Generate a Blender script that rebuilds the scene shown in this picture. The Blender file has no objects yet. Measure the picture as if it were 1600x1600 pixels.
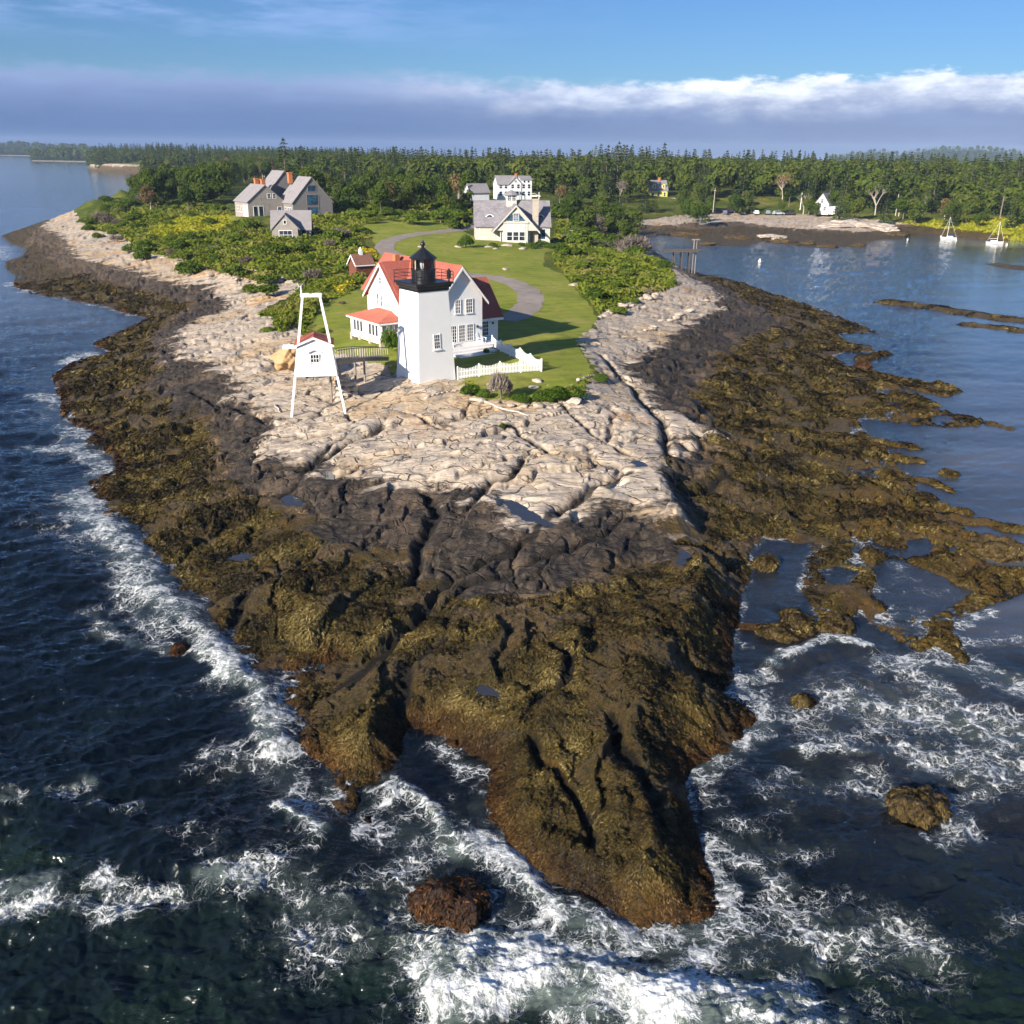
import time; T0 = time.time()
import bpy, bmesh, math, random
import numpy as np
from mathutils import Vector, Matrix

random.seed(11)
RNG = np.random.default_rng(5)
scene = bpy.context.scene
COL = scene.collection

# ------------------------------------------------------------------ camera geometry
H_CAM = 25.0
F_PX = 1483.0                       # focal length for a 1600 px wide frame
PITCH = math.radians(20.9)
ROLL = math.radians(0.5)
FWD = np.array([0, math.cos(PITCH), -math.sin(PITCH)])
_r = np.array([1.0, 0, 0]); _u = np.array([0, math.sin(PITCH), math.cos(PITCH)])
RGT = _r * math.cos(ROLL) + _u * math.sin(ROLL)
UPV = _u * math.cos(ROLL) - _r * math.sin(ROLL)

def at(px, py, z=0.0):
    """ground point at height z seen at photo position (px, py)"""
    d = FWD * F_PX + RGT * (px - 800) - UPV * (py - 800)
    t = (z - H_CAM) / d[2]
    return np.array([d[0] * t, d[1] * t, z])

def zat(px, py, y):
    """height of the point at depth y on the ray through (px, py)"""
    d = FWD * F_PX + RGT * (px - 800) - UPV * (py - 800)
    return H_CAM + d[2] * y / d[1]

def xat(px, py, y):
    d = FWD * F_PX + RGT * (px - 800) - UPV * (py - 800)
    return d[0] * y / d[1]

def proj(p):
    v = np.asarray(p, float) - np.array([0, 0, H_CAM])
    w = v @ FWD
    return 800 + F_PX * (v @ RGT) / w, 800 - F_PX * (v @ UPV) / w

# ------------------------------------------------------------------ numpy noise
_P = np.arange(256); np.random.default_rng(77).shuffle(_P)
_P = np.concatenate([_P, _P]).astype(np.int32)
_A = np.random.default_rng(78).random(256) * 2 * np.pi
_GX = np.cos(_A).astype(np.float32); _GY = np.sin(_A).astype(np.float32)
_RV = np.random.default_rng(79).random((256, 4)).astype(np.float32)

def gnoise(x, y, seed=0):
    x = np.asarray(x, np.float32) + seed * 17.31; y = np.asarray(y, np.float32) - seed * 9.77
    fx = np.floor(x); fy = np.floor(y)
    ix = fx.astype(np.int32) & 255; iy = fy.astype(np.int32) & 255
    dx = x - fx; dy = y - fy
    ux = dx * dx * dx * (dx * (dx * 6 - 15) + 10); uy = dy * dy * dy * (dy * (dy * 6 - 15) + 10)
    ix1 = (ix + 1) & 255; iy1 = (iy + 1) & 255
    def g(a, b, ddx, ddy):
        k = _P[_P[a] + b]
        return _GX[k] * ddx + _GY[k] * ddy
    n00 = g(ix, iy, dx, dy); n10 = g(ix1, iy, dx - 1, dy)
    n01 = g(ix, iy1, dx, dy - 1); n11 = g(ix1, iy1, dx - 1, dy - 1)
    a = n00 + ux * (n10 - n00); b = n01 + ux * (n11 - n01)
    return (a + uy * (b - a)) * 1.5

def fbm(x, y, octv=4, seed=0, lac=2.03, gain=0.5):
    s = 0; a = 1.0; f = 1.0
    for o in range(octv):
        s = s + a * gnoise(x * f, y * f, seed + o * 3)
        a *= gain; f *= lac
    return s

def voro(x, y, seed=0, jit=0.9):
    x = np.asarray(x, np.float32) + seed * 13.7; y = np.asarray(y, np.float32) + seed * 5.3
    fx = np.floor(x); fy = np.floor(y)
    ix = fx.astype(np.int32); iy = fy.astype(np.int32)
    f1 = np.full(x.shape, 9.0, np.float32); f2 = f1.copy()
    idx = np.zeros(x.shape, np.int32); cx = np.zeros_like(f1); cy = np.zeros_like(f1)
    for j in (-1, 0, 1):
        for i in (-1, 0, 1):
            k = _P[_P[(ix + i) & 255] + ((iy + j) & 255)]
            px = fx + i + 0.5 + (_RV[k, 0] - 0.5) * jit - x
            py = fy + j + 0.5 + (_RV[k, 1] - 0.5) * jit - y
            d = px * px + py * py
            lt = d < f1
            f2 = np.where(lt, f1, np.minimum(f2, d))
            idx = np.where(lt, k, idx); cx = np.where(lt, px, cx); cy = np.where(lt, py, cy)
            f1 = np.where(lt, d, f1)
    return np.sqrt(f1), np.sqrt(f2), idx, cx, cy

def sstep(a, b, x):
    t = np.clip((x - a) / (b - a), 0, 1)
    return t * t * (3 - 2 * t)

def dist_poly(X, Y, pts, closed=False, widths=None):
    """distance to a polyline; when closed also the inside mask"""
    pts = np.asarray(pts, np.float32)[:, :2]
    q = np.vstack([pts, pts[:1]]) if closed else pts
    best = np.full(X.shape, 1e9, np.float32)
    inside = np.zeros(X.shape, bool)
    for k in range(len(q) - 1):
        ax, ay = q[k]; bx, by = q[k + 1]
        ex, ey = bx - ax, by - ay
        L = ex * ex + ey * ey + 1e-9
        t = np.clip(((X - ax) * ex + (Y - ay) * ey) / L, 0, 1)
        d = (X - ax - t * ex) ** 2 + (Y - ay - t * ey) ** 2
        np.minimum(best, d, out=best)
        if closed and ay != by:
            c = ((ay > Y) != (by > Y)) & (X < (bx - ax) * (Y - ay) / (by - ay) + ax)
            inside ^= c
    d = np.sqrt(best)
    return np.where(inside, d, -d) if closed else d

def P(pts, z):
    return [at(a, b, z) for a, b in pts]

# ------------------------------------------------------------------ tracing of the shore (photo positions -> world)
COAST_L = [(217,285),(205,303),(170,322),(130,338),(70,345),(40,356),(2,368),(15,380),(42,387),(36,400),(8,410),(10,420),(25,430),(22,447),(50,459),(103,467),
 (156,476),(200,490),(233,497),(206,511),(181,522),(153,534),(147,539),(175,550),(150,556),(116,566),(84,587),(91,603),(97,625),(100,650),
 (125,666),(153,675),(137,690),(150,700),(175,712),(187,734),(141,753),(150,775),(147,794),(175,806),(182,838),(200,853),(224,879),(231,907),
 (279,934),(310,965),(323,992),(354,1020),(409,1051),(470,1046),(519,1033),(505,1046),(430,1065),(447,1085),(444,1109),(464,1161),(488,1178),(523,1206),
 (526,1247),(547,1295),(574,1291),(585,1260),(612,1215),(626,1150),(640,1132),(660,1136),(713,1163),(765,1194),(768,1270),(772,1292),(806,1345),(840,1370),
 (899,1407),(944,1425),(978,1445),(1064,1442),(1126,1421),(1108,1390),(1095,1325),(1086,1290),(1074,1250),(1071,1223),(1084,1199),(1115,1182),
 (1140,1168),(1181,1117),(1150,1100),(1125,1084),(1153,1076),(1136,1021),(1150,972),(1157,928),(1170,897),(1170,866),(1191,838),(1232,845),
 (1273,856),(1262,885),(1256,925),(1280,955),(1292,995),(1322,996),(1326,965),(1345,950),(1364,975),(1398,992),(1432,1014),(1470,1012),(1502,1034),(1514,1030),
 (1482,985),(1490,965),(1560,940),(1600,925),(1720,935),(1720,880),(1600,890),(1540,882),(1515,858),(1500,824),(1475,789),(1447,770),(1431,767),(1428,749),
 (1403,733),(1381,702),(1350,677),(1337,652),(1397,658),(1469,667),(1530,663),(1531,656),(1453,639),(1469,634),(1431,617),(1397,601),(1481,621),
 (1497,611),(1475,602),(1412,592),(1359,580),(1319,571),(1300,555),(1319,549),(1369,552),(1359,542),(1325,536),(1303,522),(1375,521),(1356,514),
 (1319,499),(1275,480),(1231,467),(1194,455),(1162,442),(1100,430),(1070,422),(1045,407),(1015,388),(990,373),(978,364),
 (1000,368),(1028,367),(1056,369),(1084,372),(1105,378),(1116,384),(1165,385),(1187,378),(1225,382),(1260,386),(1292,387),(1337,385),(1372,375),
 (1407,373),(1414,366),(1464,366),(1523,373),(1600,377),(1750,386)]
BACK = [np.array([700, 420, 0]), np.array([900, 1500, 0]), np.array([-655, 1500, 0])] + [at(146, 258.5), at(135, 263.5), at(150, 267), at(190, 270), at(228, 272)]
LAND = P(COAST_L, 0.0) + BACK

Z_W, Z_P, Z_G = 1.5, 2.7, 4.2
WEED_L = [(40,374),(90,388),(72,405),(130,428),(220,452),(300,476),(262,502),(236,522),(226,555),(240,590),(236,620),(262,650),(300,640),(347,702),(362,736),
 (362,755),(425,783),(466,814),(481,839),(556,861),(625,871),(659,874),(687,902),(706,911),(697,928),(753,933),(781,934),(850,934),(903,921),
 (956,907),(966,888),(1012,876),(1041,901),(1059,872),(1075,857),(1085,820),(1070,775),(1046,749),(1106,738),(1137,716),(1090,694),(1131,685),(1106,641),(1078,607),
 (1110,579),(1118,560),(1162,535),(1235,508),(1222,495),(1178,474),(1147,458),(1120,443),(1090,430),(1050,412)]
WEED_R = [(985,358),(1050,356),(1100,358),(1150,352),(1200,356),(1290,362),(1340,364),(1385,360),(1400,354),(1440,357),(1500,361.5),(1600,369),(1750,375)]
PALE_L = [(62,353),(97,367),(112,383),(122,401),(160,411),(215,423),(262,437),(325,447),(348,463),(358,480),(330,492),(281,512),(272,530),(281,556),(353,584),(369,600),
 (362,619),(400,644),(428,662),(416,699),(447,721),(512,714),(519,736),(559,742),(628,755),(675,755),(731,768),(778,807),(809,826),(856,826),(875,810),
 (919,779),(969,794),(990,791),(1044,804),(1062,791),(1044,766),(1031,747),(1050,722),(1044,685),(1070,683),(1125,667),(1075,655),(1028,638),(1012,607),(981,579),
 (990,560),(1015,540),(1055,520),(1090,500),(1130,477),(1115,455),(1085,438),(1050,410)]
PALE_R = [(980,352),(1050,352),(1100,350),(1150,346),(1200,352),(1285,358),(1340,360),(1385,356),(1390,351),(1440,352),(1500,358.5),(1600,366),(1750,372)]
GRASS_L = [(128,346),(140,360),(185,366),(215,388),(235,398),(275,402),(300,414),(340,425),(400,440),(440,441),(478,446),(452,462),(405,482),(398,492),(428,496),(424,514),(442,522),
 (462,508),(478,540),(520,552),(560,562),(600,572),(618,584),(652,588),(716,590),(725,618),(790,627),(860,630),(905,626),(918,602),(934,588),(937,575),(916,550),(906,530),(932,510),
 (940,490),(962,481),(1000,465),(1040,455),(1062,444),(1058,428),(1040,408)]
GRASS_R = [(975,349),(1010,344),(1060,338),(1100,334),(1120,333),(1200,337),(1290,337),(1330,341),(1400,346),(1420,347),(1500,356),(1600,364),(1750,370)]
def zone(l, r, zl, zr, k):
    return P(l, zl) + P(r, zr) + BACK[:3] + [at(146, 258.6), at(137 + 2 * k, 263.4 - .3 * k), at(151, 266.8 - .45 * k), at(190, 269.8 - .5 * k), at(229, 271.8 - .5 * k), at(220, 285 - .6 * k), at(207, 302.5 - k), at(170, 321.5 - k), at(130, 337.5 - k), at(100, 341.5 - k)]
WEED = zone(WEED_L, WEED_R, Z_W, 1.0, .6)
PALE = zone(PALE_L, PALE_R, Z_P, 1.6, 1.2)
GRASS = zone(GRASS_L, GRASS_R, Z_G, 2.6, 2.4)
LAWN = P([(482,542),(478,505),(505,468),(560,447),(575,430),(592,402),(580,388),(560,378),(570,366),(620,362),(690,361),(740,380),(870,384),(878,395),(852,402),(850,420),(882,432),(902,452),
 (925,476),(936,490),(922,510),(905,530),(916,550),(932,575),(920,592),(905,610),(840,620),(760,618),(716,594),(650,586),(600,566),(540,560)], 4.9)

# ------------------------------------------------------------------ relief: contours solved on a log-polar grid round the camera foot
R0, R1 = 11.0, 1500.0
TH = math.radians(47)
DU = 0.006
NU = int(math.log(R1 / R0) / DU) + 1; NT = int(2 * TH / DU) + 1

def densify(w, closed=False, step=0.004):
    out = []
    n = len(w)
    for k in range(n if closed else n - 1):
        a, b = np.asarray(w[k], float), np.asarray(w[(k + 1) % n], float)
        L = np.hypot(b[0] - a[0], b[1] - a[1]); r = max(10, np.hypot(a[0], a[1]))
        m = max(1, int(L / r / step))
        for i in range(m):
            out.append(a + (b - a) * i / m)
    return np.array(out)

cons = []
def contour(w): cons.append(densify(w))
contour(P(COAST_L, 0.0))
for zl, zr, l, r in ((Z_W, 1.0, WEED_L, WEED_R), (Z_P, 1.6, PALE_L, PALE_R), (Z_G, 2.6, GRASS_L, GRASS_R)):
    contour(P(l, zl)); contour(P(r, zr))
def heights(lst): cons.append(np.array([at(a, b, z) for a, b, z in lst]))
heights([(700,560,4.9),(760,600,4.7),(660,600,4.8),(640,585,4.8),(700,585,4.9),(600,530,5.0),(560,530,5.0),(740,530,5.1),(820,560,4.9),(880,590,4.6),(870,520,5.0),(920,470,5.0),(780,540,5.0),
 (850,460,5.3),(800,430,5.6),(700,420,5.7),(620,400,6.3),(650,370,6.8),(560,420,5.6),(500,440,5.2),(540,480,5.0),(480,490,4.8),
 (742,376,6.6),(800,380,6.6),(858,376,6.6),(800,395,6.3),(900,420,5.4),(980,430,5.0),(1020,440,4.6),(950,395,5.8),(1000,400,4.8),
 (430,372,7.2),(490,372,7.2),(400,400,6.2),(350,400,5.6),(300,380,6.0),(250,365,6.0),(200,350,5.5),(363,335,9.5),(420,336,9.5),(482,338,9.5),(300,345,8.6),(250,338,7.5),
 (560,350,8.5),(650,345,8.5),(720,340,8.6),(150,264,1.5),(170,267,2),(190,268,2.5),(210,269,2.5),(228,270,3),(180,263,5),(215,264,6)])
contour(P([(1000,985),(1010,1060),(1030,1150)], 2.6)); contour(P([(1030,1150),(1020,1260),(1010,1340)], 1.9)); contour(P([(1010,1340),(1040,1410)], 1.0))
contour(P([(1110,860),(1135,900),(1125,960),(1120,1000),(1090,1060)], 2.4))
contour(P([(800,985),(850,1000),(860,1010)], 2.0)); contour(P([(720,1080),(760,1140),(830,1250),(890,1330)], 1.2))
contour(P([(560,1060),(600,1090),(570,1150)], 1.3)); contour(P([(420,900),(500,960),(600,940)], 1.3))
contour(P([(700,720),(800,700),(900,690),(980,660)], 3.6)); contour(P([(430,640),(533,640)], 2.8)); contour(P([(560,660),(650,640),(760,640)], 3.7))
contour(P([(1330,740),(1340,790),(1300,830)], 0.4)); contour(P([(1200,620),(1250,680),(1230,760)], 0.7)); contour(P([(1420,850),(1480,890),(1560,905)], 0.3)); contour(P([(1350,900),(1330,930)], 0.3))
cons.append(np.array([[x, y, z] for x, y, z in [(0,290,12.3),(30,300,10.5),(-30,300,12.5),(60,335,5),(75,388,6),(-40,420,18.5),(30,420,18),(100,420,10),(-100,330,12.5),(-140,330,11),(150,400,6),(200,380,5),(-60,520,22),(60,560,20.5),(180,520,11),
   (250,480,9),(320,520,9),(-120,420,18),(-170,420,14),(0,700,22),(150,720,16),(300,700,14),(420,720,13),(-150,650,23),(-250,800,18),(-300,1050,19),(-400,1150,17),(-460,1250,16),(-560,1400,16),(-200,1100,22),(0,1100,22),(300,1100,20),(600,1100,18),(0,1450,24),(600,1450,20),(-400,1400,14)]]))
cons = np.vstack(cons)

def solve_levels():
    B = None
    for lev in (8, 4, 2, 1):
        nu = NU // lev + 1; nt = NT // lev + 1
        ui = np.clip(np.round(np.log(np.hypot(cons[:, 0], cons[:, 1]) / R0) / (DU * lev)).astype(int), 0, nu - 1)
        ti = np.round((np.arctan2(cons[:, 0], cons[:, 1]) + TH) / (DU * lev)).astype(int)
        ok = (ti >= 0) & (ti < nt)
        s = np.zeros((nu, nt)); c = np.zeros((nu, nt))
        np.add.at(s, (ui[ok], ti[ok]), cons[ok, 2]); np.add.at(c, (ui[ok], ti[ok]), 1)
        m = c > 0; v = s / np.maximum(c, 1)
        if B is None:
            B = np.full((nu, nt), 3.0)
        else:
            a = np.minimum(np.arange(nu) / 2, B.shape[0] - 1.001); b = np.minimum(np.arange(nt) / 2, B.shape[1] - 1.001)
            i0 = a.astype(int); j0 = b.astype(int); fa = (a - i0)[:, None]; fb = (b - j0)[None]
            B = (B[i0][:, j0] * (1 - fa) * (1 - fb) + B[i0 + 1][:, j0] * fa * (1 - fb) + B[i0][:, j0 + 1] * (1 - fa) * fb + B[i0 + 1][:, j0 + 1] * fa * fb)
        for it in range(700 if lev == 8 else 250 if lev > 1 else 90):
            B[m] = v[m]
            Q = np.pad(B, 1, mode='edge')
            B = 0.25 * (Q[:-2, 1:-1] + Q[2:, 1:-1] + Q[1:-1, :-2] + Q[1:-1, 2:])
        if lev > 1: B[m] = v[m]
    return B
BASE = solve_levels()

def samp(G, X, Y):
    u = np.clip(np.log(np.maximum(np.hypot(X, Y), R0) / R0) / DU, 0, G.shape[0] - 1.001)
    t = np.clip((np.arctan2(X, Y) + TH) / DU, 0, G.shape[1] - 1.001)
    i = u.astype(np.int32); j = t.astype(np.int32); a = (u - i).astype(np.float32); b = (t - j).astype(np.float32)
    G = G.astype(np.float32)
    return (G[i, j] * (1 - a) * (1 - b) + G[i + 1, j] * a * (1 - b) + G[i, j + 1] * (1 - a) * b + G[i + 1, j + 1] * a * b)

POOLS = [  # polygon, water height, name
 ([(782,770),(800,772),(830,790),(856,806),(872,808),(850,812),(815,800),(790,785)], 2.95),
 ([(350,858),(376,848),(402,850),(398,860),(372,866)], 1.15),
 ([(268,870),(284,866),(282,878),(270,877)], 0.8),
 ([(440,768),(462,764),(478,772),(470,780),(445,778)], 2.05),
 ([(938,744),(958,740),(975,745),(960,750),(942,751)], 3.1),
 ([(984,717),(1000,716),(1012,724),(996,726)], 3.0),
 ([(742,1066),(770,1068),(792,1080),(780,1088),(752,1082)], 1.35),
 ([(1060,864),(1070,858),(1078,868),(1068,880),(1060,876)], 1.6),
 ([(506,740),(520,738),(520,750),(508,750)], 2.45),
 ([(1245,805),(1262,800),(1272,806),(1256,812)], 0.12),
 ([(1290,890),(1312,885),(1330,895),(1318,915),(1296,908)], 0.06),
 ([(1366,890),(1400,878),(1440,890),(1470,910),(1490,940),(1450,958),(1400,955),(1370,930)], 0.05),
 ([(1420,848),(1445,842),(1450,860),(1425,872)], 0.05),
 ([(1268,596),(1284,604),(1280,612),(1266,602)], 0.35),
]
POOLS = [(np.array([at(a, b, z) for a, b in pl]), z) for pl, z in POOLS]
CRACKS = [
 ([(519,1034),(590,985),(650,940),(700,895),(780,868),(830,850),(868,818),(900,795),(925,775),(962,768),(985,758)], 1.8, 0.75, 0.55),
 ([(690,900),(790,884),(880,862),(940,832),(985,800)], 2.2, 0.4, 0.35),
 ([(425,722),(470,724),(500,717),(560,692),(600,678)], 2.7, 0.7, 0.5),
 ([(620,640),(700,668),(800,664),(830,690),(870,705)], 3.6, 0.35, 0.3),
 ([(740,775),(770,742),(800,742),(815,720)], 3.2, 0.5, 0.4),
 ([(832,1140),(860,1180),(890,1215),(905,1245),(932,1290)], 1.6, 0.5, 0.35),
 ([(1040,745),(1075,752),(1110,742),(1140,716)], 2.2, 0.8, 0.6),
 ([(950,1110),(985,1160),(1020,1205),(1050,1260)], 1.9, 0.6, 0.5),
 ([(640,1000),(600,1020),(560,1040)], 1.0, 0.5, 0.5),
 ([(640,880),(660,840),(680,800),(675,770)], 2.3, 0.7, 0.45),
 ([(860,1000),(890,1030),(885,1060),(840,1090)], 1.8, 0.5, 0.4),
 ([(620,1080),(650,1020),(690,990)], 1.5, 0.5, 0.5),
 ([(400,745),(440,760),(520,700),(540,690)], 2.6, 0.3, 0.3),
 ([(330,1000),(380,930),(440,880)], 1.2, 0.45, 0.5),
 ([(1040,690),(1085,700),(1100,690)], 2.2, 0.6, 0.5),
 ([(940,560),(985,600),(1030,650),(1050,700)], 3.2, 0.6, 0.5),
 ([(300,600),(350,625),(430,665),(520,650)], 2.6, 0.5, 0.4),
 ([(880,640),(930,680),(985,700)], 3.5, 0.3, 0.25),
]
CRACKS = [(np.array([at(a, b, z) for a, b in pl]), dp, w) for pl, z, dp, w in CRACKS]
SHELF = [(300,1205,6,1.6,3.3),(400,1260,4,2.6,3.0),(500,1290,3,2.2,3.1),(460,1200,3,2.6,3),(1180,1390,2.5,2.2,3.2),(1000,1500,2.5,1.6,3),(870,1480,2,1.8,3),(680,1200,4,2.4,2.6),(1290,1060,6,2.4,3),(1330,1190,4,2.6,3.1),
         (1560,1290,5,2,3),(1250,1200,5,2.4,2.9),(200,930,4,3,3),(600,1330,3,2.2,3.0)]
SHELF = [(at(a, b, 0), r, h) for a, b, r, h, _ in SHELF]

REEFS = [([(1385,472),(1440,478),(1500,488),(1560,497),(1640,506)],2.6,.45),([(1515,508),(1560,512),(1640,522)],1.8,.4),([(1560,414),(1600,420),(1680,424)],3,.5),([(1365,690),(1400,693),(1430,700)],1.0,.26),([(1400,715),(1440,722)],.9,.25),
 ([(1405,745),(1450,752),(1480,765)],.9,.26),([(1455,790),(1500,800)],.9,.27),([(1500,815),(1545,818),(1590,828)],.9,.28),([(1460,835),(1520,842),(1560,850)],.9,.3),([(1470,600),(1500,612)],.8,.3),([(1540,660),(1575,668)],.7,.25),([(1240,960),(1275,985)],.9,.4),([(1180,985),(1250,992)],.8,.35),([(1400,640),(1440,660)],1.2,.27),([(1345,560),(1380,553)],1.2,.3)]
REEFS = [([at(a, b, 0) for a, b in pl], w, h) for pl, w, h in REEFS]

def base_height(X, Y):
    """smooth height and shore distances, without small relief"""
    sd = dist_poly(X, Y, LAND, True)
    B = samp(BASE, X, Y)
    r = np.hypot(X, Y)
    slope = 0.9 + 0.0 * r
    inner = np.minimum(B, 0.02 + slope * np.maximum(sd, 0) + 0.0)
    dep = 4.5 * (1 - np.exp(np.minimum(sd, 0) / (5.0 + r * 0.012)))
    for c, rad, h in SHELF:
        dep = dep - h * np.exp(-((X - c[0]) ** 2 + (Y - c[1]) ** 2) / rad ** 2) * (sd < 0) * sstep(0, -1.0, sd)
    dep = np.where(sd < 0, np.maximum(dep, np.minimum(0.6, 0.5 * np.abs(sd))), 0)
    hh = np.where(sd > 0, inner, -dep)
    k = (X > 12) & (Y > 30) & (Y < 280)
    if k.any():
        xs, ys = X[k], Y[k]; wx_ = xs + .9 * gnoise(xs * .45, ys * .45, 3); wy_ = ys + .9 * gnoise(xs * .45, ys * .45, 6)
        r_ = np.full(xs.shape, -9.0, np.float32)
        for pl, w, h in REEFS: r_ = np.maximum(r_, (h + .5) * np.exp(-(dist_poly(wx_, wy_, pl) / w) ** 2) - .5)
        hh[k] = np.maximum(hh[k], r_)
    return hh, sd

def ground_z(x, y):
    a = np.array([x], np.float32); b = np.array([y], np.float32)
    return float(base_height(a, b)[0][0])

def ground_many(X, Y):
    return base_height(np.asarray(X, np.float32), np.asarray(Y, np.float32))[0]
# ------------------------------------------------------------------ shared mesh / node helpers
def fan_grid(r0, r1, th, ncol, px, dumin, dumax, f=950.0):
    rows = [r0]
    while rows[-1] < r1:
        r = rows[-1]
        sa = math.sin(math.atan2(H_CAM, r))
        rows.append(r * (1 + min(dumax, max(dumin, px / (f * sa)))))
    R = np.array(rows, np.float64); T = np.linspace(-th, th, ncol)
    X = (R[:, None] * np.sin(T)[None]).astype(np.float32); Y = (R[:, None] * np.cos(T)[None]).astype(np.float32)
    return X, Y

def mesh_np(name, V, faces_quads, attrs=None, smooth=True):
    me = bpy.data.meshes.new(name)
    n = len(V); m = len(faces_quads); k = faces_quads.shape[1]
    me.vertices.add(n); me.vertices.foreach_set('co', np.ascontiguousarray(V, np.float32).ravel())
    me.loops.add(m * k); me.loops.foreach_set('vertex_index', np.ascontiguousarray(faces_quads, np.int32).ravel())
    me.polygons.add(m); me.polygons.foreach_set('loop_start', np.arange(0, m * k, k, dtype=np.int32))
    me.polygons.foreach_set('use_smooth', np.full(m, smooth, bool))
    for nm, a in (attrs or {}).items():
        at_ = me.attributes.new(nm, 'FLOAT', 'POINT'); at_.data.foreach_set('value', np.ascontiguousarray(a, np.float32))
    me.update(calc_edges=True)
    return me

def grid_object(name, X, Y, Z, keep, attrs, mat, vkeep=None):
    """one sheet from the faces of a grid that keep selects"""
    nr, nc = X.shape
    i = np.arange(nr - 1)[:, None] * nc + np.arange(nc - 1)[None]
    q = np.stack([i, i + 1, i + nc + 1, i + nc], -1)[keep].reshape(-1, 4)
    used = np.zeros(nr * nc, bool); used[q.ravel()] = True
    remap = np.cumsum(used) - 1
    V = np.stack([X.ravel()[used], Y.ravel()[used], Z.ravel()[used]], -1)
    me = mesh_np(name, V, remap[q][:, ::-1].copy() if False else remap[q], {k: v.ravel()[used] for k, v in attrs.items()})
    o = bpy.data.objects.new(name, me); COL.objects.link(o)
    me.materials.append(mat)
    return o

class NT:
    """small node-tree writer"""
    def __init__(s, name, world=False):
        if world:
            s.owner = bpy.data.worlds.new(name)
        else:
            s.owner = bpy.data.materials.new(name)
        s.owner.use_nodes = True
        s.t = s.owner.node_tree; s.t.nodes.clear()
    def n(s, typ, ins=None, **kw):
        nd = s.t.nodes.new(typ)
        for k, v in kw.items(): setattr(nd, k, v)
        for k, v in (ins or {}).items():
            sock = nd.inputs[k]
            if isinstance(v, bpy.types.NodeSocket): s.t.links.new(v, sock)
            elif isinstance(v, bpy.types.Node): s.t.links.new(v.outputs[0], sock)
            else: sock.default_value = v
        return nd
    def math(s, op, a, b=0.0, c=None, clamp=False):
        ins = {0: a, 1: b}
        if c is not None: ins[2] = c
        return s.n('ShaderNodeMath', ins, operation=op, use_clamp=clamp).outputs[0]
    def mr(s, v, a, b, c=0.0, d=1.0, smooth=True):
        return s.n('ShaderNodeMapRange', {0: v, 1: a, 2: b, 3: c, 4: d}, interpolation_type='SMOOTHSTEP' if smooth else 'LINEAR').outputs[0]
    def mix(s, f, a, b, blend='MIX'):
        nd = s.n('ShaderNodeMix', data_type='RGBA', blend_type=blend)
        for k, v in ((0, f), (6, a), (7, b)):
            if isinstance(v, bpy.types.NodeSocket): s.t.links.new(v, nd.inputs[k])
            else: nd.inputs[k].default_value = (*v, 1) if isinstance(v, tuple) and len(v) == 3 else v
        return nd.outputs[2]
    def noise(s, vec, scale, detail=4, rough=0.55, dist=0.0, out=0):
        return s.n('ShaderNodeTexNoise', {'Vector': vec, 'Scale': scale, 'Detail': detail, 'Roughness': rough, 'Distortion': dist}).outputs[out]
    def vor(s, vec, scale, feature='F1', out='Distance', rnd=1.0):
        return s.n('ShaderNodeTexVoronoi', {'Vector': vec, 'Scale': scale, 'Randomness': rnd}, feature=feature).outputs[out]
    def mapping(s, vec, loc=(0, 0, 0), rot=(0, 0, 0), scale=(1, 1, 1)):
        return s.n('ShaderNodeMapping', {'Vector': vec, 'Location': loc, 'Rotation': rot, 'Scale': scale}).outputs[0]
    def attr(s, name): return s.n('ShaderNodeAttribute', attribute_name=name).outputs['Fac']
    def pos(s): return s.n('ShaderNodeNewGeometry').outputs['Position']
    def objco(s): return s.n('ShaderNodeTexCoord').outputs['Object']
    def ramp(s, f, stops):
        nd = s.n('ShaderNodeValToRGB', {0: f})
        e = nd.color_ramp.elements
        while len(e) < len(stops): e.new(0.5)
        for k, (p, c) in enumerate(stops):
            e[k].position = p; e[k].color = (*c, 1) if len(c) == 3 else c
        return nd.outputs[0]
    def bump(s, h, strength=1.0, dist=0.1, normal=None):
        ins = {'Height': h, 'Strength': strength, 'Distance': dist}
        if normal is not None: ins['Normal'] = normal
        return s.n('ShaderNodeBump', ins).outputs[0]
    def principled(s, col, rough=0.8, normal=None, **kw):
        ins = {'Base Color': (*col, 1) if isinstance(col, tuple) and len(col) == 3 else col, 'Roughness': rough}
        if normal is not None: ins['Normal'] = normal
        ins.update(kw)
        return s.n('ShaderNodeBsdfPrincipled', ins).outputs[0]
    def out(s, surf, vol=None):
        nd = s.n('ShaderNodeOutputMaterial')
        if surf is not None: s.t.links.new(surf, nd.inputs[0])
        if vol is not None: s.t.links.new(vol, nd.inputs[1])
        return s.owner

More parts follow.
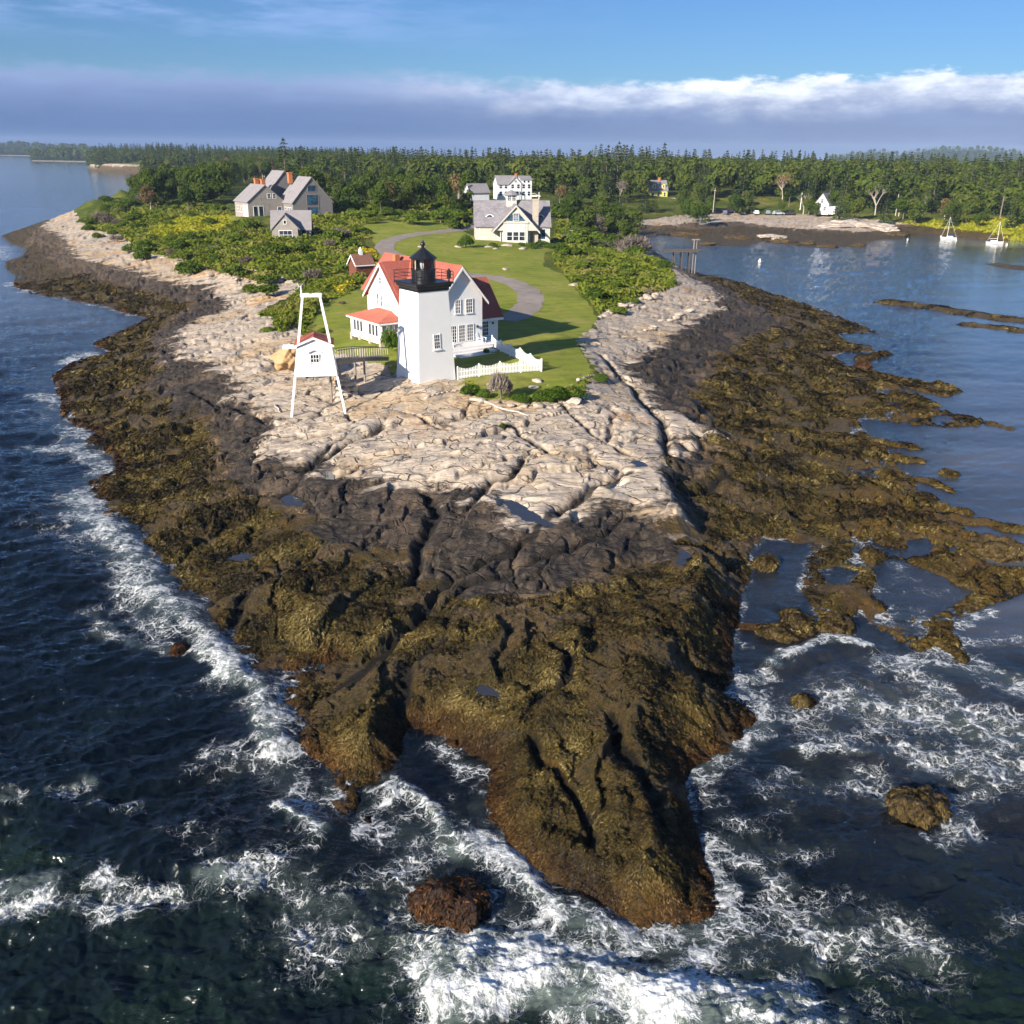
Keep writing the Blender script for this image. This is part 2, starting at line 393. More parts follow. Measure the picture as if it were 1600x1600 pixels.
# ------------------------------------------------------------------ terrain materials
def rock_material():
    N = NT('shore_rock'); p = N.pos()
    sw, sp, sg = N.attr('sd_weed'), N.attr('sd_pale'), N.attr('sd_grass')
    sc, pit = N.attr('sd_coast'), N.attr('pit')
    warp = N.n('ShaderNodeVectorMath', {0: p, 1: N.n('ShaderNodeVectorMath', {0: N.noise(p, 0.35, 3, out=1), 3: 1.6}, operation='SCALE').outputs[0]}, operation='ADD').outputs[0]
    n1 = N.noise(p, 0.55, 6, 0.62); n2 = N.noise(p, 2.2, 6, 0.65); n3 = N.noise(p, 9.0, 5, 0.7); nl = N.noise(p, 0.12, 4, 0.55)
    # --- pale granite
    strat = N.noise(N.mapping(warp, rot=(0, 0, math.radians(-32)), scale=(0.35, 2.6, 2.0)), 1.0, 6, 0.65)
    pale = N.ramp(strat, [(0.2, (0.25, 0.195, 0.14)), (0.4, (0.43, 0.345, 0.255)), (0.55, (0.57, 0.47, 0.36)), (0.75, (0.68, 0.6, 0.48))])
    pale = N.mix(N.mr(n1, 0.5, 0.75), pale, (0.30, 0.255, 0.225))
    pale = N.mix(N.math('MULTIPLY', N.mr(nl, 0.48, 0.64), 0.7), pale, (0.47, 0.325, 0.175))
    pale = N.mix(N.mr(N.noise(p, .23, 5, .65), .54, .66, 0, .6), pale, (.30, .285, .26))
    lich = N.math('MULTIPLY', N.mr(N.noise(p, 0.09, 5, 0.6), 0.57, 0.66), N.mr(n2, 0.42, 0.6))
    pale = N.mix(N.math('MULTIPLY', lich, N.mr(sg, -14, -3)), pale, (0.52, 0.26, 0.06))
    crack = N.vor(N.mapping(warp, rot=(0, 0, math.radians(-35)), scale=(0.4, 1.2, 1)), 0.55, 'DISTANCE_TO_EDGE')
    crack2 = N.vor(N.mapping(warp, rot=(0, 0, math.radians(40)), scale=(0.5, 1.3, 1)), 0.8, 'DISTANCE_TO_EDGE')
    ck = N.math('MULTIPLY', N.math('SUBTRACT', 1.0, N.mr(crack, 0.0, 0.03)), N.mr(n1, 0.42, 0.55))
    ck2 = N.math('MULTIPLY', N.math('SUBTRACT', 1.0, N.mr(crack2, 0.0, 0.025)), N.mr(n1, 0.56, 0.46))
    cks = N.math('MAXIMUM', ck, ck2)
    pale = N.mix(N.math('MULTIPLY', cks, 0.85), pale, (0.055, 0.045, 0.038))
    pale = N.mix(N.math('MULTIPLY', pit, 0.8), pale, (0.07, 0.055, 0.045))
    pale = N.mix(N.mr(n3, 0.55, 0.75, 0, 0.4), pale, (0.2, 0.16, 0.135))
    # --- black lichen zone
    black = N.ramp(n2, [(0.3, (0.01, 0.0085, 0.007)), (0.47, (0.027, 0.0215, 0.0165)), (0.62, (0.068, 0.052, 0.038)), (0.8, (0.15, 0.115, 0.085))])
    black = N.mix(N.math('MULTIPLY', N.math('SUBTRACT', 1.0, N.attr('expo')), .75), black, N.ramp(n2, [(.3, (.03, .022, .015)), (.5, (.1, .07, .042)), (.7, (.22, .165, .11))]))
    black = N.mix(N.mr(N.noise(p, 0.3, 5, 0.6), 0.5, 0.68, 0, 0.7), black, (0.12, 0.085, 0.058))
    # --- rockweed
    fr = N.noise(N.mapping(warp, rot=(0, 0, math.radians(25)), scale=(1, 2.6, 1)), 5.0, 6, 0.75, 0.6)
    weed = N.ramp(fr, [(0.28, (0.008, 0.0065, 0.003)), (0.43, (0.05, 0.036, 0.01)), (0.56, (0.12, 0.085, 0.022)), (0.7, (0.2, 0.145, 0.045)), (0.85, (0.3, 0.23, 0.09))])
    weed = N.mix(N.mr(n1, 0.45, 0.7, 0, 0.7), weed, N.mix(1.0, weed, (1.5, 1.15, 0.55), 'MULTIPLY'))
    weed = N.mix(N.mr(n1, 0.5, 0.3, 0, 0.75), weed, N.mix(1.0, weed, (0.5, 0.5, 0.5), 'MULTIPLY'))
    low = N.math('MULTIPLY', N.mr(N.math('ADD', sc, N.math('MULTIPLY', N.math('SUBTRACT', n1, 0.5), 4.0)), 1.7, -0.4), N.math('MULTIPLY', N.attr('expo'), 0.8))
    weed = N.mix(low, weed, N.mix(1.0, weed, (0.75, 0.42, 0.32), 'MULTIPLY'))
    golden = N.attr('gold')
    weed = N.mix(N.math('MULTIPLY', golden, 0.8), weed, N.mix(1.0, weed, (1.6, 1.3, 0.6), 'MULTIPLY'))
    bare = N.math('MULTIPLY', N.attr('bare'), N.mr(sw, -9, -0.5, 0.35, 1))
    bare = N.math('MULTIPLY', bare, N.mr(n2, 0.38, 0.55))
    tan = N.ramp(N.math('ADD', N.math('MULTIPLY', n3, .6), N.math('MULTIPLY', n2, .4)), [(0.36, (0.02, 0.014, 0.007)), (0.47, (0.085, 0.055, 0.026)), (0.56, (0.19, 0.13, 0.065)), (0.68, (0.36, 0.28, 0.17))])
    weed = N.mix(bare, weed, tan)
    # barnacle band on the weed line
    swn = N.math('ADD', sw, N.math('MULTIPLY', N.math('SUBTRACT', N.noise(N.mapping(warp, rot=(0, 0, math.radians(-35)), scale=(.5, 1.3, 1)), .3, 5, .6), 0.5), 10.0))
    swn = N.math('ADD', swn, N.math('MULTIPLY', N.math('SUBTRACT', n2, 0.5), 1.6))
    spn = N.math('ADD', sp, N.math('MULTIPLY', N.math('SUBTRACT', N.noise(N.mapping(warp, rot=(0, 0, math.radians(-30)), scale=(.45, 1.5, 1)), .33, 5, .6), 0.5), 11.0))
    spn = N.math('ADD', spn, N.math('MULTIPLY', N.math('SUBTRACT', n2, 0.5), 2.4))
    col = N.mix(N.mr(swn, -0.12, 0.2), weed, black)
    band = N.math('MULTIPLY', N.mr(swn, -1.3, -0.1), N.mr(swn, 0.9, 0.15))
    band = N.math('MULTIPLY', band, N.mr(N.noise(p, 0.16, 4, 0.6), 0.42, 0.54))
    col = N.mix(band, col, tan)
    pf = N.mr(spn, -0.9, 0.8)
    col = N.mix(pf, col, pale)
    col = N.mix(N.math('MULTIPLY', N.attr('crk'), 0.9), col, (.008, .0065, .005))
    weedf = N.mr(swn, 0.2, -0.12)
    # --- bump
    hp = N.math('ADD', N.math('MULTIPLY', strat, 0.9), N.math('ADD', N.math('MULTIPLY', n2, 0.25), N.math('MULTIPLY', n3, 0.14)))
    hp = N.math('SUBTRACT', hp, N.math('MULTIPLY', cks, 0.7))
    hw = N.math('ADD', N.math('MULTIPLY', fr, 1.3), N.math('MULTIPLY', n3, 0.8))
    hh = N.n('ShaderNodeMix', {0: weedf, 2: hp, 3: hw}, data_type='FLOAT').outputs[0]
    nb = N.bump(hh, 1.0, N.n('ShaderNodeMix', {0: weedf, 2: 0.14, 3: 0.3}, data_type='FLOAT').outputs[0])
    rough = N.n('ShaderNodeMix', {0: weedf, 2: 0.85, 3: 0.55}, data_type='FLOAT').outputs[0]
    return N.out(N.principled(col, rough, nb, **{'Specular IOR Level': 0.3}))

def grass_material(name, mown):
    N = NT(name); p = N.pos()
    n1 = N.noise(p, 0.11, 5, 0.6); n2 = N.noise(p, 0.9, 6, 0.7); n3 = N.noise(p, 7, 4, 0.7)
    if mown:
        c = N.ramp(n1, [(0.3, (0.13, 0.175, 0.018)), (0.5, (0.21, 0.235, 0.03)), (0.7, (0.31, 0.275, 0.07))])
        c = N.mix(N.mr(n2, 0.4, 0.7, 0, 0.6), c, (0.115, 0.155, 0.017))
        st = N.n('ShaderNodeTexWave', {'Vector': N.mapping(p, rot=(0, 0, math.radians(62))), 'Scale': 0.14, 'Distortion': 1.5, 'Detail': 2.0, 'Detail Scale': 0.6}).outputs['Fac']
        c = N.mix(N.math('MULTIPLY', st, 0.28), c, (0.29, 0.32, 0.045))
        c = N.mix(N.mr(n3, 0.45, 0.75, 0, 0.5), c, (0.24, 0.22, 0.07))
        c = N.mix(N.mr(N.noise(p, .35, 5, .65), .52, .7, 0, .55), c, (.08, .125, .016)); c = N.mix(N.mr(N.noise(p, .2, 4, .6), .58, .7, 0, .5), c, (.33, .27, .1))
    else:
        c = N.ramp(n1, [(0.28, (0.05, 0.075, 0.011)), (0.45, (0.09, 0.12, 0.018)), (0.6, (0.17, 0.17, 0.03)), (0.75, (0.25, 0.2, 0.07))])
        c = N.mix(N.mr(n2, 0.4, 0.7, 0, 0.7), c, (0.025, 0.04, 0.007))
        c = N.mix(N.attr('marsh'), c, N.mix(N.mr(n2, 0.35, 0.65), (0.33, 0.31, 0.025), (0.2, 0.25, 0.025)))
        c = N.mix(N.attr('gravel'), c, N.mix(N.mr(n3, 0.3, 0.7), (0.3, 0.25, 0.2), (0.45, 0.4, 0.34)))
    h = N.math('ADD', n2, N.math('MULTIPLY', n3, 0.6))
    return N.out(N.principled(c, 0.95, N.bump(h, 0.8, 0.12 if mown else 0.4), **{'Specular IOR Level': 0.1}))

# ------------------------------------------------------------------ terrain sheet
X, Y = fan_grid(13.0, 1480.0, math.radians(44), 1400, 0.95, 0.0012, 0.007)
print('terrain grid', X.shape)
Hs, SDC = base_height(X, Y)
SDW = dist_poly(X, Y, WEED, True); SDP = dist_poly(X, Y, PALE, True); SDG = dist_poly(X, Y, GRASS, True); SDL = dist_poly(X, Y, LAWN, True)
rr = np.hypot(X, Y)
near = sstep(560, 300, rr)
wx = X + 1.3 * fbm(X * .21, Y * .21, 3, 31) + .14 * fbm(X * .9, Y * .9, 3, 33)
wy = Y + 1.3 * fbm(X * .21, Y * .21, 3, 41) + .14 * fbm(X * .9, Y * .9, 3, 43)
def rot(a): 
    c, s = math.cos(a), math.sin(a)
    return wx * c + wy * s, -wx * s + wy * c
a1, b1 = rot(math.radians(32))
f1, f2, id1, cx1, cy1 = voro(a1 / 10.0, b1 / 3.8, 3)
slab1 = (_RV[id1, 2] - 0.5) * 0.8 + (_RV[id1, 3] - 0.35) * 1.1 * cy1 + (_RV[id1, 1] - 0.5) * 0.7 * cx1
slab1 = slab1 * sstep(0, .07, f2 - f1); gap1 = sstep(0.11, 0.0, f2 - f1)
f1, f2, id2, cx2, cy2 = voro(a1 / 5.5, b1 / 1.9, 8)
slab2 = (_RV[id2, 2] - 0.5) * 0.32 + (_RV[id2, 3] - 0.35) * 0.55 * cy2 + (_RV[id2, 1] - 0.5) * .3 * cx2
slab2 = slab2 * sstep(0, .11, f2 - f1); gap2 = sstep(0.13, 0.0, f2 - f1)
a2, b2 = rot(math.radians(58))
f1, f2, id3, cx3, cy3 = voro(a2 / 6.5, b2 / 3.4, 15)
slab3 = (_RV[id3, 2] - 0.5) * 1.0 + (_RV[id3, 3] - 0.5) * 1.2 * cy3
slab3 = slab3 * sstep(0, .09, f2 - f1); gap3 = sstep(0.08, 0.0, f2 - f1)
fine = fbm(X * 1.3, Y * 1.3, 5, 51, gain=.55)
lump = fbm(X * .33, Y * .33, 4, 61)
hum_f1, hum_f2, idh, _, _ = voro(wx / 2.4, wy / 1.7, 21)
humm = (0.62 - hum_f1 ** 2 * 1.1) * (0.3 + 0.9 * _RV[idh, 2])
hum2_f1, _, idh2, _, _ = voro(wx / 0.85, wy / 0.65, 27)
humm2 = (0.55 - hum2_f1 ** 2) * (0.3 + 0.9 * _RV[idh2, 2])
def ledges(a, b, sa, sb, seed, k):
    t = fbm(a / sa, b / sb, 2, seed) * k; f = t - np.floor(t)
    return (f - .5) * sstep(0, .09, 1 - f)
led1 = ledges(a2, b2, 20, 6.5, 201, 2.0); led2 = ledges(a1, b1, 18, 5.0, 205, 1.9)
mP = sstep(-1.2, 1.0, SDP + 1.5 * lump); mW = sstep(0.6, -0.8, SDW + 1.2 * lump); mB = np.clip(1 - mP - mW, 0, 1)
mG = sstep(-0.8, 0.4, SDG)
edge = sstep(0.0, 2.2, SDC) * (SDC > 0)
brk = sstep(-.15, .3, fbm(X * .12, Y * .12, 3, 66)); gap1 = gap1 * (.35 + .65 * brk); gap2 = gap2 * brk; slab2 = slab2 * (.25 + .75 * brk)
rocky = led2 * .12 + led1 * .04 + slab1 * 0.4 + slab2 * 0.26 + slab3 * 0.08 - gap1 * 0.34 - gap2 * 0.13 + fine * 0.022 + lump * .12
blk = led1 * .4 + led2 * .15 + slab3 * 0.3 + slab1 * 0.22 + slab2 * 0.24 - gap3 * 0.25 - gap2 * .06 + fine * 0.06 + lump * .2
ridged = 1 - np.abs(fbm(X * 2.6, Y * 2.6, 3, 71))
wd = humm * 0.18 + humm2 * 0.2 + lump * 0.22 + slab3 * 0.34 + slab1 * 0.3 + led1 * .42 + led2 * .12 - gap1 * .22 + ridged * 0.1 + fbm(X * 4.7, Y * 4.7, 3, 75) * 0.07 - gap3 * .2 - 0.25
right_flat = sstep(12, 22, X - 0.35 * (Y - 40)) * sstep(150, 110, Y) * sstep(24, 34, Y)
wd = wd * (1 + right_flat * 0.25) + right_flat * .22
bare = sstep(.2, .42, fbm(X * .25, Y * .25, 3, 14))
rel = (rocky * mP + blk * mB + wd * mW) * near
rel = rel * (0.25 + 0.75 * edge) * (1 - mG)
veg = fbm(X * .25, Y * .25, 3, 81) * 0.25
Z = Hs + np.where(SDC > 0, rel, np.minimum(0, 0.5 * rel * near * sstep(-6, 0, SDC))) + veg * mG * sstep(0.5, 4, SDG) * sstep(0.5, -2, SDL)
# shore outline broken up
Z = Z + np.where(np.abs(SDC) < 2.5, (humm2 * 0.25 + fine * .12) * sstep(2.5, 0.2, np.abs(SDC)) * near, 0)
pit = np.zeros_like(Z)
crk = np.zeros_like(Z)
for pl, dp, w in CRACKS:
    d = dist_poly(wx * .35 + X * .65, wy * .35 + Y * .65, pl)
    ww = w * (0.75 + 0.5 * np.clip(lump + .3, 0, 1))
    k = np.exp(-(d / ww) ** 2 * 1.3)
    Z = Z - dp * k * (SDC > 0); crk = np.maximum(crk, sstep(.25, .8, k))
POOLZ = []
for pl, z in POOLS:
    if z < 0.4: continue
    d = dist_poly(X, Y, pl, True)
    d = d + 0.3 * fbm(X * 1.1, Y * 1.1, 3, 57)
    z = float(np.quantile(Z[d > 0], .3)) - .02; POOLZ.append(z)
    rim = z + .06 * sstep(0, -.3, d) - .5 * sstep(-.6, -2.0, d)
    Z = np.where((d < 0) & (d > -2.0), np.maximum(Z, rim), Z)
    Z = np.where(d > -0.5, Z * sstep(0, -0.5, d) + (z - 0.3 * sstep(-.05, .4, d)) * sstep(-0.5, 0, d), Z)
Z = np.where((SDC > 0.8) & (near > .2) & (right_flat < .3), np.maximum(Z, 0.06), Z)
for pl, z in POOLS:
    if z < 0.4: Z = np.minimum(Z, 0.35 - 0.8 * sstep(-1.0, .5, dist_poly(wx * .5 + X * .5, wy * .5 + Y * .5, pl, True)) + 9 * (dist_poly(X, Y, pl, True) < -1))
pit = np.maximum(pit, np.maximum(gap1 * .9, gap2 * .45)) * (mP + mB * .5)
expo = sstep(26, 8, X - .35 * (Y - 40)) * sstep(230, 120, Y)
marsh = sstep(2.0, -1.0, np.abs(SDG - 7) - 9) * (X > 105) * (Y > 180) * (Y < 420)
marsh = marsh * 0; tmp = dist_poly(X, Y, P([(1392,347),(1420,343),(1500,343),(1600,345),(1720,348),(1720,374),(1600,367),(1500,359),(1420,350)], 3.0), True); marsh = np.maximum(marsh, sstep(-2, 3, tmp))
tmp = dist_poly(X, Y, P([(225,352),(250,338),(300,333),(360,338),(380,345),(330,352),(270,352)], 8.3), True)
marsh = np.maximum(marsh, sstep(-2, 3, tmp))
gravel = sstep(-1.5, 1.5, dist_poly(X, Y, P([(1085,336),(1110,331),(1200,332),(1290,332),(1330,336),(1290,341),(1180,341)], 3.6), True))
isgrass = (SDG + 0.9 * fbm(X * .8, Y * .8, 3, 91) * near) > 0
islawn = (SDL + 0.3 * fbm(X, Y, 2, 95) > 0) & isgrass
fv = lambda a: a[:-1, :-1] & a[1:, :-1] & a[:-1, 1:] & a[1:, 1:]
deep = Z < -2.6
kd = ~fv(deep)
f_g = fv(isgrass); f_l = fv(islawn)
print('roots', time.time() - T0)
rock_m = rock_material()
shore = grid_object('rocky_shore', X, Y, Z, kd & ~f_g, {'sd_weed': np.clip(SDW, -20, 20), 'sd_pale': np.clip(SDP, -20, 20), 'sd_grass': np.clip(SDG, -40, 20), 'sd_coast': np.clip(SDC, -20, 20), 'pit': pit, 'crk': crk, 'bare': bare, 'expo': expo, 'gold': right_flat}, rock_m)
ground = grid_object('ground', X, Y, Z, kd & f_g & ~f_l, {'marsh': marsh, 'gravel': gravel}, grass_material('rough_grass', False))
lawn = grid_object('lawn', X, Y, Z, kd & f_l, {'marsh': marsh * 0}, grass_material('mown_grass', True))
for o in (shore, ground, lawn): o['kind'] = 'structure'
pass

_nr, _nc = X.shape
_lr = np.log(np.hypot(X[:, 0], Y[:, 0])); _T = math.radians(44)
ZT = Z.copy()
def tz(x, y):
    """height of the finished terrain sheet"""
    r = math.log(math.hypot(x, y)); t = (math.atan2(x, y) + _T) / (2 * _T) * (_nc - 1)
    i = int(np.clip(np.searchsorted(_lr, r) - 1, 0, _nr - 2)); j = int(np.clip(t, 0, _nc - 2))
    a = min(1, max(0, (r - _lr[i]) / (_lr[i + 1] - _lr[i]))); b = min(1, max(0, t - j))
    return float(ZT[i, j] * (1 - a) * (1 - b) + ZT[i + 1, j] * a * (1 - b) + ZT[i, j + 1] * (1 - a) * b + ZT[i + 1, j + 1] * a * b)

def on_ground(px, py, z0=3.0):
    """walk the ray through a photo position down to the terrain"""
    z = z0
    for _ in range(14):
        w = at(px, py, z); z = 0.5 * z + 0.5 * max(0, tz(w[0], w[1]))
    return at(px, py, z)
# ------------------------------------------------------------------ water
FOAM = [  # polyline (photo positions at sea level), width m, strength
 ([(110,660),(140,690),(172,715)],2.0,.5),([(75,620),(108,650),(100,690)],1.6,.35),([(60,700),(130,705),(170,730),(150,770)],1.8,.6),
 ([(120,780),(165,825),(200,862),(225,890),(240,930),(270,948),(292,968)],1.5,.9),([(100,790),(140,830),(190,880)],2.0,.4),([(140,950),(162,990),(230,1015),(300,1020)],.7,.5),
 ([(200,900),(205,950),(260,990)],1.6,.45),([(310,990),(345,1030),(385,1062),(412,1092),(425,1125),(432,1160),(446,1176)],1.0,.9),([(345,1060),(400,1075),(440,1085)],1.0,.85),
 ([(330,1180),(400,1190),(440,1200),(470,1260),(500,1305)],1.4,.42),([(436,1272),(462,1298),(505,1310)],.45,.9),([(520,1190),(528,1245)],.6,.5),
 ([(605,1240),(620,1226),(660,1262),(700,1305),(745,1330)],.7,.75),([(560,1305),(590,1262),(607,1235)],.7,.65),([(470,1450),(550,1480),(600,1450),(660,1350)],2.0,.42),
 ([(620,1300),(680,1330),(740,1335)],1.4,.45),([(700,1330),(762,1320),(790,1350),(830,1392),(880,1426),(940,1452),(1000,1476),(1080,1462),(1132,1440)],.75,.95),([(768,1285),(776,1322)],.6,.5),
 ([(760,1400),(800,1450),(900,1480),(960,1510),(1060,1500)],1.3,.45),([(1098,1318),(1110,1350),(1130,1398),(1142,1432)],.45,.85),
 ([(720,1545),(770,1515),(860,1518),(960,1548),(1060,1575),(1180,1604),(1260,1640)],1.6,1.25),([(700,1530),(790,1500),(880,1505),(980,1530)],1.0,.6),
 ([(1150,1490),(1250,1445),(1350,1465),(1430,1475)],2.0,.45),([(1210,1425),(1225,1382),(1160,1342),(1112,1312)],1.0,.5),([(640,1500),(700,1545)],1.4,.55),([(1180,1560),(1260,1540),(1280,1500)],1.0,.5),
 ([(8,1392),(70,1388),(82,1412),(30,1420)],.8,.7),([(100,1410),(150,1432),(210,1408)],.8,.55),([(165,1375),(180,1400)],.6,.5),([(345,1370),(395,1382)],.9,.8),([(225,1402),(285,1408)],.6,.45),
 ([(0,1252),(30,1246)],.6,.6),([(85,1242),(135,1228)],.5,.55),([(150,1255),(210,1265)],.5,.35),([(430,1380),(520,1420),(560,1400)],1.6,.45),([(290,1310),(330,1330)],1.0,.3),
 ([(680,1165),(722,1200),(762,1198),(768,1250),(752,1292)],.8,.5),([(690,1250),(720,1290)],1.0,.35),
 ([(1128,1100),(1160,1062),(1195,1058)],.7,.75),([(1118,1182),(1162,1160),(1195,1120),(1178,1085)],.9,.75),([(1084,1226),(1100,1196),(1132,1180)],.6,.85),([(1100,1250),(1130,1280)],1.0,.35),
 ([(1210,1040),(1250,1016),(1300,1004),(1345,1010)],.45,.85),([(1150,975),(1165,1020)],.5,.35),([(1478,976),(1510,970),(1555,954)],.7,.65),([(1395,1040),(1480,1036),(1560,1058),(1620,1080)],1.5,.58),
 ([(1330,1100),(1420,1110),(1500,1128),(1590,1150)],2.6,.6),([(1240,1120),(1300,1150),(1400,1180)],2.0,.42),([(1440,1180),(1550,1200),(1620,1222)],2.0,.55),([(1450,1060),(1470,1120),(1560,1180)],1.8,.5),
 ([(1258,1178),(1318,1170),(1345,1186)],.5,.8),([(1230,1212),(1300,1226),(1370,1216),(1420,1252)],.9,.42),([(1482,1262),(1502,1300),(1460,1322)],.8,.5),([(1345,1222),(1372,1252)],.8,.6),
 ([(1500,1240),(1560,1230)],.8,.5),([(1150,1290),(1200,1330),(1255,1336)],1.0,.42),([(1200,1240),(1240,1300)],1.2,.3),([(1520,1010),(1600,1000)],1.2,.35),
 ([(18,445),(36,440),(48,456)],2.2,.85),([(2,405),(0,385)],3,.5),([(60,460),(130,472),(200,488)],1.6,.4),([(200,488),(236,497)],1.2,.6),([(108,566),(130,554),(150,558)],1.6,.85),([(60,618),(92,626)],1.6,.55),([(30,640),(80,660)],2,.25),
 ([(1040,1500),(1100,1480),(1150,1450)],1.2,.6),([(1400,1440),(1450,1480)],1.5,.25),([(1560,1440),(1610,1430)],1.0,.3),
 ([(60,820),(110,850),(160,880)],1.8,.3),([(0,590),(40,600)],2,.2)]
def water_material():
    N = NT('sea_water'); p = N.pos()
    foam, op, grn, calm = N.attr('foam'), N.attr('opac'), N.attr('green'), N.attr('calm')
    w1 = N.n('ShaderNodeVectorMath', {0: p, 1: N.n('ShaderNodeVectorMath', {0: N.noise(p, 0.8, 4, 0.6, out=1), 3: 1.5}, operation='SCALE').outputs[0]}, operation='ADD').outputs[0]
    w2 = N.n('ShaderNodeVectorMath', {0: w1, 1: N.n('ShaderNodeVectorMath', {0: N.noise(p, 3.0, 3, 0.6, out=1), 3: 0.35}, operation='SCALE').outputs[0]}, operation='ADD').outputs[0]
    flat = (1, 1, 0)
    e1 = N.vor(N.mapping(w2, scale=(0.8, 1.25, 0)), 1.1, 'DISTANCE_TO_EDGE'); e2 = N.vor(N.mapping(w2, scale=flat), 3.0, 'DISTANCE_TO_EDGE')
    e3 = N.vor(N.mapping(w2, scale=flat), 8.0, 'DISTANCE_TO_EDGE')
    br = N.noise(p, 0.55, 5, 0.65); brf = N.noise(p, 5.0, 4, 0.7)
    d = N.math('MULTIPLY', foam, N.mr(br, 0.32, 0.66, 0.06, 1.15))
    t1 = N.math('MULTIPLY', N.math('POWER', d, 1.3), 0.22); t2 = N.math('MULTIPLY', N.math('POWER', d, 1.4), 0.25)
    l1 = N.math('SUBTRACT', 1.0, N.math('DIVIDE', e1, N.math('ADD', t1, 0.001)), clamp=True)
    l2 = N.math('SUBTRACT', 1.0, N.math('DIVIDE', e2, N.math('ADD', t2, 0.001)), clamp=True)
    l3 = N.math('SUBTRACT', 1.0, N.math('DIVIDE', e3, N.math('ADD', t2, 0.001)), clamp=True)
    full = N.mr(N.math('ADD', d, N.math('MULTIPLY', N.math('SUBTRACT', brf, 0.5), 1.1)), 0.68, 1.25)
    m = N.math('MAXIMUM', N.math('MULTIPLY', N.mr(l1, 0.0, 0.95), 0.95), N.math('MULTIPLY', N.mr(l2, 0.0, 1.0), 0.8))
    m = N.math('MAXIMUM', m, N.math('MULTIPLY', N.mr(l3, 0.1, 1.0), 0.65))
    m = N.math('MULTIPLY', m, N.mr(d, 0.06, 0.38))
    m = N.math('MULTIPLY', m, N.mr(brf, 0.3, 0.6, 0.35, 1.0))
    m = N.math('MAXIMUM', m, full)
    # scattered flecks
    fl = N.math('MULTIPLY', N.mr(N.noise(w1, 4.5, 3, 0.6), 0.69, 0.76), N.mr(N.noise(p, 0.16, 4, 0.6), 0.52, 0.66))
    m = N.math('MAXIMUM', m, N.math('MULTIPLY', fl, N.math('MULTIPLY', N.attr('fleck'), 0.8)), clamp=True)
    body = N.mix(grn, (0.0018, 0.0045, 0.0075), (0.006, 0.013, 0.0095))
    body = N.mix(calm, body, N.mix(N.mr(N.noise(N.mapping(p, rot=(0, 0, math.radians(-8)), scale=(.03, .22, 1)), 1.0, 4, .6), .35, .65), (0.10, 0.115, 0.142), (0.19, 0.205, 0.235)))  # pale streaked diffuse tone: sky reflection painted into the calm water's colour
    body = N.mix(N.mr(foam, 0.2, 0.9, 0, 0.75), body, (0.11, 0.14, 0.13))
    rip = N.noise(N.mapping(p, rot=(0, 0, math.radians(-12)), scale=(0.55, 1.5, 1)), 1.6, 5, 0.62, 0.3)
    nb = N.bump(rip, N.n('ShaderNodeMix', {0: calm, 2: 0.75, 3: 0.12}, data_type='FLOAT').outputs[0], 0.16)
    bodyb = N.n('ShaderNodeBsdfDiffuse', {'Color': body, 'Normal': nb}).outputs[0]
    tr = N.n('ShaderNodeBsdfTransparent', {'Color': (0.62, 0.72, 0.74, 1)}).outputs[0]
    under = N.n('ShaderNodeMixShader', {0: op, 1: tr, 2: bodyb}).outputs[0]
    gl = N.n('ShaderNodeBsdfGlossy', {'Color': (1, 1, 1, 1), 'Roughness': 0.07, 'Normal': nb}).outputs[0]
    fr = N.n('ShaderNodeFresnel', {'IOR': 1.333, 'Normal': nb}).outputs[0]
    wat = N.n('ShaderNodeMixShader', {0: fr, 1: under, 2: gl}).outputs[0]
    fb = N.bump(N.math('ADD', N.math('MULTIPLY', m, 0.6), brf), 0.7, 0.12)
    fo = N.n('ShaderNodeBsdfDiffuse', {'Color': (0.72, 0.74, 0.74, 1), 'Normal': fb}).outputs[0]
    return N.out(N.n('ShaderNodeMixShader', {0: m, 1: wat, 2: fo}).outputs[0])

X, Y = fan_grid(12.0, 5200.0, math.radians(48), 1150, 1.25, 0.0018, 0.03)
print('water grid', X.shape)
Zg, SDC = base_height(X, Y)
rr = np.hypot(X, Y)
foam = np.zeros_like(X)
fm = rr < 420
wxx = X + .5 * fbm(X * .5, Y * .5, 3, 7); wyy = Y + .5 * fbm(X * .5, Y * .5, 3, 9)
xs, ys = wxx[fm], wyy[fm]; acc = np.zeros_like(xs)
for pl, w, s in FOAM:
    d = dist_poly(xs, ys, P(pl, 0.0))
    acc = np.maximum(acc, np.maximum(s * np.exp(-(d / w) ** 2), 0.3 * s * np.exp(-(d / (w * 2.2)) ** 2)))
foam[fm] = acc
exposed = sstep(30, 12, X - .35 * (Y - 40)) * sstep(240, 150, Y) + 0.75 * sstep(52, 44, Y) * (X > 8)
exposed = np.clip(exposed, 0, 1)
foam = np.maximum(foam, exposed * 0.5 * sstep(-.8, -0.1, SDC) * (0.5 + .9 * np.clip(fbm(X * .3, Y * .3, 3, 17) + .3, 0, 1)))
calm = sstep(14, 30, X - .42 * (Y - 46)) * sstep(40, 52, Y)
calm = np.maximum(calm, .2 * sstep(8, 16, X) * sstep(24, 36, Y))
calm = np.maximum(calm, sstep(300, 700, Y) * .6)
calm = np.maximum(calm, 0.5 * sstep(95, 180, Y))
amp = (1 - calm * .85) * sstep(900, 200, rr)
c, s = math.cos(.45), math.sin(.45)
u_, v_ = X * c + Y * s, -X * s + Y * c
wave = 0.30 * fbm(u_ * .11, v_ * .2, 2, 3) + 0.22 * (1 - np.abs(fbm(u_ * .33, v_ * .6, 2, 13)) * 1.6) + 0.10 * (1 - np.abs(fbm(u_ * .9, v_ * 1.5, 3, 23)) * 1.5) + .04 * fbm(X * 2.6, Y * 3.4, 2, 29)
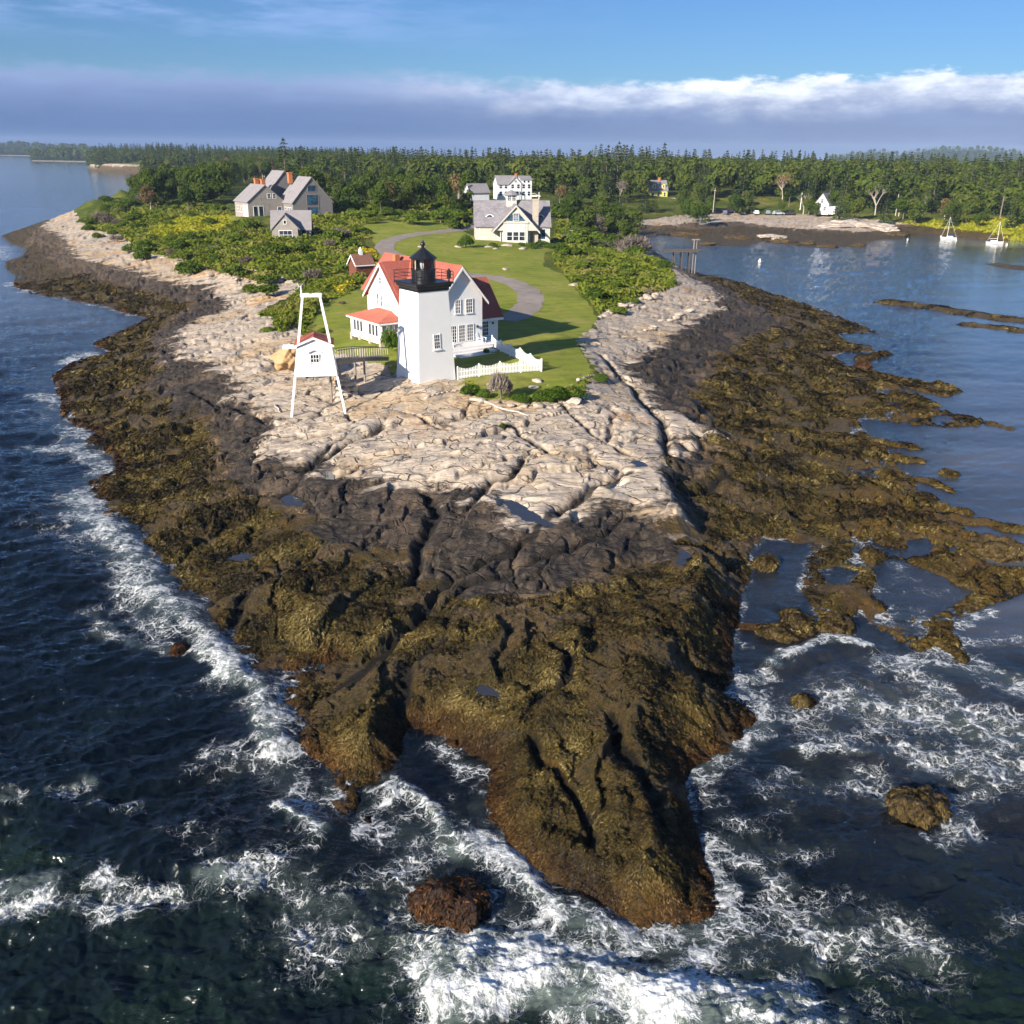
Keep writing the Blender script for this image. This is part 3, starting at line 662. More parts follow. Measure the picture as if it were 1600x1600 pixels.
Zw = (wave - 0.2) * amp * sstep(0.5, -5, SDC) + 0.03 * fbm(X * .4, Y * 1.1, 3, 19) * sstep(2500, 400, rr) * 0.8
crest = [(at(a, b, 0), h) for a, b, h in [(700,1545,.35),(770,1515,.85),(860,1518,.95),(960,1548,.9),(1060,1575,.8),(1180,1604,.7),(1300,1650,.5)]]
d = dist_poly(wxx, wyy, [q for q, _ in crest])
Zw = Zw + 0.6 * np.exp(-(d / 1.15) ** 2) * (0.9 + .15 * fbm(X * .5, Y * .5, 2, 37))
for pl, w, h in (([(600,1240),(622,1222),(662,1260),(702,1303),(745,1330),(830,1392),(940,1452)],.8,.35),([(310,990),(345,1030),(412,1092),(432,1160)],1.1,.5),([(165,825),(225,890),(240,930),(292,968)],1.5,.5),
   ([(1210,1040),(1300,1004),(1345,1010)],.8,.35),([(436,1272),(462,1298),(505,1310)],.6,.3),([(1258,1178),(1318,1170),(1345,1186)],.8,.3),([(1128,1100),(1160,1062)],.6,.3),([(1170,1260),(1280,1290),(1370,1330)],2.2,.35),([(120,1340),(320,1330),(460,1370)],2.5,.4),([(20,780),(90,900)],4,.35)):
    Zw = Zw + h * np.exp(-(dist_poly(wxx, wyy, P(pl, 0.0)) / w) ** 2)
Zw = Zw + foam * (0.03 + 0.03 * fbm(X * 2.2, Y * 2.2, 3, 39)) * (rr < 200)
depth = np.maximum(0.0, -Zg)
opac = 1 - np.exp(-depth * 1.15) * 0.85
opac = np.where(SDC > 0.3, 0.25, opac); opac = np.clip(opac + 0.25 * foam, 0, 1)
green = sstep(34, 24, Y + .15 * X) * (0.45 + .9 * np.clip(fbm(X * .13, Y * .13, 3, 47), -.4, .6)) + 0.5 * sstep(60, 30, rr) * np.clip(fbm(X * .2, Y * .2, 2, 48) + .1, 0, 1)
fleck = sstep(60, 30, rr) * (1 - calm)
keep = (SDC < 1.5)
fv = lambda a: a[:-1, :-1] | a[1:, :-1] | a[:-1, 1:] | a[1:, 1:]
sea_m = water_material()
# keep the sheet under the low right-hand flat too, so that it shows between the boulders
low_ground = (Zg < 0.35)
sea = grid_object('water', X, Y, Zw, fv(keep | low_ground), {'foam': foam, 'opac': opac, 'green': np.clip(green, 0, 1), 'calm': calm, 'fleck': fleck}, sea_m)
sea['kind'] = 'structure'

# tide pools: still water lying in hollows of the rock
def pool_material():
    N = NT('pool_water'); p = N.pos()
    nb = N.bump(N.noise(p, 3, 3), 0.15, 0.02)
    tr = N.n('ShaderNodeBsdfDiffuse', {'Color': (0.035, 0.032, 0.028, 1)}).outputs[0]
    gl = N.n('ShaderNodeBsdfGlossy', {'Roughness': 0.04, 'Normal': nb}).outputs[0]
    return N.out(N.n('ShaderNodeMixShader', {0: N.math('ADD', N.n('ShaderNodeFresnel', {'IOR': 1.45}).outputs[0], 0.06), 1: tr, 2: gl}).outputs[0])
pool_m = pool_material()
for (pl, _z), z in zip([q for q in POOLS if q[1] >= .4], POOLZ):
    c = pl.mean(0); bm = bmesh.new()
    vs = [bm.verts.new((c[0] + (q[0] - c[0]) * 1.35, c[1] + (q[1] - c[1]) * 1.35, z)) for q in pl]
    f = bm.faces.new(vs); f.normal_update()
    if f.normal.z < 0: f.normal_flip()
    me = bpy.data.meshes.new('pool_water'); bm.to_mesh(me); bm.free(); me.materials.append(pool_m)
    o = bpy.data.objects.new('pool_water', me); COL.objects.link(o); o['kind'] = 'structure'

# ------------------------------------------------------------------ sky and sun
SUN_EL = math.radians(23); SUN_AZ = math.radians(51)      # light travels towards +X and a little +Y
SUNV = Vector((-math.cos(SUN_AZ) * math.cos(SUN_EL), -math.sin(SUN_AZ) * math.cos(SUN_EL), math.sin(SUN_EL)))
def make_world():
    N = NT('World', True); scene.world = N.owner
    sky = N.n('ShaderNodeTexSky', sky_type='NISHITA', sun_disc=False, sun_elevation=SUN_EL, sun_rotation=math.atan2(SUNV.x, SUNV.y), altitude=30, air_density=1.0, dust_density=0.3, ozone_density=2.5)
    g = N.n('ShaderNodeTexCoord').outputs['Generated']
    xyz = N.n('ShaderNodeSeparateXYZ', {0: g}); z = xyz.outputs[2]
    el = N.math('MULTIPLY', N.math('ARCSINE', z), 57.2958)
    azv = N.n('ShaderNodeCombineXYZ', {0: N.math('DIVIDE', xyz.outputs[0], N.math('ADD', N.math('ABSOLUTE', xyz.outputs[1]), 0.15)), 1: N.math('MULTIPLY', el, 0.0), 2: z}).outputs[0]
    # clear sky, deeper blue than the plain model close to the horizon
    clear = N.mix(1.0, sky.outputs[0], N.mix(N.mr(el, 12, 45), (0.33, 0.51, 0.80), (0.75, 0.9, 1.15)), 'MULTIPLY')
    # cloud bank low over the land
    nb = N.noise(N.mapping(g, scale=(2.2, 2.2, 3.0)), 1.6, 3, 0.5)
    nf = N.noise(N.mapping(g, scale=(9, 9, 26)), 2.4, 6, 0.6)
    top = N.math('ADD', 3.75, N.math('ADD', N.math('MULTIPLY', N.math('SUBTRACT', nb, 0.5), 2.4), N.math('MULTIPLY', N.math('SUBTRACT', nf, 0.5), 1.9)))
    rightness = N.mr(N.math('DIVIDE', xyz.outputs[0], N.math('ADD', N.math('ABSOLUTE', xyz.outputs[1]), 0.2)), -0.2, 0.2)
    top = N.math('ADD', top, N.math('MULTIPLY', rightness, -0.25))
    below = N.math('SUBTRACT', top, el)                     # degrees under the cloud's upper edge
    soft = N.n('ShaderNodeMix', {0: rightness, 2: 0.9, 3: 0.28}, data_type='FLOAT').outputs[0]
    m = N.mr(N.math('DIVIDE', below, soft), -0.4, 1.0)
    m = N.math('MULTIPLY', m, N.mr(el, -2, 0.0, 0.0, 1.0))
    bright = N.math('MULTIPLY', N.mr(N.math('ADD', below, N.math('MULTIPLY', N.math('SUBTRACT', nf, 0.5), -3.0)), 2.2, 0.1), rightness)
    lump = N.mr(nf, 0.36, 0.66)
    body = N.mix(N.mr(el, 0.4, 4.0), N.mix(N.mr(xyz.outputs[0], -.3, .45), (0.055, 0.103, 0.225), (0.135, 0.178, 0.29)), (0.145, 0.2, 0.345))
    body = N.mix(N.math('MULTIPLY', bright, N.math('ADD', 0.5, N.math('MULTIPLY', lump, 0.5))), body, (0.6, 0.63, 0.69))
    body = N.mix(N.math('MULTIPLY', N.mr(below, 1.6, 0.2), N.math('SUBTRACT', 0.42, N.math('MULTIPLY', rightness, 0.4))), body, (0.2, 0.265, 0.44))
    nt = N.noise(N.mapping(g, scale=(4, 4, 34)), 1.5, 6, 0.62)
    body = N.mix(N.mr(nt, .4, .68, 0, .3), body, N.mix(1.0, body, (1.26, 1.3, 1.28), 'MULTIPLY'))
    body = N.mix(N.mr(nf, .5, .3, 0, .22), body, N.mix(1.0, body, (.72, .78, .88), 'MULTIPLY'))
    cb = N.n('ShaderNodeBackground', {0: body, 1: 1.0}).outputs[0]
    # thin high wisps at the left
    nw = N.noise(N.mapping(g, rot=(0, 0.12, 0), scale=(5, 5, 30)), 1.3, 5, 0.62)
    wisp = N.math('MULTIPLY', N.mr(nw, 0.45, 0.7), N.math('MULTIPLY', N.mr(el, 4.5, 6.5), N.mr(xyz.outputs[0], 0.15, -0.3, 0, 0.55)))
    sk = N.n('ShaderNodeBackground', {0: clear, 1: SKY_STRENGTH}).outputs[0]
    wi = N.n('ShaderNodeBackground', {0: (0.23, 0.32, 0.56, 1), 1: 1.0}).outputs[0]
    s1 = N.n('ShaderNodeMixShader', {0: wisp, 1: sk, 2: wi}).outputs[0]
    s2 = N.n('ShaderNodeMixShader', {0: m, 1: s1, 2: cb}).outputs[0]
    o = N.n('ShaderNodeOutputWorld'); N.t.links.new(s2, o.inputs[0])
SKY_STRENGTH = 0.07
make_world()
L = bpy.data.lights.new('sun', 'SUN'); L.energy = 5.0; L.angle = math.radians(0.53); L.color = (1.0, 0.9, 0.76)
lo = bpy.data.objects.new('sun', L); COL.objects.link(lo); lo.rotation_euler = SUNV.to_track_quat('Z', 'Y').to_euler()
cam = bpy.data.cameras.new('camera'); co = bpy.data.objects.new('camera', cam); COL.objects.link(co)
cam.sensor_width = 36; cam.lens = 36 * F_PX / 1600; cam.clip_start = 0.5; cam.clip_end = 20000
M = Matrix(((RGT[0], UPV[0], -FWD[0], 0), (RGT[1], UPV[1], -FWD[1], 0), (RGT[2], UPV[2], -FWD[2], H_CAM), (0, 0, 0, 1)))
co.matrix_world = M
scene.camera = co
vs = scene.view_settings; vs.view_transform = 'Standard'; vs.look = 'None'; vs.gamma = 1; vs.exposure = 0.95
cy = scene.cycles
cy.use_denoising = True; cy.max_bounces = 6; cy.diffuse_bounces = 2; cy.glossy_bounces = 3; cy.transmission_bounces = 4; cy.transparent_max_bounces = 8; cy.volume_bounces = 0
cy.caustics_reflective = False; cy.caustics_refractive = False
cy.use_adaptive_sampling = True; cy.adaptive_threshold = 0.04
scene.render.resolution_x = scene.render.resolution_y = 1024
# ------------------------------------------------------------------ builders
class MB:
    """collects shapes and links them as ONE mesh object"""
    def __init__(s): s.v = []; s.f = []; s.m = []; s.mat = 0; s.M = None
    def _add(s, vs, fs):
        b = len(s.v)
        for p in vs:
            p = Vector(p); s.v.append(tuple(s.M @ p) if s.M else tuple(p))
        for f in fs: s.f.append([b + i for i in f]); s.m.append(s.mat)
        return s
    def box(s, c, d, rz=0.0, ry=0.0):
        R = Matrix.Rotation(rz, 3, 'Z') @ Matrix.Rotation(ry, 3, 'Y')
        vs = [Vector(c) + R @ Vector((x * d[0] / 2, y * d[1] / 2, z * d[2] / 2)) for x in (-1, 1) for y in (-1, 1) for z in (-1, 1)]
        return s._add(vs, [(0, 1, 3, 2), (4, 6, 7, 5), (0, 4, 5, 1), (2, 3, 7, 6), (0, 2, 6, 4), (1, 5, 7, 3)])
    def span(s, a, b):
        """box between two opposite corners"""
        return s.box([(a[i] + b[i]) / 2 for i in range(3)], [abs(b[i] - a[i]) for i in range(3)])
    def bar(s, p, q, w, h=None):
        """square bar from p to q"""
        p, q = Vector(p), Vector(q); d = (q - p).normalized(); h = h or w
        up = Vector((0, 0, 1)) if abs(d.z) < 0.95 else Vector((0, 1, 0))
        a = d.cross(up).normalized(); b = a.cross(d).normalized()
        vs = [e + a * (i * w / 2) + b * (j * h / 2) for e in (p, q) for i, j in ((-1, -1), (1, -1), (1, 1), (-1, 1))]
        return s._add(vs, [(0, 1, 2, 3), (4, 7, 6, 5), (0, 4, 5, 1), (1, 5, 6, 2), (2, 6, 7, 3), (3, 7, 4, 0)])
    def tube(s, p, q, r0, r1=None, n=10, caps=True):
        p, q = Vector(p), Vector(q); d = (q - p).normalized(); r1 = r0 if r1 is None else r1
        up = Vector((0, 0, 1)) if abs(d.z) < 0.95 else Vector((0, 1, 0))
        a = d.cross(up).normalized(); b = a.cross(d).normalized()
        vs = [e + (a * math.cos(2 * math.pi * k / n) + b * math.sin(2 * math.pi * k / n)) * r for e, r in ((p, r0), (q, r1)) for k in range(n)]
        fs = [(k, (k + 1) % n, n + (k + 1) % n, n + k) for k in range(n)]
        if caps: fs += [tuple(range(n))[::-1], tuple(range(n, 2 * n))]
        return s._add(vs, fs)
    def lathe(s, prof, n=16, c=(0, 0, 0)):
        """profile of (radius, z) pairs turned about the vertical"""
        vs = [(c[0] + r * math.cos(2 * math.pi * k / n), c[1] + r * math.sin(2 * math.pi * k / n), c[2] + z) for r, z in prof for k in range(n)]
        fs = [(i * n + k, i * n + (k + 1) % n, (i + 1) * n + (k + 1) % n, (i + 1) * n + k) for i in range(len(prof) - 1) for k in range(n)]
        fs += [tuple(range(n))[::-1], tuple(range((len(prof) - 1) * n, len(prof) * n))]
        return s._add(vs, fs)
    def loft(s, rings):
        n = len(rings[0]); vs = [p for r in rings for p in r]
        fs = [(i * n + k, i * n + (k + 1) % n, (i + 1) * n + (k + 1) % n, (i + 1) * n + k) for i in range(len(rings) - 1) for k in range(n)]
        fs += [tuple(range(n))[::-1], tuple(range((len(rings) - 1) * n, len(rings) * n))]
        return s._add(vs, fs)
    def slab(s, pts, t):
        """flat polygon given a thickness t along its normal (downwards)"""
        P_ = [Vector(p) for p in pts]; nrm = (P_[1] - P_[0]).cross(P_[2] - P_[0]).normalized()
        if nrm.z < 0: nrm = -nrm
        return s.loft([[p for p in P_], [p - nrm * t for p in P_]])
    def prism(s, pts, vec):
        vec = Vector(vec)
        return s.loft([[Vector(p) for p in pts], [Vector(p) + vec for p in pts]])
    def build(s, name, mat, parent=None, smooth=False, bevel=0.0):
        me = bpy.data.meshes.new(name); me.from_pydata(s.v, [], s.f)
        mats = mat if isinstance(mat, (list, tuple)) else [mat]
        for m in mats: me.materials.append(m)
        bm = bmesh.new(); bm.from_mesh(me); bmesh.ops.recalc_face_normals(bm, faces=bm.faces)
        if len(mats) > 1:
            for f, k in zip(bm.faces, s.m): f.material_index = k
        if bevel: bmesh.ops.bevel(bm, geom=bm.edges[:], offset=bevel, segments=1, affect='EDGES', clamp_overlap=True)
        if smooth:
            for f in bm.faces: f.smooth = True
        bm.to_mesh(me); bm.free()
        o = bpy.data.objects.new(name, me); COL.objects.link(o)
        if parent: o.parent = parent
        return o

def thing(name, label, cat, loc=(0, 0, 0), rz=0.0, group=None):
    o = bpy.data.objects.new(name, None); COL.objects.link(o); o.empty_display_size = 0.5
    o.location = loc; o.rotation_euler = (0, 0, rz); tag(o, label, cat, group); return o
def tag(o, label, cat, group=None, kind=None):
    o['label'] = label; o['category'] = cat
    if group: o['group'] = group
    if kind: o['kind'] = kind
    return o
def copy_tree(o, parent=None):
    c = o.copy(); COL.objects.link(c); c.parent = parent
    for ch in list(o.children): copy_tree(ch, c)
    return c

# ------------------------------------------------------------------ materials of built things
def paint(name, col, rough=0.55, dirt=0.25, boards=0.0, spec=0.4, scale=1.5, dirtcol=None):
    N = NT(name); p = N.objco()
    n = N.noise(p, scale, 5, 0.65); n2 = N.noise(p, scale * 9, 3, 0.6)
    dc = dirtcol or tuple(c * 0.55 for c in col)
    c = N.mix(N.math('MULTIPLY', N.mr(n, 0.42, 0.75), dirt), col, dc)
    c = N.mix(N.mr(n2, 0.5, 0.8, 0, dirt * 0.5), c, dc)
    h = n2
    if boards:
        z = N.n('ShaderNodeSeparateXYZ', {0: p}).outputs[2]
        sw = N.math('FRACT', N.math('DIVIDE', z, boards))
        h = N.math('ADD', N.math('MULTIPLY', sw, -1.0), N.math('MULTIPLY', n2, 0.2))
        c = N.mix(N.math('MULTIPLY', N.mr(sw, 0.9, 1.0), 0.3), c, dc)
    return N.out(N.principled(c, rough, N.bump(h, 0.6, 0.02), **{'Specular IOR Level': spec}))
def shingle(name, c0, c1, row=0.2, wid=0.28, rough=0.9):
    N = NT(name); p = N.objco(); g = N.n('ShaderNodeNewGeometry')
    xyz = N.n('ShaderNodeSeparateXYZ', {0: p})
    u = N.math('ADD', xyz.outputs[0], N.math('MULTIPLY', xyz.outputs[1], 0.77))
    uv = N.n('ShaderNodeCombineXYZ', {0: u, 1: xyz.outputs[2], 2: 0.0}).outputs[0]
    br = N.n('ShaderNodeTexBrick', {'Vector': uv, 'Color1': (0.2, 0.2, 0.2, 1), 'Color2': (0.9, 0.9, 0.9, 1), 'Mortar': (0, 0, 0, 1), 'Scale': 1.0, 'Mortar Size': 0.012, 'Brick Width': wid, 'Row Height': row, 'Bias': 0.0})
    n = N.noise(p, 0.6, 5, 0.65); n2 = N.noise(p, 5, 4, 0.7)
    f = N.math('ADD', N.math('MULTIPLY', br.outputs[0], 0.55), N.math('MULTIPLY', n2, 0.45))
    c = N.mix(f, c0, c1)
    c = N.mix(N.mr(n, 0.45, 0.75, 0, 0.35), c, tuple(a * 0.6 for a in c0))
    return N.out(N.principled(c, rough, N.bump(br.outputs[0], 0.5, 0.03), **{'Specular IOR Level': 0.2}))
def simple(name, col, rough=0.6, metal=0.0, spec=0.4):
    N = NT(name); n = N.noise(N.objco(), 6, 4, 0.6)
    c = N.mix(N.mr(n, 0.35, 0.75, 0, 0.35), col, tuple(x * 0.6 for x in col))
    return N.out(N.principled(c, rough, N.bump(n, 0.2, 0.01), Metallic=metal, **{'Specular IOR Level': spec}))
def glass_dark(name, col=(0.015, 0.02, 0.03), rough=0.08):
    N = NT(name); n = N.noise(N.objco(), 0.8, 3)
    return N.out(N.principled(N.mix(N.mr(n, 0.4, 0.7), col, tuple(x * 2.6 for x in col)), rough, **{'Specular IOR Level': 0.7}))
M_ = dict(
    white=paint('white_clapboard', (0.80, 0.80, 0.79), 0.6, 0.12, 0.16), masonry=paint('white_masonry', (0.82, 0.82, 0.80), 0.7, 0.16, 0.0, scale=0.9, dirtcol=(0.62, 0.60, 0.55)),
    trim=paint('white_trim', (0.83, 0.83, 0.82), 0.5, 0.08), redroof=shingle('red_roof', (0.28, 0.075, 0.056), (0.46, 0.15, 0.105), 0.16, 0.3),
    porchroof=shingle('porch_red_roof', (0.43, 0.12, 0.08), (0.56, 0.19, 0.125), 0.16, 0.3), black=paint('black_metal', (0.012, 0.012, 0.014), 0.35, 0.2, spec=0.6), blackrail=paint('black_rail', (0.012, 0.012, 0.014), 0.4, 0.1),
    glass=glass_dark('window_glass'), blueglass=glass_dark('blue_glass', (0.02, 0.05, 0.085)), greyshingle=shingle('weathered_shingle', (0.22, 0.20, 0.18), (0.42, 0.38, 0.34), 0.18, 0.2), board=paint('weathered_boards', (0.21, 0.195, 0.19), 0.9, 0.4),
    greyroof=shingle('grey_roof', (0.19, 0.18, 0.19), (0.33, 0.31, 0.31), 0.2, 0.3), slateroof=shingle('slate_roof', (0.13, 0.13, 0.15), (0.36, 0.33, 0.34), 0.25, 0.5), brick=shingle('red_brick', (0.22, 0.06, 0.035), (0.34, 0.11, 0.06), 0.1, 0.22),
    orangebrick=shingle('orange_brick', (0.45, 0.15, 0.06), (0.55, 0.22, 0.1), 0.1, 0.22), stone=paint('granite_blocks', (0.46, 0.40, 0.33), 0.9, 0.7, scale=3.0), wood=paint('grey_wood', (0.24, 0.205, 0.175), 0.9, 0.5, scale=4),
    driftwood=paint('bleached_driftwood', (0.5, 0.45, 0.4), 0.9, 0.4, scale=3), cream=paint('cream_shingle', (0.52, 0.50, 0.455), 0.85, 0.35, 0.2), yellow=paint('yellow_clapboard', (0.70, 0.58, 0.10), 0.7, 0.15, 0.16), bluewhite=paint('pale_clapboard', (0.66, 0.68, 0.70), 0.7, 0.15, 0.16),
    deck=paint('white_deck_boards', (0.78, 0.76, 0.73), 0.7, 0.25), brass=simple('lamp_metal', (0.1, 0.1, 0.1), 0.4, 0.8), redglass=simple('red_glass', (0.35, 0.01, 0.015), 0.15), peach=simple('peach_curtain', (0.62, 0.42, 0.28), 0.7), lens=simple('lens_body', (0.55, 0.56, 0.55), 0.2),
    tyre=simple('tyre_rubber', (0.015, 0.015, 0.015), 0.9), hull=paint('white_hull', (0.82, 0.82, 0.8), 0.3, 0.05, spec=0.5), orangelichen=paint('lichen_stone', (0.42, 0.30, 0.17), 0.95, 0.9, scale=1.6, dirtcol=(0.5, 0.24, 0.05)), brownroof=shingle('brown_roof', (.17, .075, .055), (.3, .15, .11), .16, .3), darkbrick=shingle('dark_brick', (.13, .045, .03), (.22, .08, .05), .1, .22))
def clear_glass():
    N = NT('lantern_glass')
    t = N.n('ShaderNodeBsdfTransparent', {'Color': (0.95, 0.97, 0.97, 1)}).outputs[0]; g = N.n('ShaderNodeBsdfGlossy', {'Roughness': 0.03}).outputs[0]
    return N.out(N.n('ShaderNodeMixShader', {0: N.math('ADD', N.n('ShaderNodeFresnel', {'IOR': 1.5}).outputs[0], 0.06), 1: t, 2: g}).outputs[0])
M_['clear'] = clear_glass()

def wall_M(kind, c):
    """frame on a wall: u along it, n outwards, z up"""
    if kind == '-y': return Matrix(((1, 0, 0, 0), (0, -1, 0, c), (0, 0, 1, 0), (0, 0, 0, 1)))
    if kind == '-x': return Matrix(((0, -1, 0, c), (-1, 0, 0, 0), (0, 0, 1, 0), (0, 0, 0, 1))) @ Matrix(((-1, 0, 0, 0), (0, 1, 0, 0), (0, 0, 1, 0), (0, 0, 0, 1)))
    if kind == '+x': return Matrix(((0, 1, 0, c), (1, 0, 0, 0), (0, 0, 1, 0), (0, 0, 0, 1)))
def window(parent, W, u, z, w, h, cols=2, rows=2, fr=0.07, name='window', mat='trim', pane='glass', sill=True, off=0.0):
    """a window on wall frame W centred at (u, z): frame with muntins, pane as its sub-part"""
    m = MB(); m.M = W; o = off
    m.span((u - w / 2 - fr, o - 0.02, z - h / 2 - fr), (u - w / 2, o + 0.07, z + h / 2 + fr)); m.span((u + w / 2, o - 0.02, z - h / 2 - fr), (u + w / 2 + fr, o + 0.07, z + h / 2 + fr))
    m.span((u - w / 2, o - 0.02, z + h / 2), (u + w / 2, o + 0.069, z + h / 2 + fr)); m.span((u - w / 2, o - 0.02, z - h / 2 - fr), (u + w / 2, o + 0.069, z - h / 2))
    if sill: m.span((u - w / 2 - fr - 0.05, o - 0.02, z - h / 2 - fr - 0.06), (u + w / 2 + fr + 0.05, o + 0.12, z - h / 2 - fr - 0.002))
    b = 0.022
    for i in range(1, cols): m.span((u - w / 2 + w * i / cols - b, o, z - h / 2 + 0.001), (u - w / 2 + w * i / cols + b, o + 0.045, z + h / 2 - 0.001))
    for j in range(1, rows):
        bb = b * (1.7 if j * 2 == rows else 1)
        m.span((u - w / 2 + 0.001, o, z - h / 2 + h * j / rows - bb), (u + w / 2 - 0.001, o + 0.048, z - h / 2 + h * j / rows + bb))
    f = m.build(name, M_[mat], parent)
    g = MB(); g.M = W; g.span((u - w / 2, o - 0.015, z - h / 2), (u + w / 2, o + 0.02, z + h / 2)); g.build('pane', M_[pane], f)
    return f
def gable_wall(m, x0, x1, y0, y1, z0, ze, zr, axis):
    """block with gables; axis 'y' = ridge along y (gables on the y walls), 'x' the other way"""
    if axis == 'y':
        xm = (x0 + x1) / 2
        m.prism([(x0, y0, z0), (x1, y0, z0), (x1, y0, ze), (xm, y0, zr), (x0, y0, ze)], (0, y1 - y0, 0))
    else:
        ym = (y0 + y1) / 2
        m.prism([(x0, y0, z0), (x0, y1, z0), (x0, y1, ze), (x0, ym, zr), (x0, y0, ze)], (x1 - x0, 0, 0))
def gable_roof(m, x0, x1, y0, y1, ze, zr, axis, ov=0.35, end=0.3, t=0.14, lift=0.03):
    if axis == 'y':
        xm = (x0 + x1) / 2; s = (zr - ze) / (xm - x0)
        for sx, xe in ((-1, x0), (1, x1)):
            xo = xe + sx * ov; zo = ze - s * ov
            n = Vector((sx * s, 0, 1)).normalized() * t; l = Vector((0, 0, lift))
            a = [Vector((xm, y0 - end, zr)) + l, Vector((xo, y0 - end, zo)) + l, Vector((xo, y1 + end, zo)) + l, Vector((xm, y1 + end, zr)) + l]
            k = Vector((0, 0, t / Vector((s, 0, 1)).normalized().z))
            m.loft([[a[0] + k, a[1] + k, a[2] + k, a[3] + k], a])
    else:
        ym = (y0 + y1) / 2; s = (zr - ze) / (ym - y0)
        for sy, ye in ((-1, y0), (1, y1)):
            yo = ye + sy * ov; zo = ze - s * ov; l = Vector((0, 0, lift))
            a = [Vector((x0 - end, ym, zr)) + l, Vector((x0 - end, yo, zo)) + l, Vector((x1 + end, yo, zo)) + l, Vector((x1 + end, ym, zr)) + l]
            k = Vector((0, 0, t / Vector((s, 0, 1)).normalized().z))
            m.loft([[v + k for v in a], a])
def barge(m, x0, x1, y, ze, zr, axis, ov=0.35, d=0.28, t=0.08, sgn=-1, end=0.3):
    """bargeboards along a gable's sloping edges"""
    if axis == 'y':
        xm = (x0 + x1) / 2; s = (zr - ze) / (xm - x0)
        for sx, xe in ((-1, x0), (1, x1)):
            a = Vector((xm, y, zr + 0.10)); b = Vector((xe + sx * ov, y, ze - s * ov + 0.10))
            m.prism([a, b, b - Vector((0, 0, d)), a - Vector((0, 0, d * 1.2))], (0, sgn * t, 0))
    else:
        ym = (x0 + x1) / 2; s = (zr - ze) / (ym - x0)
        for sy, ye in ((-1, x0), (1, x1)):
            a = Vector((y, ym, zr + 0.10)); b = Vector((y, ye + sy * ov, ze - s * ov + 0.10))
            m.prism([a, b, b - Vector((0, 0, d)), a - Vector((0, 0, d * 1.2))], (sgn * t, 0, 0))

A37 = math.radians(37)
EX = np.array([math.cos(A37), math.sin(A37)]); EY = np.array([-math.sin(A37), math.cos(A37)])
P0 = at(655, 605, 4.0)[:2]
def wl(x, y): return P0 + x * EX + y * EY

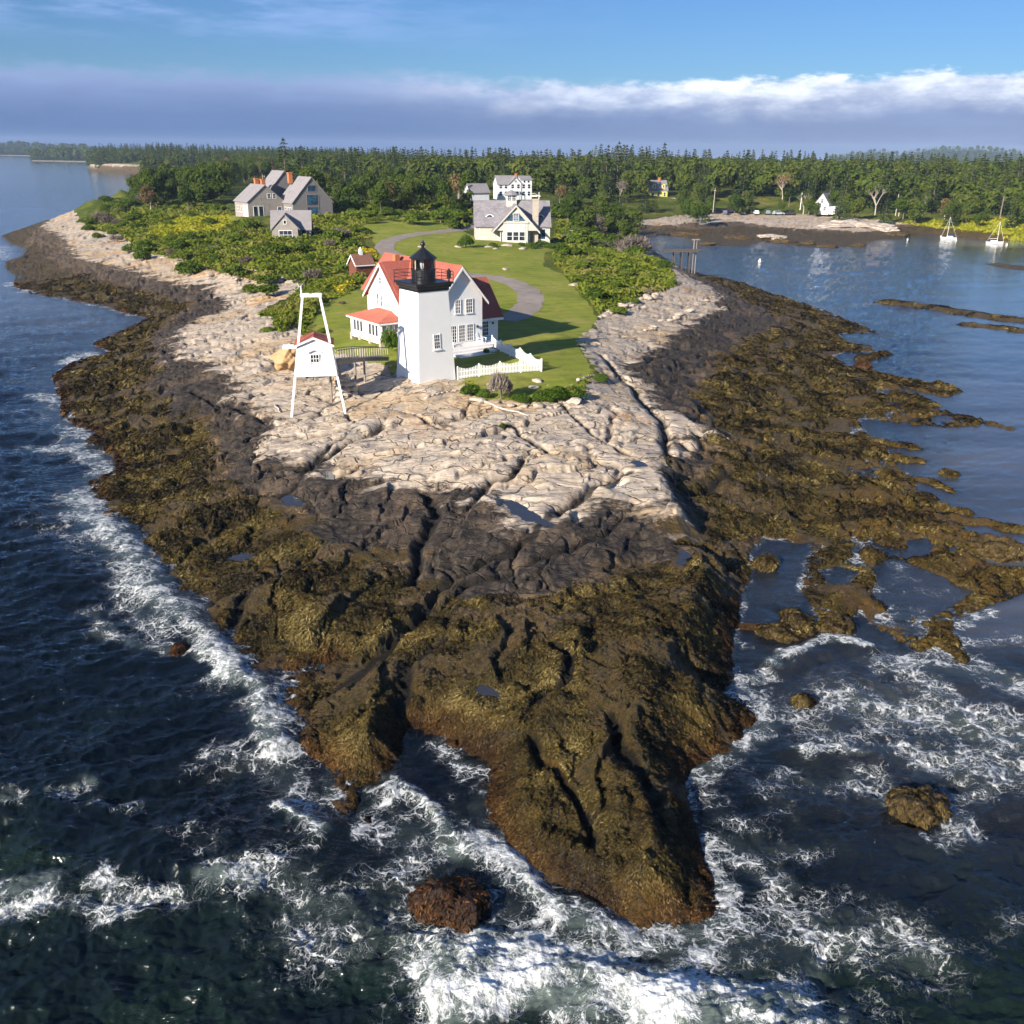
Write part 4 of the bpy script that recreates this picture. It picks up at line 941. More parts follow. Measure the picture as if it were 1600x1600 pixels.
# ------------------------------------------------------------------ lighthouse
def make_lighthouse():
    s = 4.15; c = wl(s / 2 - 0.05, s / 2 - 0.05); zb = 3.2; zt = 12.75
    t = thing('lighthouse', 'white square tapered lighthouse tower with black gallery and glazed black lantern', 'lighthouse', (c[0], c[1], zb), A37)
    H = zt - zb; b = s / 2 + 0.06; a = 3.3 / 2
    m = MB(); m.loft([[(-b, -b, 0), (b, -b, 0), (b, b, 0), (-b, b, 0)], [(-a, -a, H), (a, -a, H), (a, a, H), (-a, a, H)]]); m.build('tower_wall', M_['masonry'], t, bevel=0.02)
    # window in the right-hand face, set on the sloping wall
    def yw(z): return -(b + (a - b) * (z / H))
    zc = 8.05 - zb
    m = MB(); w, h = 0.62, 1.25; yy = yw(zc); m.M = Matrix.Translation((0.12, yy - 0.03, zc)) @ Matrix.Rotation(-math.atan((b - a) / H), 4, 'X') @ wall_M('-y', 0)
    for u in (-w / 2 - .025, w / 2 + .025): m.span((u - .025, -.1, -h / 2 - .1), (u + .05, .03, h / 2 + .1))
    m.span((-w / 2, -.1, h / 2), (w / 2, .029, h / 2 + .04)); m.span((-w / 2 - .14, -.1, -h / 2 - .2), (w / 2 + .14, .10, -h / 2 - .101)); m.span((-w / 2, -.1, -h / 2 - .1), (w / 2, .029, -h / 2))
    for i in (1, 2): m.span((-w / 2 + w * i / 3 - .018, -.1, -h / 2), (-w / 2 + w * i / 3 + .018, .012, h / 2))
    for j in (1, 2, 3): m.span((-w / 2, -.1, -h / 2 + h * j / 4 - (.035 if j == 2 else .018)), (w / 2, .014, -h / 2 + h * j / 4 + (.035 if j == 2 else .018)))
    f = m.build('window', M_['trim'], t)
    g = MB(); g.M = m.M; g.span((-w / 2, -.1, -h / 2), (w / 2, .002, h / 2)); g.build('pane', M_['glass'], f)
    # gallery: moulded black cornice and deck
    z0 = zt - zb; r1 = a + 0.06; r2 = 3.95 / 2
    sq = lambda r, z: [(-r, -r, z), (r, -r, z), (r, r, z), (-r, r, z)]
    m = MB(); m.loft([sq(r1, z0 - 0.05), sq(r1, z0 + 0.18), sq(r1 + .12, z0 + 0.26), sq(r2 - .08, z0 + 0.5), sq(r2, z0 + 0.56), sq(r2, z0 + 0.72)]); m.build('gallery', M_['black'], t)
    zd = z0 + 0.72; rr_ = 3.95 / 2 + 0.02
    m = MB()
    for x, y in ((-1, -1), (1, -1), (1, 1), (-1, 1)): m.tube((x * rr_, y * rr_, zd - 0.25), (x * rr_, y * rr_, zd + 0.95), 0.035, n=8)
    for x, y in ((0, -1), (1, 0), (0, 1), (-1, 0)): m.tube((x * rr_, y * rr_, zd - 0.1), (x * rr_, y * rr_, zd + 0.93), 0.025, n=6)
    for z in (0.32, 0.62, 0.93):
        for (x, y), (u, v) in (((-1, -1), (1, -1)), ((1, -1), (1, 1)), ((1, 1), (-1, 1)), ((-1, 1), (-1, -1))): m.tube((x * rr_, y * rr_, zd + z), (u * rr_, v * rr_, zd + z), 0.022, n=6)
    m.build('railing', M_['blackrail'], t)
    m = MB(); m.tube((rr_ - .12, -rr_ + .55, zd + .25), (rr_ - .12, -rr_ + .55, zd + .95), .2, .2, 10); m.tube((rr_ - .12, -rr_ + .55, zd + .95), (rr_ - .12, -rr_ + .55, zd + 1.15), .16, .05, 10); m.tube((rr_ - .12, -rr_ + .55, zd), (rr_ - .12, -rr_ + .55, zd + .25), .08, .08, 8); m.build('fog_signal', M_['black'], t)
    R = 1.12; zg = zd + 1.05; zh = zg + 1.02
    m = MB(); m.lathe([(R + .03, zd), (R + .03, zd + .1), (R, zd + .12), (R, zg - .08), (R + .05, zg - .06), (R + .05, zg)], 24); m.build('lantern_drum', M_['black'], t)
    n = 8
    for k in range(n):
        an = 2 * math.pi * (k + .5) / n; m = MB(); m.bar((R * .98 * math.cos(an), R * .98 * math.sin(an), zg), (R * .98 * math.cos(an), R * .98 * math.sin(an), zh), 0.06); m.build('mullion', M_['black'], t)
    m = MB(); m.lathe([(R * .93, zg), (R * .93, zh)], 8); 
    m.f = m.f[:-2]; m.m = m.m[:-2]; m.build('lantern_pane', M_['clear'], t)
    m = MB(); m.lathe([(.12, zg - .05), (.3, zg + .12), (.36, zg + .4), (.36, zg + .55), (.28, zg + .8), (.1, zg + .95)], 14); m.build('lens', M_['lens'], t, smooth=True)
    def sector(a0, a1, r, nm, mt):
        q = MB(); ks = [a0 + (a1 - a0) * i / 5 for i in range(6)]
        q.loft([[(r * math.cos(x), r * math.sin(x), zz_) for x in ks] + [((r - .03) * math.cos(x), (r - .03) * math.sin(x), zz_) for x in ks[::-1]] for zz_ in (zg + .03, zh - .03)]); q.build(nm, M_[mt], t)
    va = -math.pi / 2 - A37
    sector(va + .15, va + .85, R * .8, 'red_sector', 'redglass'); sector(va - 1.25, va - .75, R * .8, 'blind', 'peach'); sector(va + 2.0, va + 4.2, R * .86, 'lantern_back', 'black')
    m = MB(); m.lathe([(R + .16, zh - .04), (R + .18, zh + .04), (R * .62, zh + .48), (.28, zh + .82), (.14, zh + .95), (.14, zh + 1.05)], 10); m.build('lantern_roof', M_['black'], t)
    m = MB(); m.lathe([(.1, zh + 1.0), (.2, zh + 1.12), (.24, zh + 1.24), (.2, zh + 1.36), (.1, zh + 1.46), (.07, zh + 1.5), (.11, zh + 1.56), (.03, zh + 1.63)], 14); m.build('ball_finial', M_['black'], t, smooth=True)
make_lighthouse()

# ------------------------------------------------------------------ keeper's house
def make_keeper_house():
    ox, oy, z0 = 8.0, 16.0, 4.3
    c = wl(ox, oy)
    t = thing('keeper_house', "white clapboard keeper's house with red shingle roofs behind the lighthouse", 'house', (c[0], c[1], 0), A37)
    T = Matrix.Translation((-ox, -oy, 0))
    def mb():
        m = MB(); m.M = T; return m
    # wings: front gable (b), left gable (a), ell to the right
    w = mb(); gable_wall(w, 8.75, 14.25, 9.9, 25.6, z0, 10.15, 13.35, 'y'); w.build('front_wing_wall', M_['white'], t)
    w = mb(); gable_wall(w, 7.5, 11.4, 16.5, 22.9, z0, 9.9, 13.05, 'x'); w.build('left_wing_wall', M_['white'], t)
    w = mb(); gable_wall(w, 14.2, 17.35, 11.25, 17.2, z0 + .35, 7.75, 11.3, 'x'); w.build('ell_wall', M_['white'], t)
    w = mb(); w.span((14.2, 11.3, z0 - .5), (17.3, 17.1, z0 + .4)); w.build('ell_foundation', M_['brick'], t)
    r = mb(); gable_roof(r, 8.75, 14.25, 9.9, 25.6, 10.15, 13.35, 'y', 0.6, 0.35); r.build('front_wing_roof', M_['redroof'], t)
    r = mb(); gable_roof(r, 7.5, 11.3, 16.5, 22.9, 9.9, 13.05, 'x', 0.75, 0.0); r.prism([(7.5, 19.7, 13.2), (7.15, 19.7, 13.2), (7.15, 15.75, 9.26), (7.5, 15.75, 9.26)], (0, 0, -.14)); r.prism([(7.5, 19.7, 13.2), (7.15, 19.7, 13.2), (7.15, 23.65, 9.26), (7.5, 23.65, 9.26)], (0, 0, -.14)); r.build('left_wing_roof', M_['redroof'], t)
    r = mb(); gable_roof(r, 14.27, 17.35, 11.25, 17.2, 7.75, 11.3, 'x', 0.35, 0.55); r.build('ell_roof', M_['redroof'], t)
    b = mb(); barge(b, 8.75, 14.25, 9.56, 10.15, 13.35, 'y', 0.6, .26); b.build('bargeboard', M_['trim'], t)
    b = mb(); barge(b, 16.5, 22.9, 7.16, 9.9, 13.05, 'x', .75, .26); b.build('bargeboard', M_['trim'], t)
    b = mb(); b.span((14.3, 10.86, 7.18), (17.85, 10.92, 7.46)); b.span((17.8, 10.92, 7.2), (17.88, 17.5, 7.46)); b.build('ell_fascia', M_['trim'], t)
    W = T @ wall_M('-y', 9.9)
    window(t, W, 10.45 + .6, 9.3, .62, 1.35, 3, 4); window(t, W, 12.52, 9.27, .78, 1.38, 3, 4)
    for u in (10.35, 11.45): window(t, W, u + .1, 6.4, .75, 1.75, 3, 5, name='french_door', sill=False)
    window(t, W, 12.62, 6.42, .75, 1.7, 3, 5, sill=False)
    m = mb(); m.span((13.45, 9.74, 6.85), (13.62, 9.9, 7.1)); m.build('wall_lamp', M_['brass'], t)
    W = T @ wall_M('-y', 11.25)
    window(t, W, 14.62, 6.35, .42, 1.75, 1, 3, name='door', sill=False, pane='blueglass'); window(t, W, 15.55, 6.4, .85, 1.6, 3, 4, sill=False)
    m = mb(); m.span((16.55, 11.1, 6.75), (16.7, 11.25, 6.98)); m.build('wall_lamp', M_['brass'], t)
    # attic window and two slit windows of the left gable
    W = T @ wall_M('-x', 7.5)
    window(t, W, 20.0, 11.2, .55, .6, 2, 2); window(t, W, 20.75, 9.05, .3, 1.25, 1, 2); window(t, W, 19.95, 9.0, .3, 1.25, 1, 2)
    # chimney
    m = mb(); m.box((10.4, 21.4, 13.1), (.6, .6, 1.3)); m.build('chimney', M_['orangebrick'], t)
    # enclosed porch with a hipped red roof
    x0, x1, y0, y1 = 4.9, 7.52, 15.85, 22.7
    m = mb(); m.span((x0, y0, 4.95), (x1 - .02, y1, 7.25)); m.build('porch_wall', M_['white'], t)
    for q in ((x0 + .15, 15.9), (x0 + .15, 18.3), (x0 + .15, 20.6), (x0 + .15, 22.6), (x1 - .3, 15.95)):
        m = mb(); m.box((*q, 4.55), (.5, .45, 1.6)); m.build('porch_pier', M_['stone'], t)
    m = mb(); o = .35; e = 7.25
    A, B, C, D = (x0 - o, y0 - o, e), (x0 - o, y1 + o, e), (x1 - .01, y1 + o, e), (x1 - .01, y0 - o, e)
    R1, R2 = (x1 - .01, 17.9, 8.15), (x1 - .01, 20.8, 8.15)
    m.loft([[A, B, C, D], [(p[0], p[1], p[2] + .08) for p in (A, B, C, D)]]); k = .081
    up = lambda p: (p[0], p[1], p[2] + k)
    m._add([up(A), up(B), up(C), up(D), R1, R2], [(0, 4, 5, 1), (0, 3, 4), (1, 5, 2)]); m.build('porch_roof', M_['porchroof'], t)
    m = mb(); m.span((x0 - o - .02, y0 - o - .02, e - .16), (x0 - o + .05, y1 + o, e - .001)); m.span((x0 - o + .05, y0 - o - .02, e - .16), (x1 - .02, y0 - o + .05, e - .001)); m.build('porch_fascia', M_['trim'], t)
    W = T @ wall_M('-x', x0)
    for u in (16.6, 17.35, 18.1, 20.1, 20.85, 21.6): window(t, W, u, 6.35, .5, 1.15, 1, 1, .05, sill=False)
    W = T @ wall_M('-y', y0)
    window(t, W, 5.35, 6.1, .5, 1.7, 1, 1, .05, name='porch_door', sill=False, pane='blueglass')
    for u in (6.2, 6.85): window(t, W, u, 6.55, .42, .9, 1, 1, .05, sill=False)
    # white deck with broad steps and side stair
    m = mb(); m.span((8.3, 7.5, 4.7), (14.0, 9.88, 5.42)); m.span((8.5, 6.95, 4.6), (13.7, 7.498, 5.2)); m.span((8.5, 6.4, 4.5), (13.7, 6.948, 4.98)); m.span((8.7, 5.9, 4.4), (13.5, 6.398, 4.76)); m.build('deck', M_['deck'], t)
    m = mb()
    for k in range(4): m.span((14.3, 11.22 - .42 * k - .42, 4.6), (16.3 + .14 * k, 11.22 - .42 * k - .002, 5.42 - .19 * k))
    m.build('side_steps', M_['deck'], t)
make_keeper_house()

def make_chair(x, y, z, rz, label):
    c = wl(x, y); t = thing('garden_chair', label, 'chair', (c[0], c[1], z), A37 + rz, 'white chairs on the deck')
    m = MB(); m.prism([(-.28, -.3, .36), (.28, -.3, .36), (.28, .28, .24), (-.28, .28, .24)], (0, 0, -.04)); m.build('seat', M_['trim'], t)
    m = MB()
    for k in range(5):
        x_ = -.24 + .12 * k; m.prism([(x_ - .052, .26, .2), (x_ + .052, .26, .2), (x_ + .07, .62, 1.0 - .06 * abs(k - 2)), (x_ - .07, .62, 1.0 - .06 * abs(k - 2))], (0, .03, .01))
    m.build('backrest', M_['trim'], t)
    for s in (-1, 1):
        m = MB(); m.box((s * .33, -.02, .55), (.13, .75, .03)); m.build('armrest', M_['trim'], t)
        m = MB(); m.box((s * .31, -.28, .27), (.04, .1, .54)); m.build('leg', M_['trim'], t)
        m = MB(); m.bar((s * .31, .3, .52), (s * .31, .5, 0), .05); m.build('leg', M_['trim'], t)
make_chair(13.3, 8.6, 5.42, .35, 'white slatted garden chair at the right end of the deck'); make_chair(8.9, 8.3, 5.42, -.2, 'white slatted garden chair close to the lighthouse wall')

# ------------------------------------------------------------------ picket fence
def make_fence():
    pts = [(4.2, -.25), (12.35, -2.95), (14.35, 8.2)]
    for run, (a, b, lab) in enumerate(((pts[0], pts[1], 'white picket fence with scalloped top running from lighthouse to lawn corner'), (pts[1], pts[2], 'white picket fence with scalloped top running from lawn corner back to deck steps'))):
        wa, wb = wl(*a), wl(*b); L = float(np.hypot(*(wb - wa))); ang = math.atan2(wb[1] - wa[1], wb[0] - wa[0])
        z0 = tz(*wa)
        t = thing('picket_fence', lab, 'fence', (wa[0], wa[1], 0), ang, 'white picket fence round the small lawn')
        zg = lambda u: tz(*(wa + (wb - wa) * u / L)) + .02
        nsec = max(3, int(round(L / 2.1)))
        pk = MB(); n = int(L / .155)
        for k in range(n):
            u = (k + .5) * L / n; ph = (u / L * nsec) % 1
            h = .86 + .26 * (abs(2 * ph - 1) ** 1.6)
            z = zg(u); pk.box((u, 0, z + .06 + h / 2), (.085, .022, h)); pk.prism([(u - .0425, -.011, z + .06 + h), (u + .0425, -.011, z + .06 + h), (u, -.011, z + .14 + h)], (0, .022, 0))
        pk.build('picket_panel', M_['trim'], t)
        rl = MB()
        for k in range(nsec):
            u0, u1 = L * k / nsec, L * (k + 1) / nsec
            for hz in (.25, .72): rl.bar((u0, .035, zg(u0) + hz), (u1, .035, zg(u1) + hz), .045, .08)
        rl.build('rail', M_['trim'], t)
        for k in range(nsec + 1 if run == 0 else nsec + 1):
            if run == 1 and k == 0: continue
            u = L * k / nsec; z = zg(u); p = MB(); p.box((u, .06 if 0 < k < nsec else .0, z + .55), (.12, .12, 1.35)); p.loft([[(u - .08, (.06 if 0 < k < nsec else 0) + y * .08, z + 1.225) for y in (-1, 1)] + [(u + .08, (.06 if 0 < k < nsec else 0) + y * .08, z + 1.225) for y in (1, -1)], [(u + x * .01, (.06 if 0 < k < nsec else 0) + y * .01, z + 1.31) for x, y in ((-1, -1), (-1, 1), (1, 1), (1, -1))]]); p.build('post', M_['trim'], t)
make_fence()

# ------------------------------------------------------------------ bell tower
def make_bell_tower():
    yb = 82.0; c = (-17.3, yb); rz = math.radians(10)
    t = thing('bell_tower', 'white wooden bell tower with tall splayed legs and small windowed bell house', 'bell tower', (c[0], c[1], 0), rz)
    lp = lambda px, py, y: ((xat(px, py, y) - c[0]) * math.cos(rz), 0, zat(px, py, y))
    cl = math.cos(rz)
    gl = at(451, 648, 2.7); gr = at(533, 640, 3.2)
    inv = lambda w: (Matrix.Rotation(-rz, 3, 'Z') @ Vector((w[0] - c[0], w[1] - c[1], 0)))
    zg = lambda x, y: tz(c[0] + x * math.cos(rz) - y * math.sin(rz), c[1] + x * math.sin(rz) + y * math.cos(rz))
    tl = Vector((-.70, 0.35, 13.15)); tr = Vector((.75, 0.35, 13.1))
    for top, s in ((tl, -1), (tr, 1)):
        x = s * 2.38; y = -.45; m = MB(); m.bar(top, (x, y, zg(x, y) - .25), .2, .2); m.build('leg', M_['trim'], t)
        x = s * 1.75; m = MB(); m.bar(top + Vector((0, .75, 0)), (x, 2.6, 6.4), .16, .16); m.build('leg', M_['trim'], t)
    m = MB(); m.box((0.02, .35, 13.2), (1.75, .24, .24)); m.box((0.02, 1.08, 13.19), (1.7, .2, .22)); m.box((-.82, .72, 13.19), (.18, .5, .2)); m.box((.86, .72, 13.19), (.18, .5, .2)); m.build('crossbeam', M_['trim'], t)
    m = MB(); m.tube((-.78, .35, 13.3), (-.78, .35, 13.95), .08, .06, 8); m.build('pole_stub', M_['trim'], t)
    # battered bell house between the legs
    f0, f1, z0, z1, zr = 1.86, 1.48, 6.35, 9.0, 9.62
    y0, y1 = -.42, -.12; yb0, yb1 = 2.7, 2.6
    m = MB(); m.loft([[(-f0, y0, z0), (f0, y0, z0), (f0, yb0, z0), (-f0, yb0, z0)], [(-f1, y1, z1), (f1, y1, z1), (f1, yb1, z1), (-f1, yb1, z1)]])
    m.prism([(-f1, y1, z1 + .001), (f1, y1, z1 + .001), (0, y1, zr)], (0, yb1 - y1, 0)); m.build('bell_house_wall', M_['white'], t)
    m = MB()
    for s in (-1, 1):
        a = [Vector((0, y1 - .18, zr + .05)), Vector((s * (f1 + .22), y1 - .18, z1 - .04)), Vector((s * (f1 + .22), yb1 + .2, z1 - .04)), Vector((0, yb1 + .2, zr + .05))]
        m.loft([[v + Vector((0, 0, .1)) for v in a], a])
    m.build('bell_house_roof', M_['redroof'], t)
    m = MB()
    for s in (-1, 1): m.prism([(0, y1 - .19, zr + .13), (s * (f1 + .22), y1 - .19, z1 + .04), (s * (f1 + .22), y1 - .19, z1 - .12), (0, y1 - .19, zr - .05)], (0, -.05, 0))
    m.build('bargeboard', M_['trim'], t)
    yw = lambda z: y0 + (y1 - y0) * (z - z0) / (z1 - z0)
    window(t, wall_M('-y', yw(7.55) + .01), 0.0, 7.55, .66, 1.35, 3, 4, .06)
    m = MB(); 
    for s in (-1, 1): m.prism([(0, yw(8.5) - .05, 8.74), (s * .62, yw(8.5) - .05, 8.46), (s * .62, yw(8.5) - .05, 8.40), (0, yw(8.5) - .05, 8.67)], (0, -.2, 0))
    m.build('window_hood', M_['trim'], t)
    m = MB(); m.box((-2.15, 2.1, 8.55), (1.3, 1.1, .22)); m.build('side_hood', M_['trim'], t)
make_bell_tower()

# footbridge from the bell house to the lawn
def make_bridge():
    a = np.array([-14.9, 84.6, 7.15]); b = np.array([-13.6, 99.5, 5.0])
    pa = at(522, 566, 7.0); 
    y0 = 86.0; a = np.array([xat(519, 563, y0), y0, zat(519, 563, y0)]); y1 = 96.5; b = np.array([xat(599, 557, y1), y1, zat(599, 557, y1)])
    L = float(np.hypot(b[0] - a[0], b[1] - a[1])); ang = math.atan2(b[1] - a[1], b[0] - a[0])
    t = thing('footbridge', 'grey weathered timber footbridge with thin pale balusters beside the bell tower', 'footbridge', (a[0], a[1], 0), ang)
    z = lambda u: a[2] + (b[2] - a[2]) * u / L + .14 * math.sin(math.pi * u / L)
    n = 10
    m = MB()
    for k in range(n):
        u0, u1 = L * k / n, L * (k + 1) / n
        m.loft([[(u0, s, z(u0) + d) for s, d in ((-.65, 0), (.65, 0), (.65, -.1), (-.65, -.1))], [(u1, s, z(u1) + d) for s, d in ((-.65, 0), (.65, 0), (.65, -.1), (-.65, -.1))]])
        for s in (-.55, .55): m.bar((u0, s, z(u0) - .25), (u1, s, z(u1) - .25), .1, .3)
    m.build('walkway', M_['wood'], t)
    for s in (-.62, .62):
        m = MB()
        for k in range(n): m.bar((L * k / n, s, z(L * k / n) + .95), (L * (k + 1) / n, s, z(L * (k + 1) / n) + .95), .12, .07)
        m.build('handrail', M_['wood'], t)
        m = MB()
        for k in range(21): u = .3 + (L - .6) * k / 20; m.bar((u, s, z(u)), (u, s, z(u) + .92), .04)
        m.build('baluster', M_['driftwood'], t)
    for u in (.4, L * .5):
        for s in (-.5, .5):
            w = a[:2] + (b[:2] - a[:2]) * u / L; g = tz(w[0], w[1]); m = MB(); m.bar((u, s, g - .3), (u, s, z(u) - .3), .15); m.build('support_post', M_['wood'], t)
make_bridge()

def rock_mesh(name, r, seed, mat, squash=0.7, nsub=3, rough=0.25):
    bm = bmesh.new(); bmesh.ops.create_icosphere(bm, subdivisions=nsub, radius=1)
    co_ = np.array([v.co for v in bm.verts]); rng = np.random.default_rng(seed)
    k = np.ones(len(co_))
    for _ in range(9):
        d = rng.normal(size=3); d /= np.linalg.norm(d); o = rng.uniform(.55, .95)
        k = np.minimum(k, np.where(co_ @ d > 1e-3, o / np.maximum(co_ @ d, 1e-3), 9))
    k = np.minimum(k, 1.1)
    n = gnoise(co_[:, 0] * 2.1 + seed, co_[:, 1] * 2.1 + co_[:, 2] * 1.7, 3) + .5 * gnoise(co_[:, 0] * 5 + seed, co_[:, 1] * 5 - co_[:, 2] * 4, 5)
    k = k * (1 + rough * n)
    for v, s in zip(bm.verts, k): v.co = v.co * float(s) * r; v.co.z *= squash
    for f in bm.faces: f.smooth = nsub > 2
    me = bpy.data.meshes.new(name); bm.to_mesh(me); bm.free(); me.materials.append(mat); return me
def weed_rock_mat(name, red):
    N = NT(name); p = N.pos(); n = N.noise(p, 4.5, 6, 0.75, 0.5); n1 = N.noise(p, 0.9, 5, 0.6)
    st = [(0.28, (0.008, 0.006, 0.003)), (0.45, (0.05, 0.032, 0.01)), (0.6, (0.12, 0.078, 0.022)), (0.8, (0.24, 0.17, 0.07))]
    if red: st = [(a, (c[0] * .5, c[1] * .36, c[2] * .5)) for a, c in st]
    c = N.ramp(n, st); c = N.mix(N.mr(n1, 0.55, 0.72, 0, .6), c, (0.16, 0.11, 0.06))
    return N.out(N.principled(c, 0.5, N.bump(n, 1, .15), **{'Specular IOR Level': 0.35}))
M_['weed'] = weed_rock_mat('weed_covered_rock', False); M_['redweed'] = weed_rock_mat('wet_red_weed_rock', True)
def stone_mat():
    N = NT('pale_boulder'); p = N.pos(); n = N.noise(p, 1.5, 6, 0.65); n2 = N.noise(p, 8, 4, .6)
    c = N.ramp(n, [(0.3, (0.2, 0.165, 0.13)), (0.5, (0.42, 0.35, 0.28)), (0.7, (0.55, 0.48, 0.41))])
    return N.out(N.principled(c, 0.9, N.bump(N.math('ADD', n, N.math('MULTIPLY', n2, .4)), .8, .12)))
M_['boulder'] = stone_mat()
# stone abutment under the bridge and lichen-covered one under the bell house's hood
for px, py, y, sz, lab, mt in ((540, 583, 87, 1.35, 'pale stacked stone abutment under the end of the timber footbridge', 'stone'), (533, 572, 90, 1.0, 'darker stone pile under the middle of the timber footbridge', 'orangelichen')):
    w = np.array([xat(px, py, y), y]); g = tz(*w); t = thing('stone_abutment', lab, 'stonework', (w[0], w[1], g - .4), .3)
    rng = random.Random(int(px))
    for lay in range(5):
        for i in range(3):
            for j in range(2):
                if lay == 4 and rng.random() < .4: continue
                o = bpy.data.objects.new('stone_block', rock_mesh('stone_block', .46 * sz / 1.35, lay * 9 + i * 3 + j + px, M_[mt], .62, 2, .12)); COL.objects.link(o); o.parent = t
                o.location = ((i - 1) * .72 * sz / 1.35 * (1 - .07 * lay) + rng.uniform(-.08, .08), (j - .5) * .8 * sz / 1.35, .2 + lay * .5 * sz / 1.35); o.rotation_euler = (rng.uniform(-.2, .2), rng.uniform(-.2, .2), rng.uniform(0, 3))

# ------------------------------------------------------------------ boulders standing in the water, driftwood, loose stones
WEEDY = []
M_['farrock'] = paint('far_shore_rock', (.22, .19, .16), .95, .6, scale=.05)
for px, py, z, r, sq, seed, mt, lab in (
  (455,560,5.6,1.9,.8,77,'orangelichen','orange lichen-covered rock outcrop left of the bell house'),
  (1430,1262,0,1.22,.62,4,'weed','domed golden-brown weed-covered rock ringed by foam, right of the point'),
  (705,1418,0,1.28,.55,9,'redweed','dark red-brown wet rock in the surf below the point'),
  (1566,866,0,1.9,.5,12,'weed','broad tan and brown boulder at the edge of the right-hand weed flat'),
  (1350,573,.1,1.0,.75,15,'redweed','small dark square boulder on the far end of the weed flat'),
  (1483,743,0,.75,.6,18,'weed','small tan boulder standing alone in the calm blue water'),
  (1255,1098,0,.5,.7,22,'weed','small brown rock awash in foam beside the cliff foot'),
  (1196,884,0,1.0,.55,27,'weed','weed-covered rock in the dark pool against the cliff'),
  (1215,990,0,1.15,.4,31,'weed','long low brown rock below the right-hand weed flat'),
  (1250,975,0,1.0,.5,35,'weed','rounded brown rock just above the long low rock'),
  (1305,985,0,1.1,.6,39,'weed','steep brown rock at the lower tip of the weed flat'),
  (280,1017,0,.5,.5,47,'redweed','small dark rock in the surf off the left shore'),
  (460,805+360,0,.0,.5,51,'redweed','')):
    if r == 0: continue
    w = at(px, py, z); o = bpy.data.objects.new('boulder', rock_mesh('boulder', r, seed, M_[mt], sq, 5, .2)); COL.objects.link(o)
    o.location = (w[0], w[1], z + r * sq * .18); o.rotation_euler = (0, 0, seed); o.scale = (1.15, 1, 1); tag(o, lab, 'rock', 'boulders in the water'); WEEDY.append((o, mt))
def log(px0, py0, px1, py1, r, lab, fork=False):
    a, b = on_ground(px0, py0), on_ground(px1, py1); a[2] += r * .9; b[2] += r * .9
    m = MB(); n = 6; rng = random.Random(px0); pr = Vector(a)
    for k in range(1, n + 1):
        f = k / n; q = Vector(a) * (1 - f) + Vector(b) * f; q.z = max(tz(q.x, q.y) + r * .8, q.z); q += Vector((rng.uniform(-.1, .1), rng.uniform(-.1, .1), 0)) * (k < n)
        m.tube(pr, q, r * (1 - .1 * (k - 1)), r * (1 - .1 * k), 8); pr = q
    if fork:
        q = Vector(a) * .6 + Vector(b) * .4; m.tube(q, q + Vector((.6, .5, .7)), r * .6, r * .25, 6); m.tube(q, q + Vector((-.4, .6, .8)), r * .5, r * .2, 6)
    o = m.build('driftwood_log', M_['driftwood'], None, smooth=True); tag(o, lab, 'driftwood', 'driftwood on the rocks')
log(735, 626, 826, 652, .14, 'long bleached driftwood log on pale rock below the green shrubs'); log(664, 624, 712, 612, .1, 'short pale driftwood pole on rock at the foot of the lighthouse')
log(462, 458, 476, 444, .22, 'forked grey driftwood stump on pale rock above the bell tower', True); log(372, 421, 402, 424, .18, 'bleached log lying at the edge of the left shrubs'); log(430, 634, 438, 646, .1, 'thin dark pole leaning on rock left of the bell tower')
log(902, 596, 925, 588, .16, 'grey timber lying on rock at the right lawn edge')
# ------------------------------------------------------------------ houses farther back
def far_window(parent, W, u, z, w, h, cols=2, rows=2, pane='glass', mat='trim', fr=.1, name='window'):
    return window(parent, W, u, z, w, h, cols, rows, fr, name, mat, pane, False)

def make_oil_house():
    w = on_ground(566, 431, 5.6); t = thing('oil_house', 'small red brick shed with white gable trim and white roof vent among shrubs', 'shed', (w[0], w[1], w[2] - .15), math.radians(35))
    m = MB(); gable_wall(m, -1.9, 1.7, -1.5, 1.6, 0, 2.5, 4.0, 'x'); m.build('brick_wall', M_['darkbrick'], t); t.scale = (.88, .88, .9)
    m = MB(); gable_roof(m, -1.9, 1.7, -1.5, 1.6, 2.5, 4.0, 'x', .3, .25, .1); m.build('roof', M_['brownroof'], t)
    m = MB(); barge(m, -1.5, 1.6, -2.15, 2.5, 4.0, 'x', .3, .3); m.span((-2.1, -1.86, 2.1), (1.9, -1.8, 2.3)); m.build('bargeboard', M_['trim'], t)
    m = MB(); m.box((-.1, .05, 4.35), (.6, .6, .9)); m.lathe([(.5, 4.8), (.05, 5.3)], 4, (-.1, .05, 0)); m.build('roof_vent', M_['trim'], t)
make_oil_house()

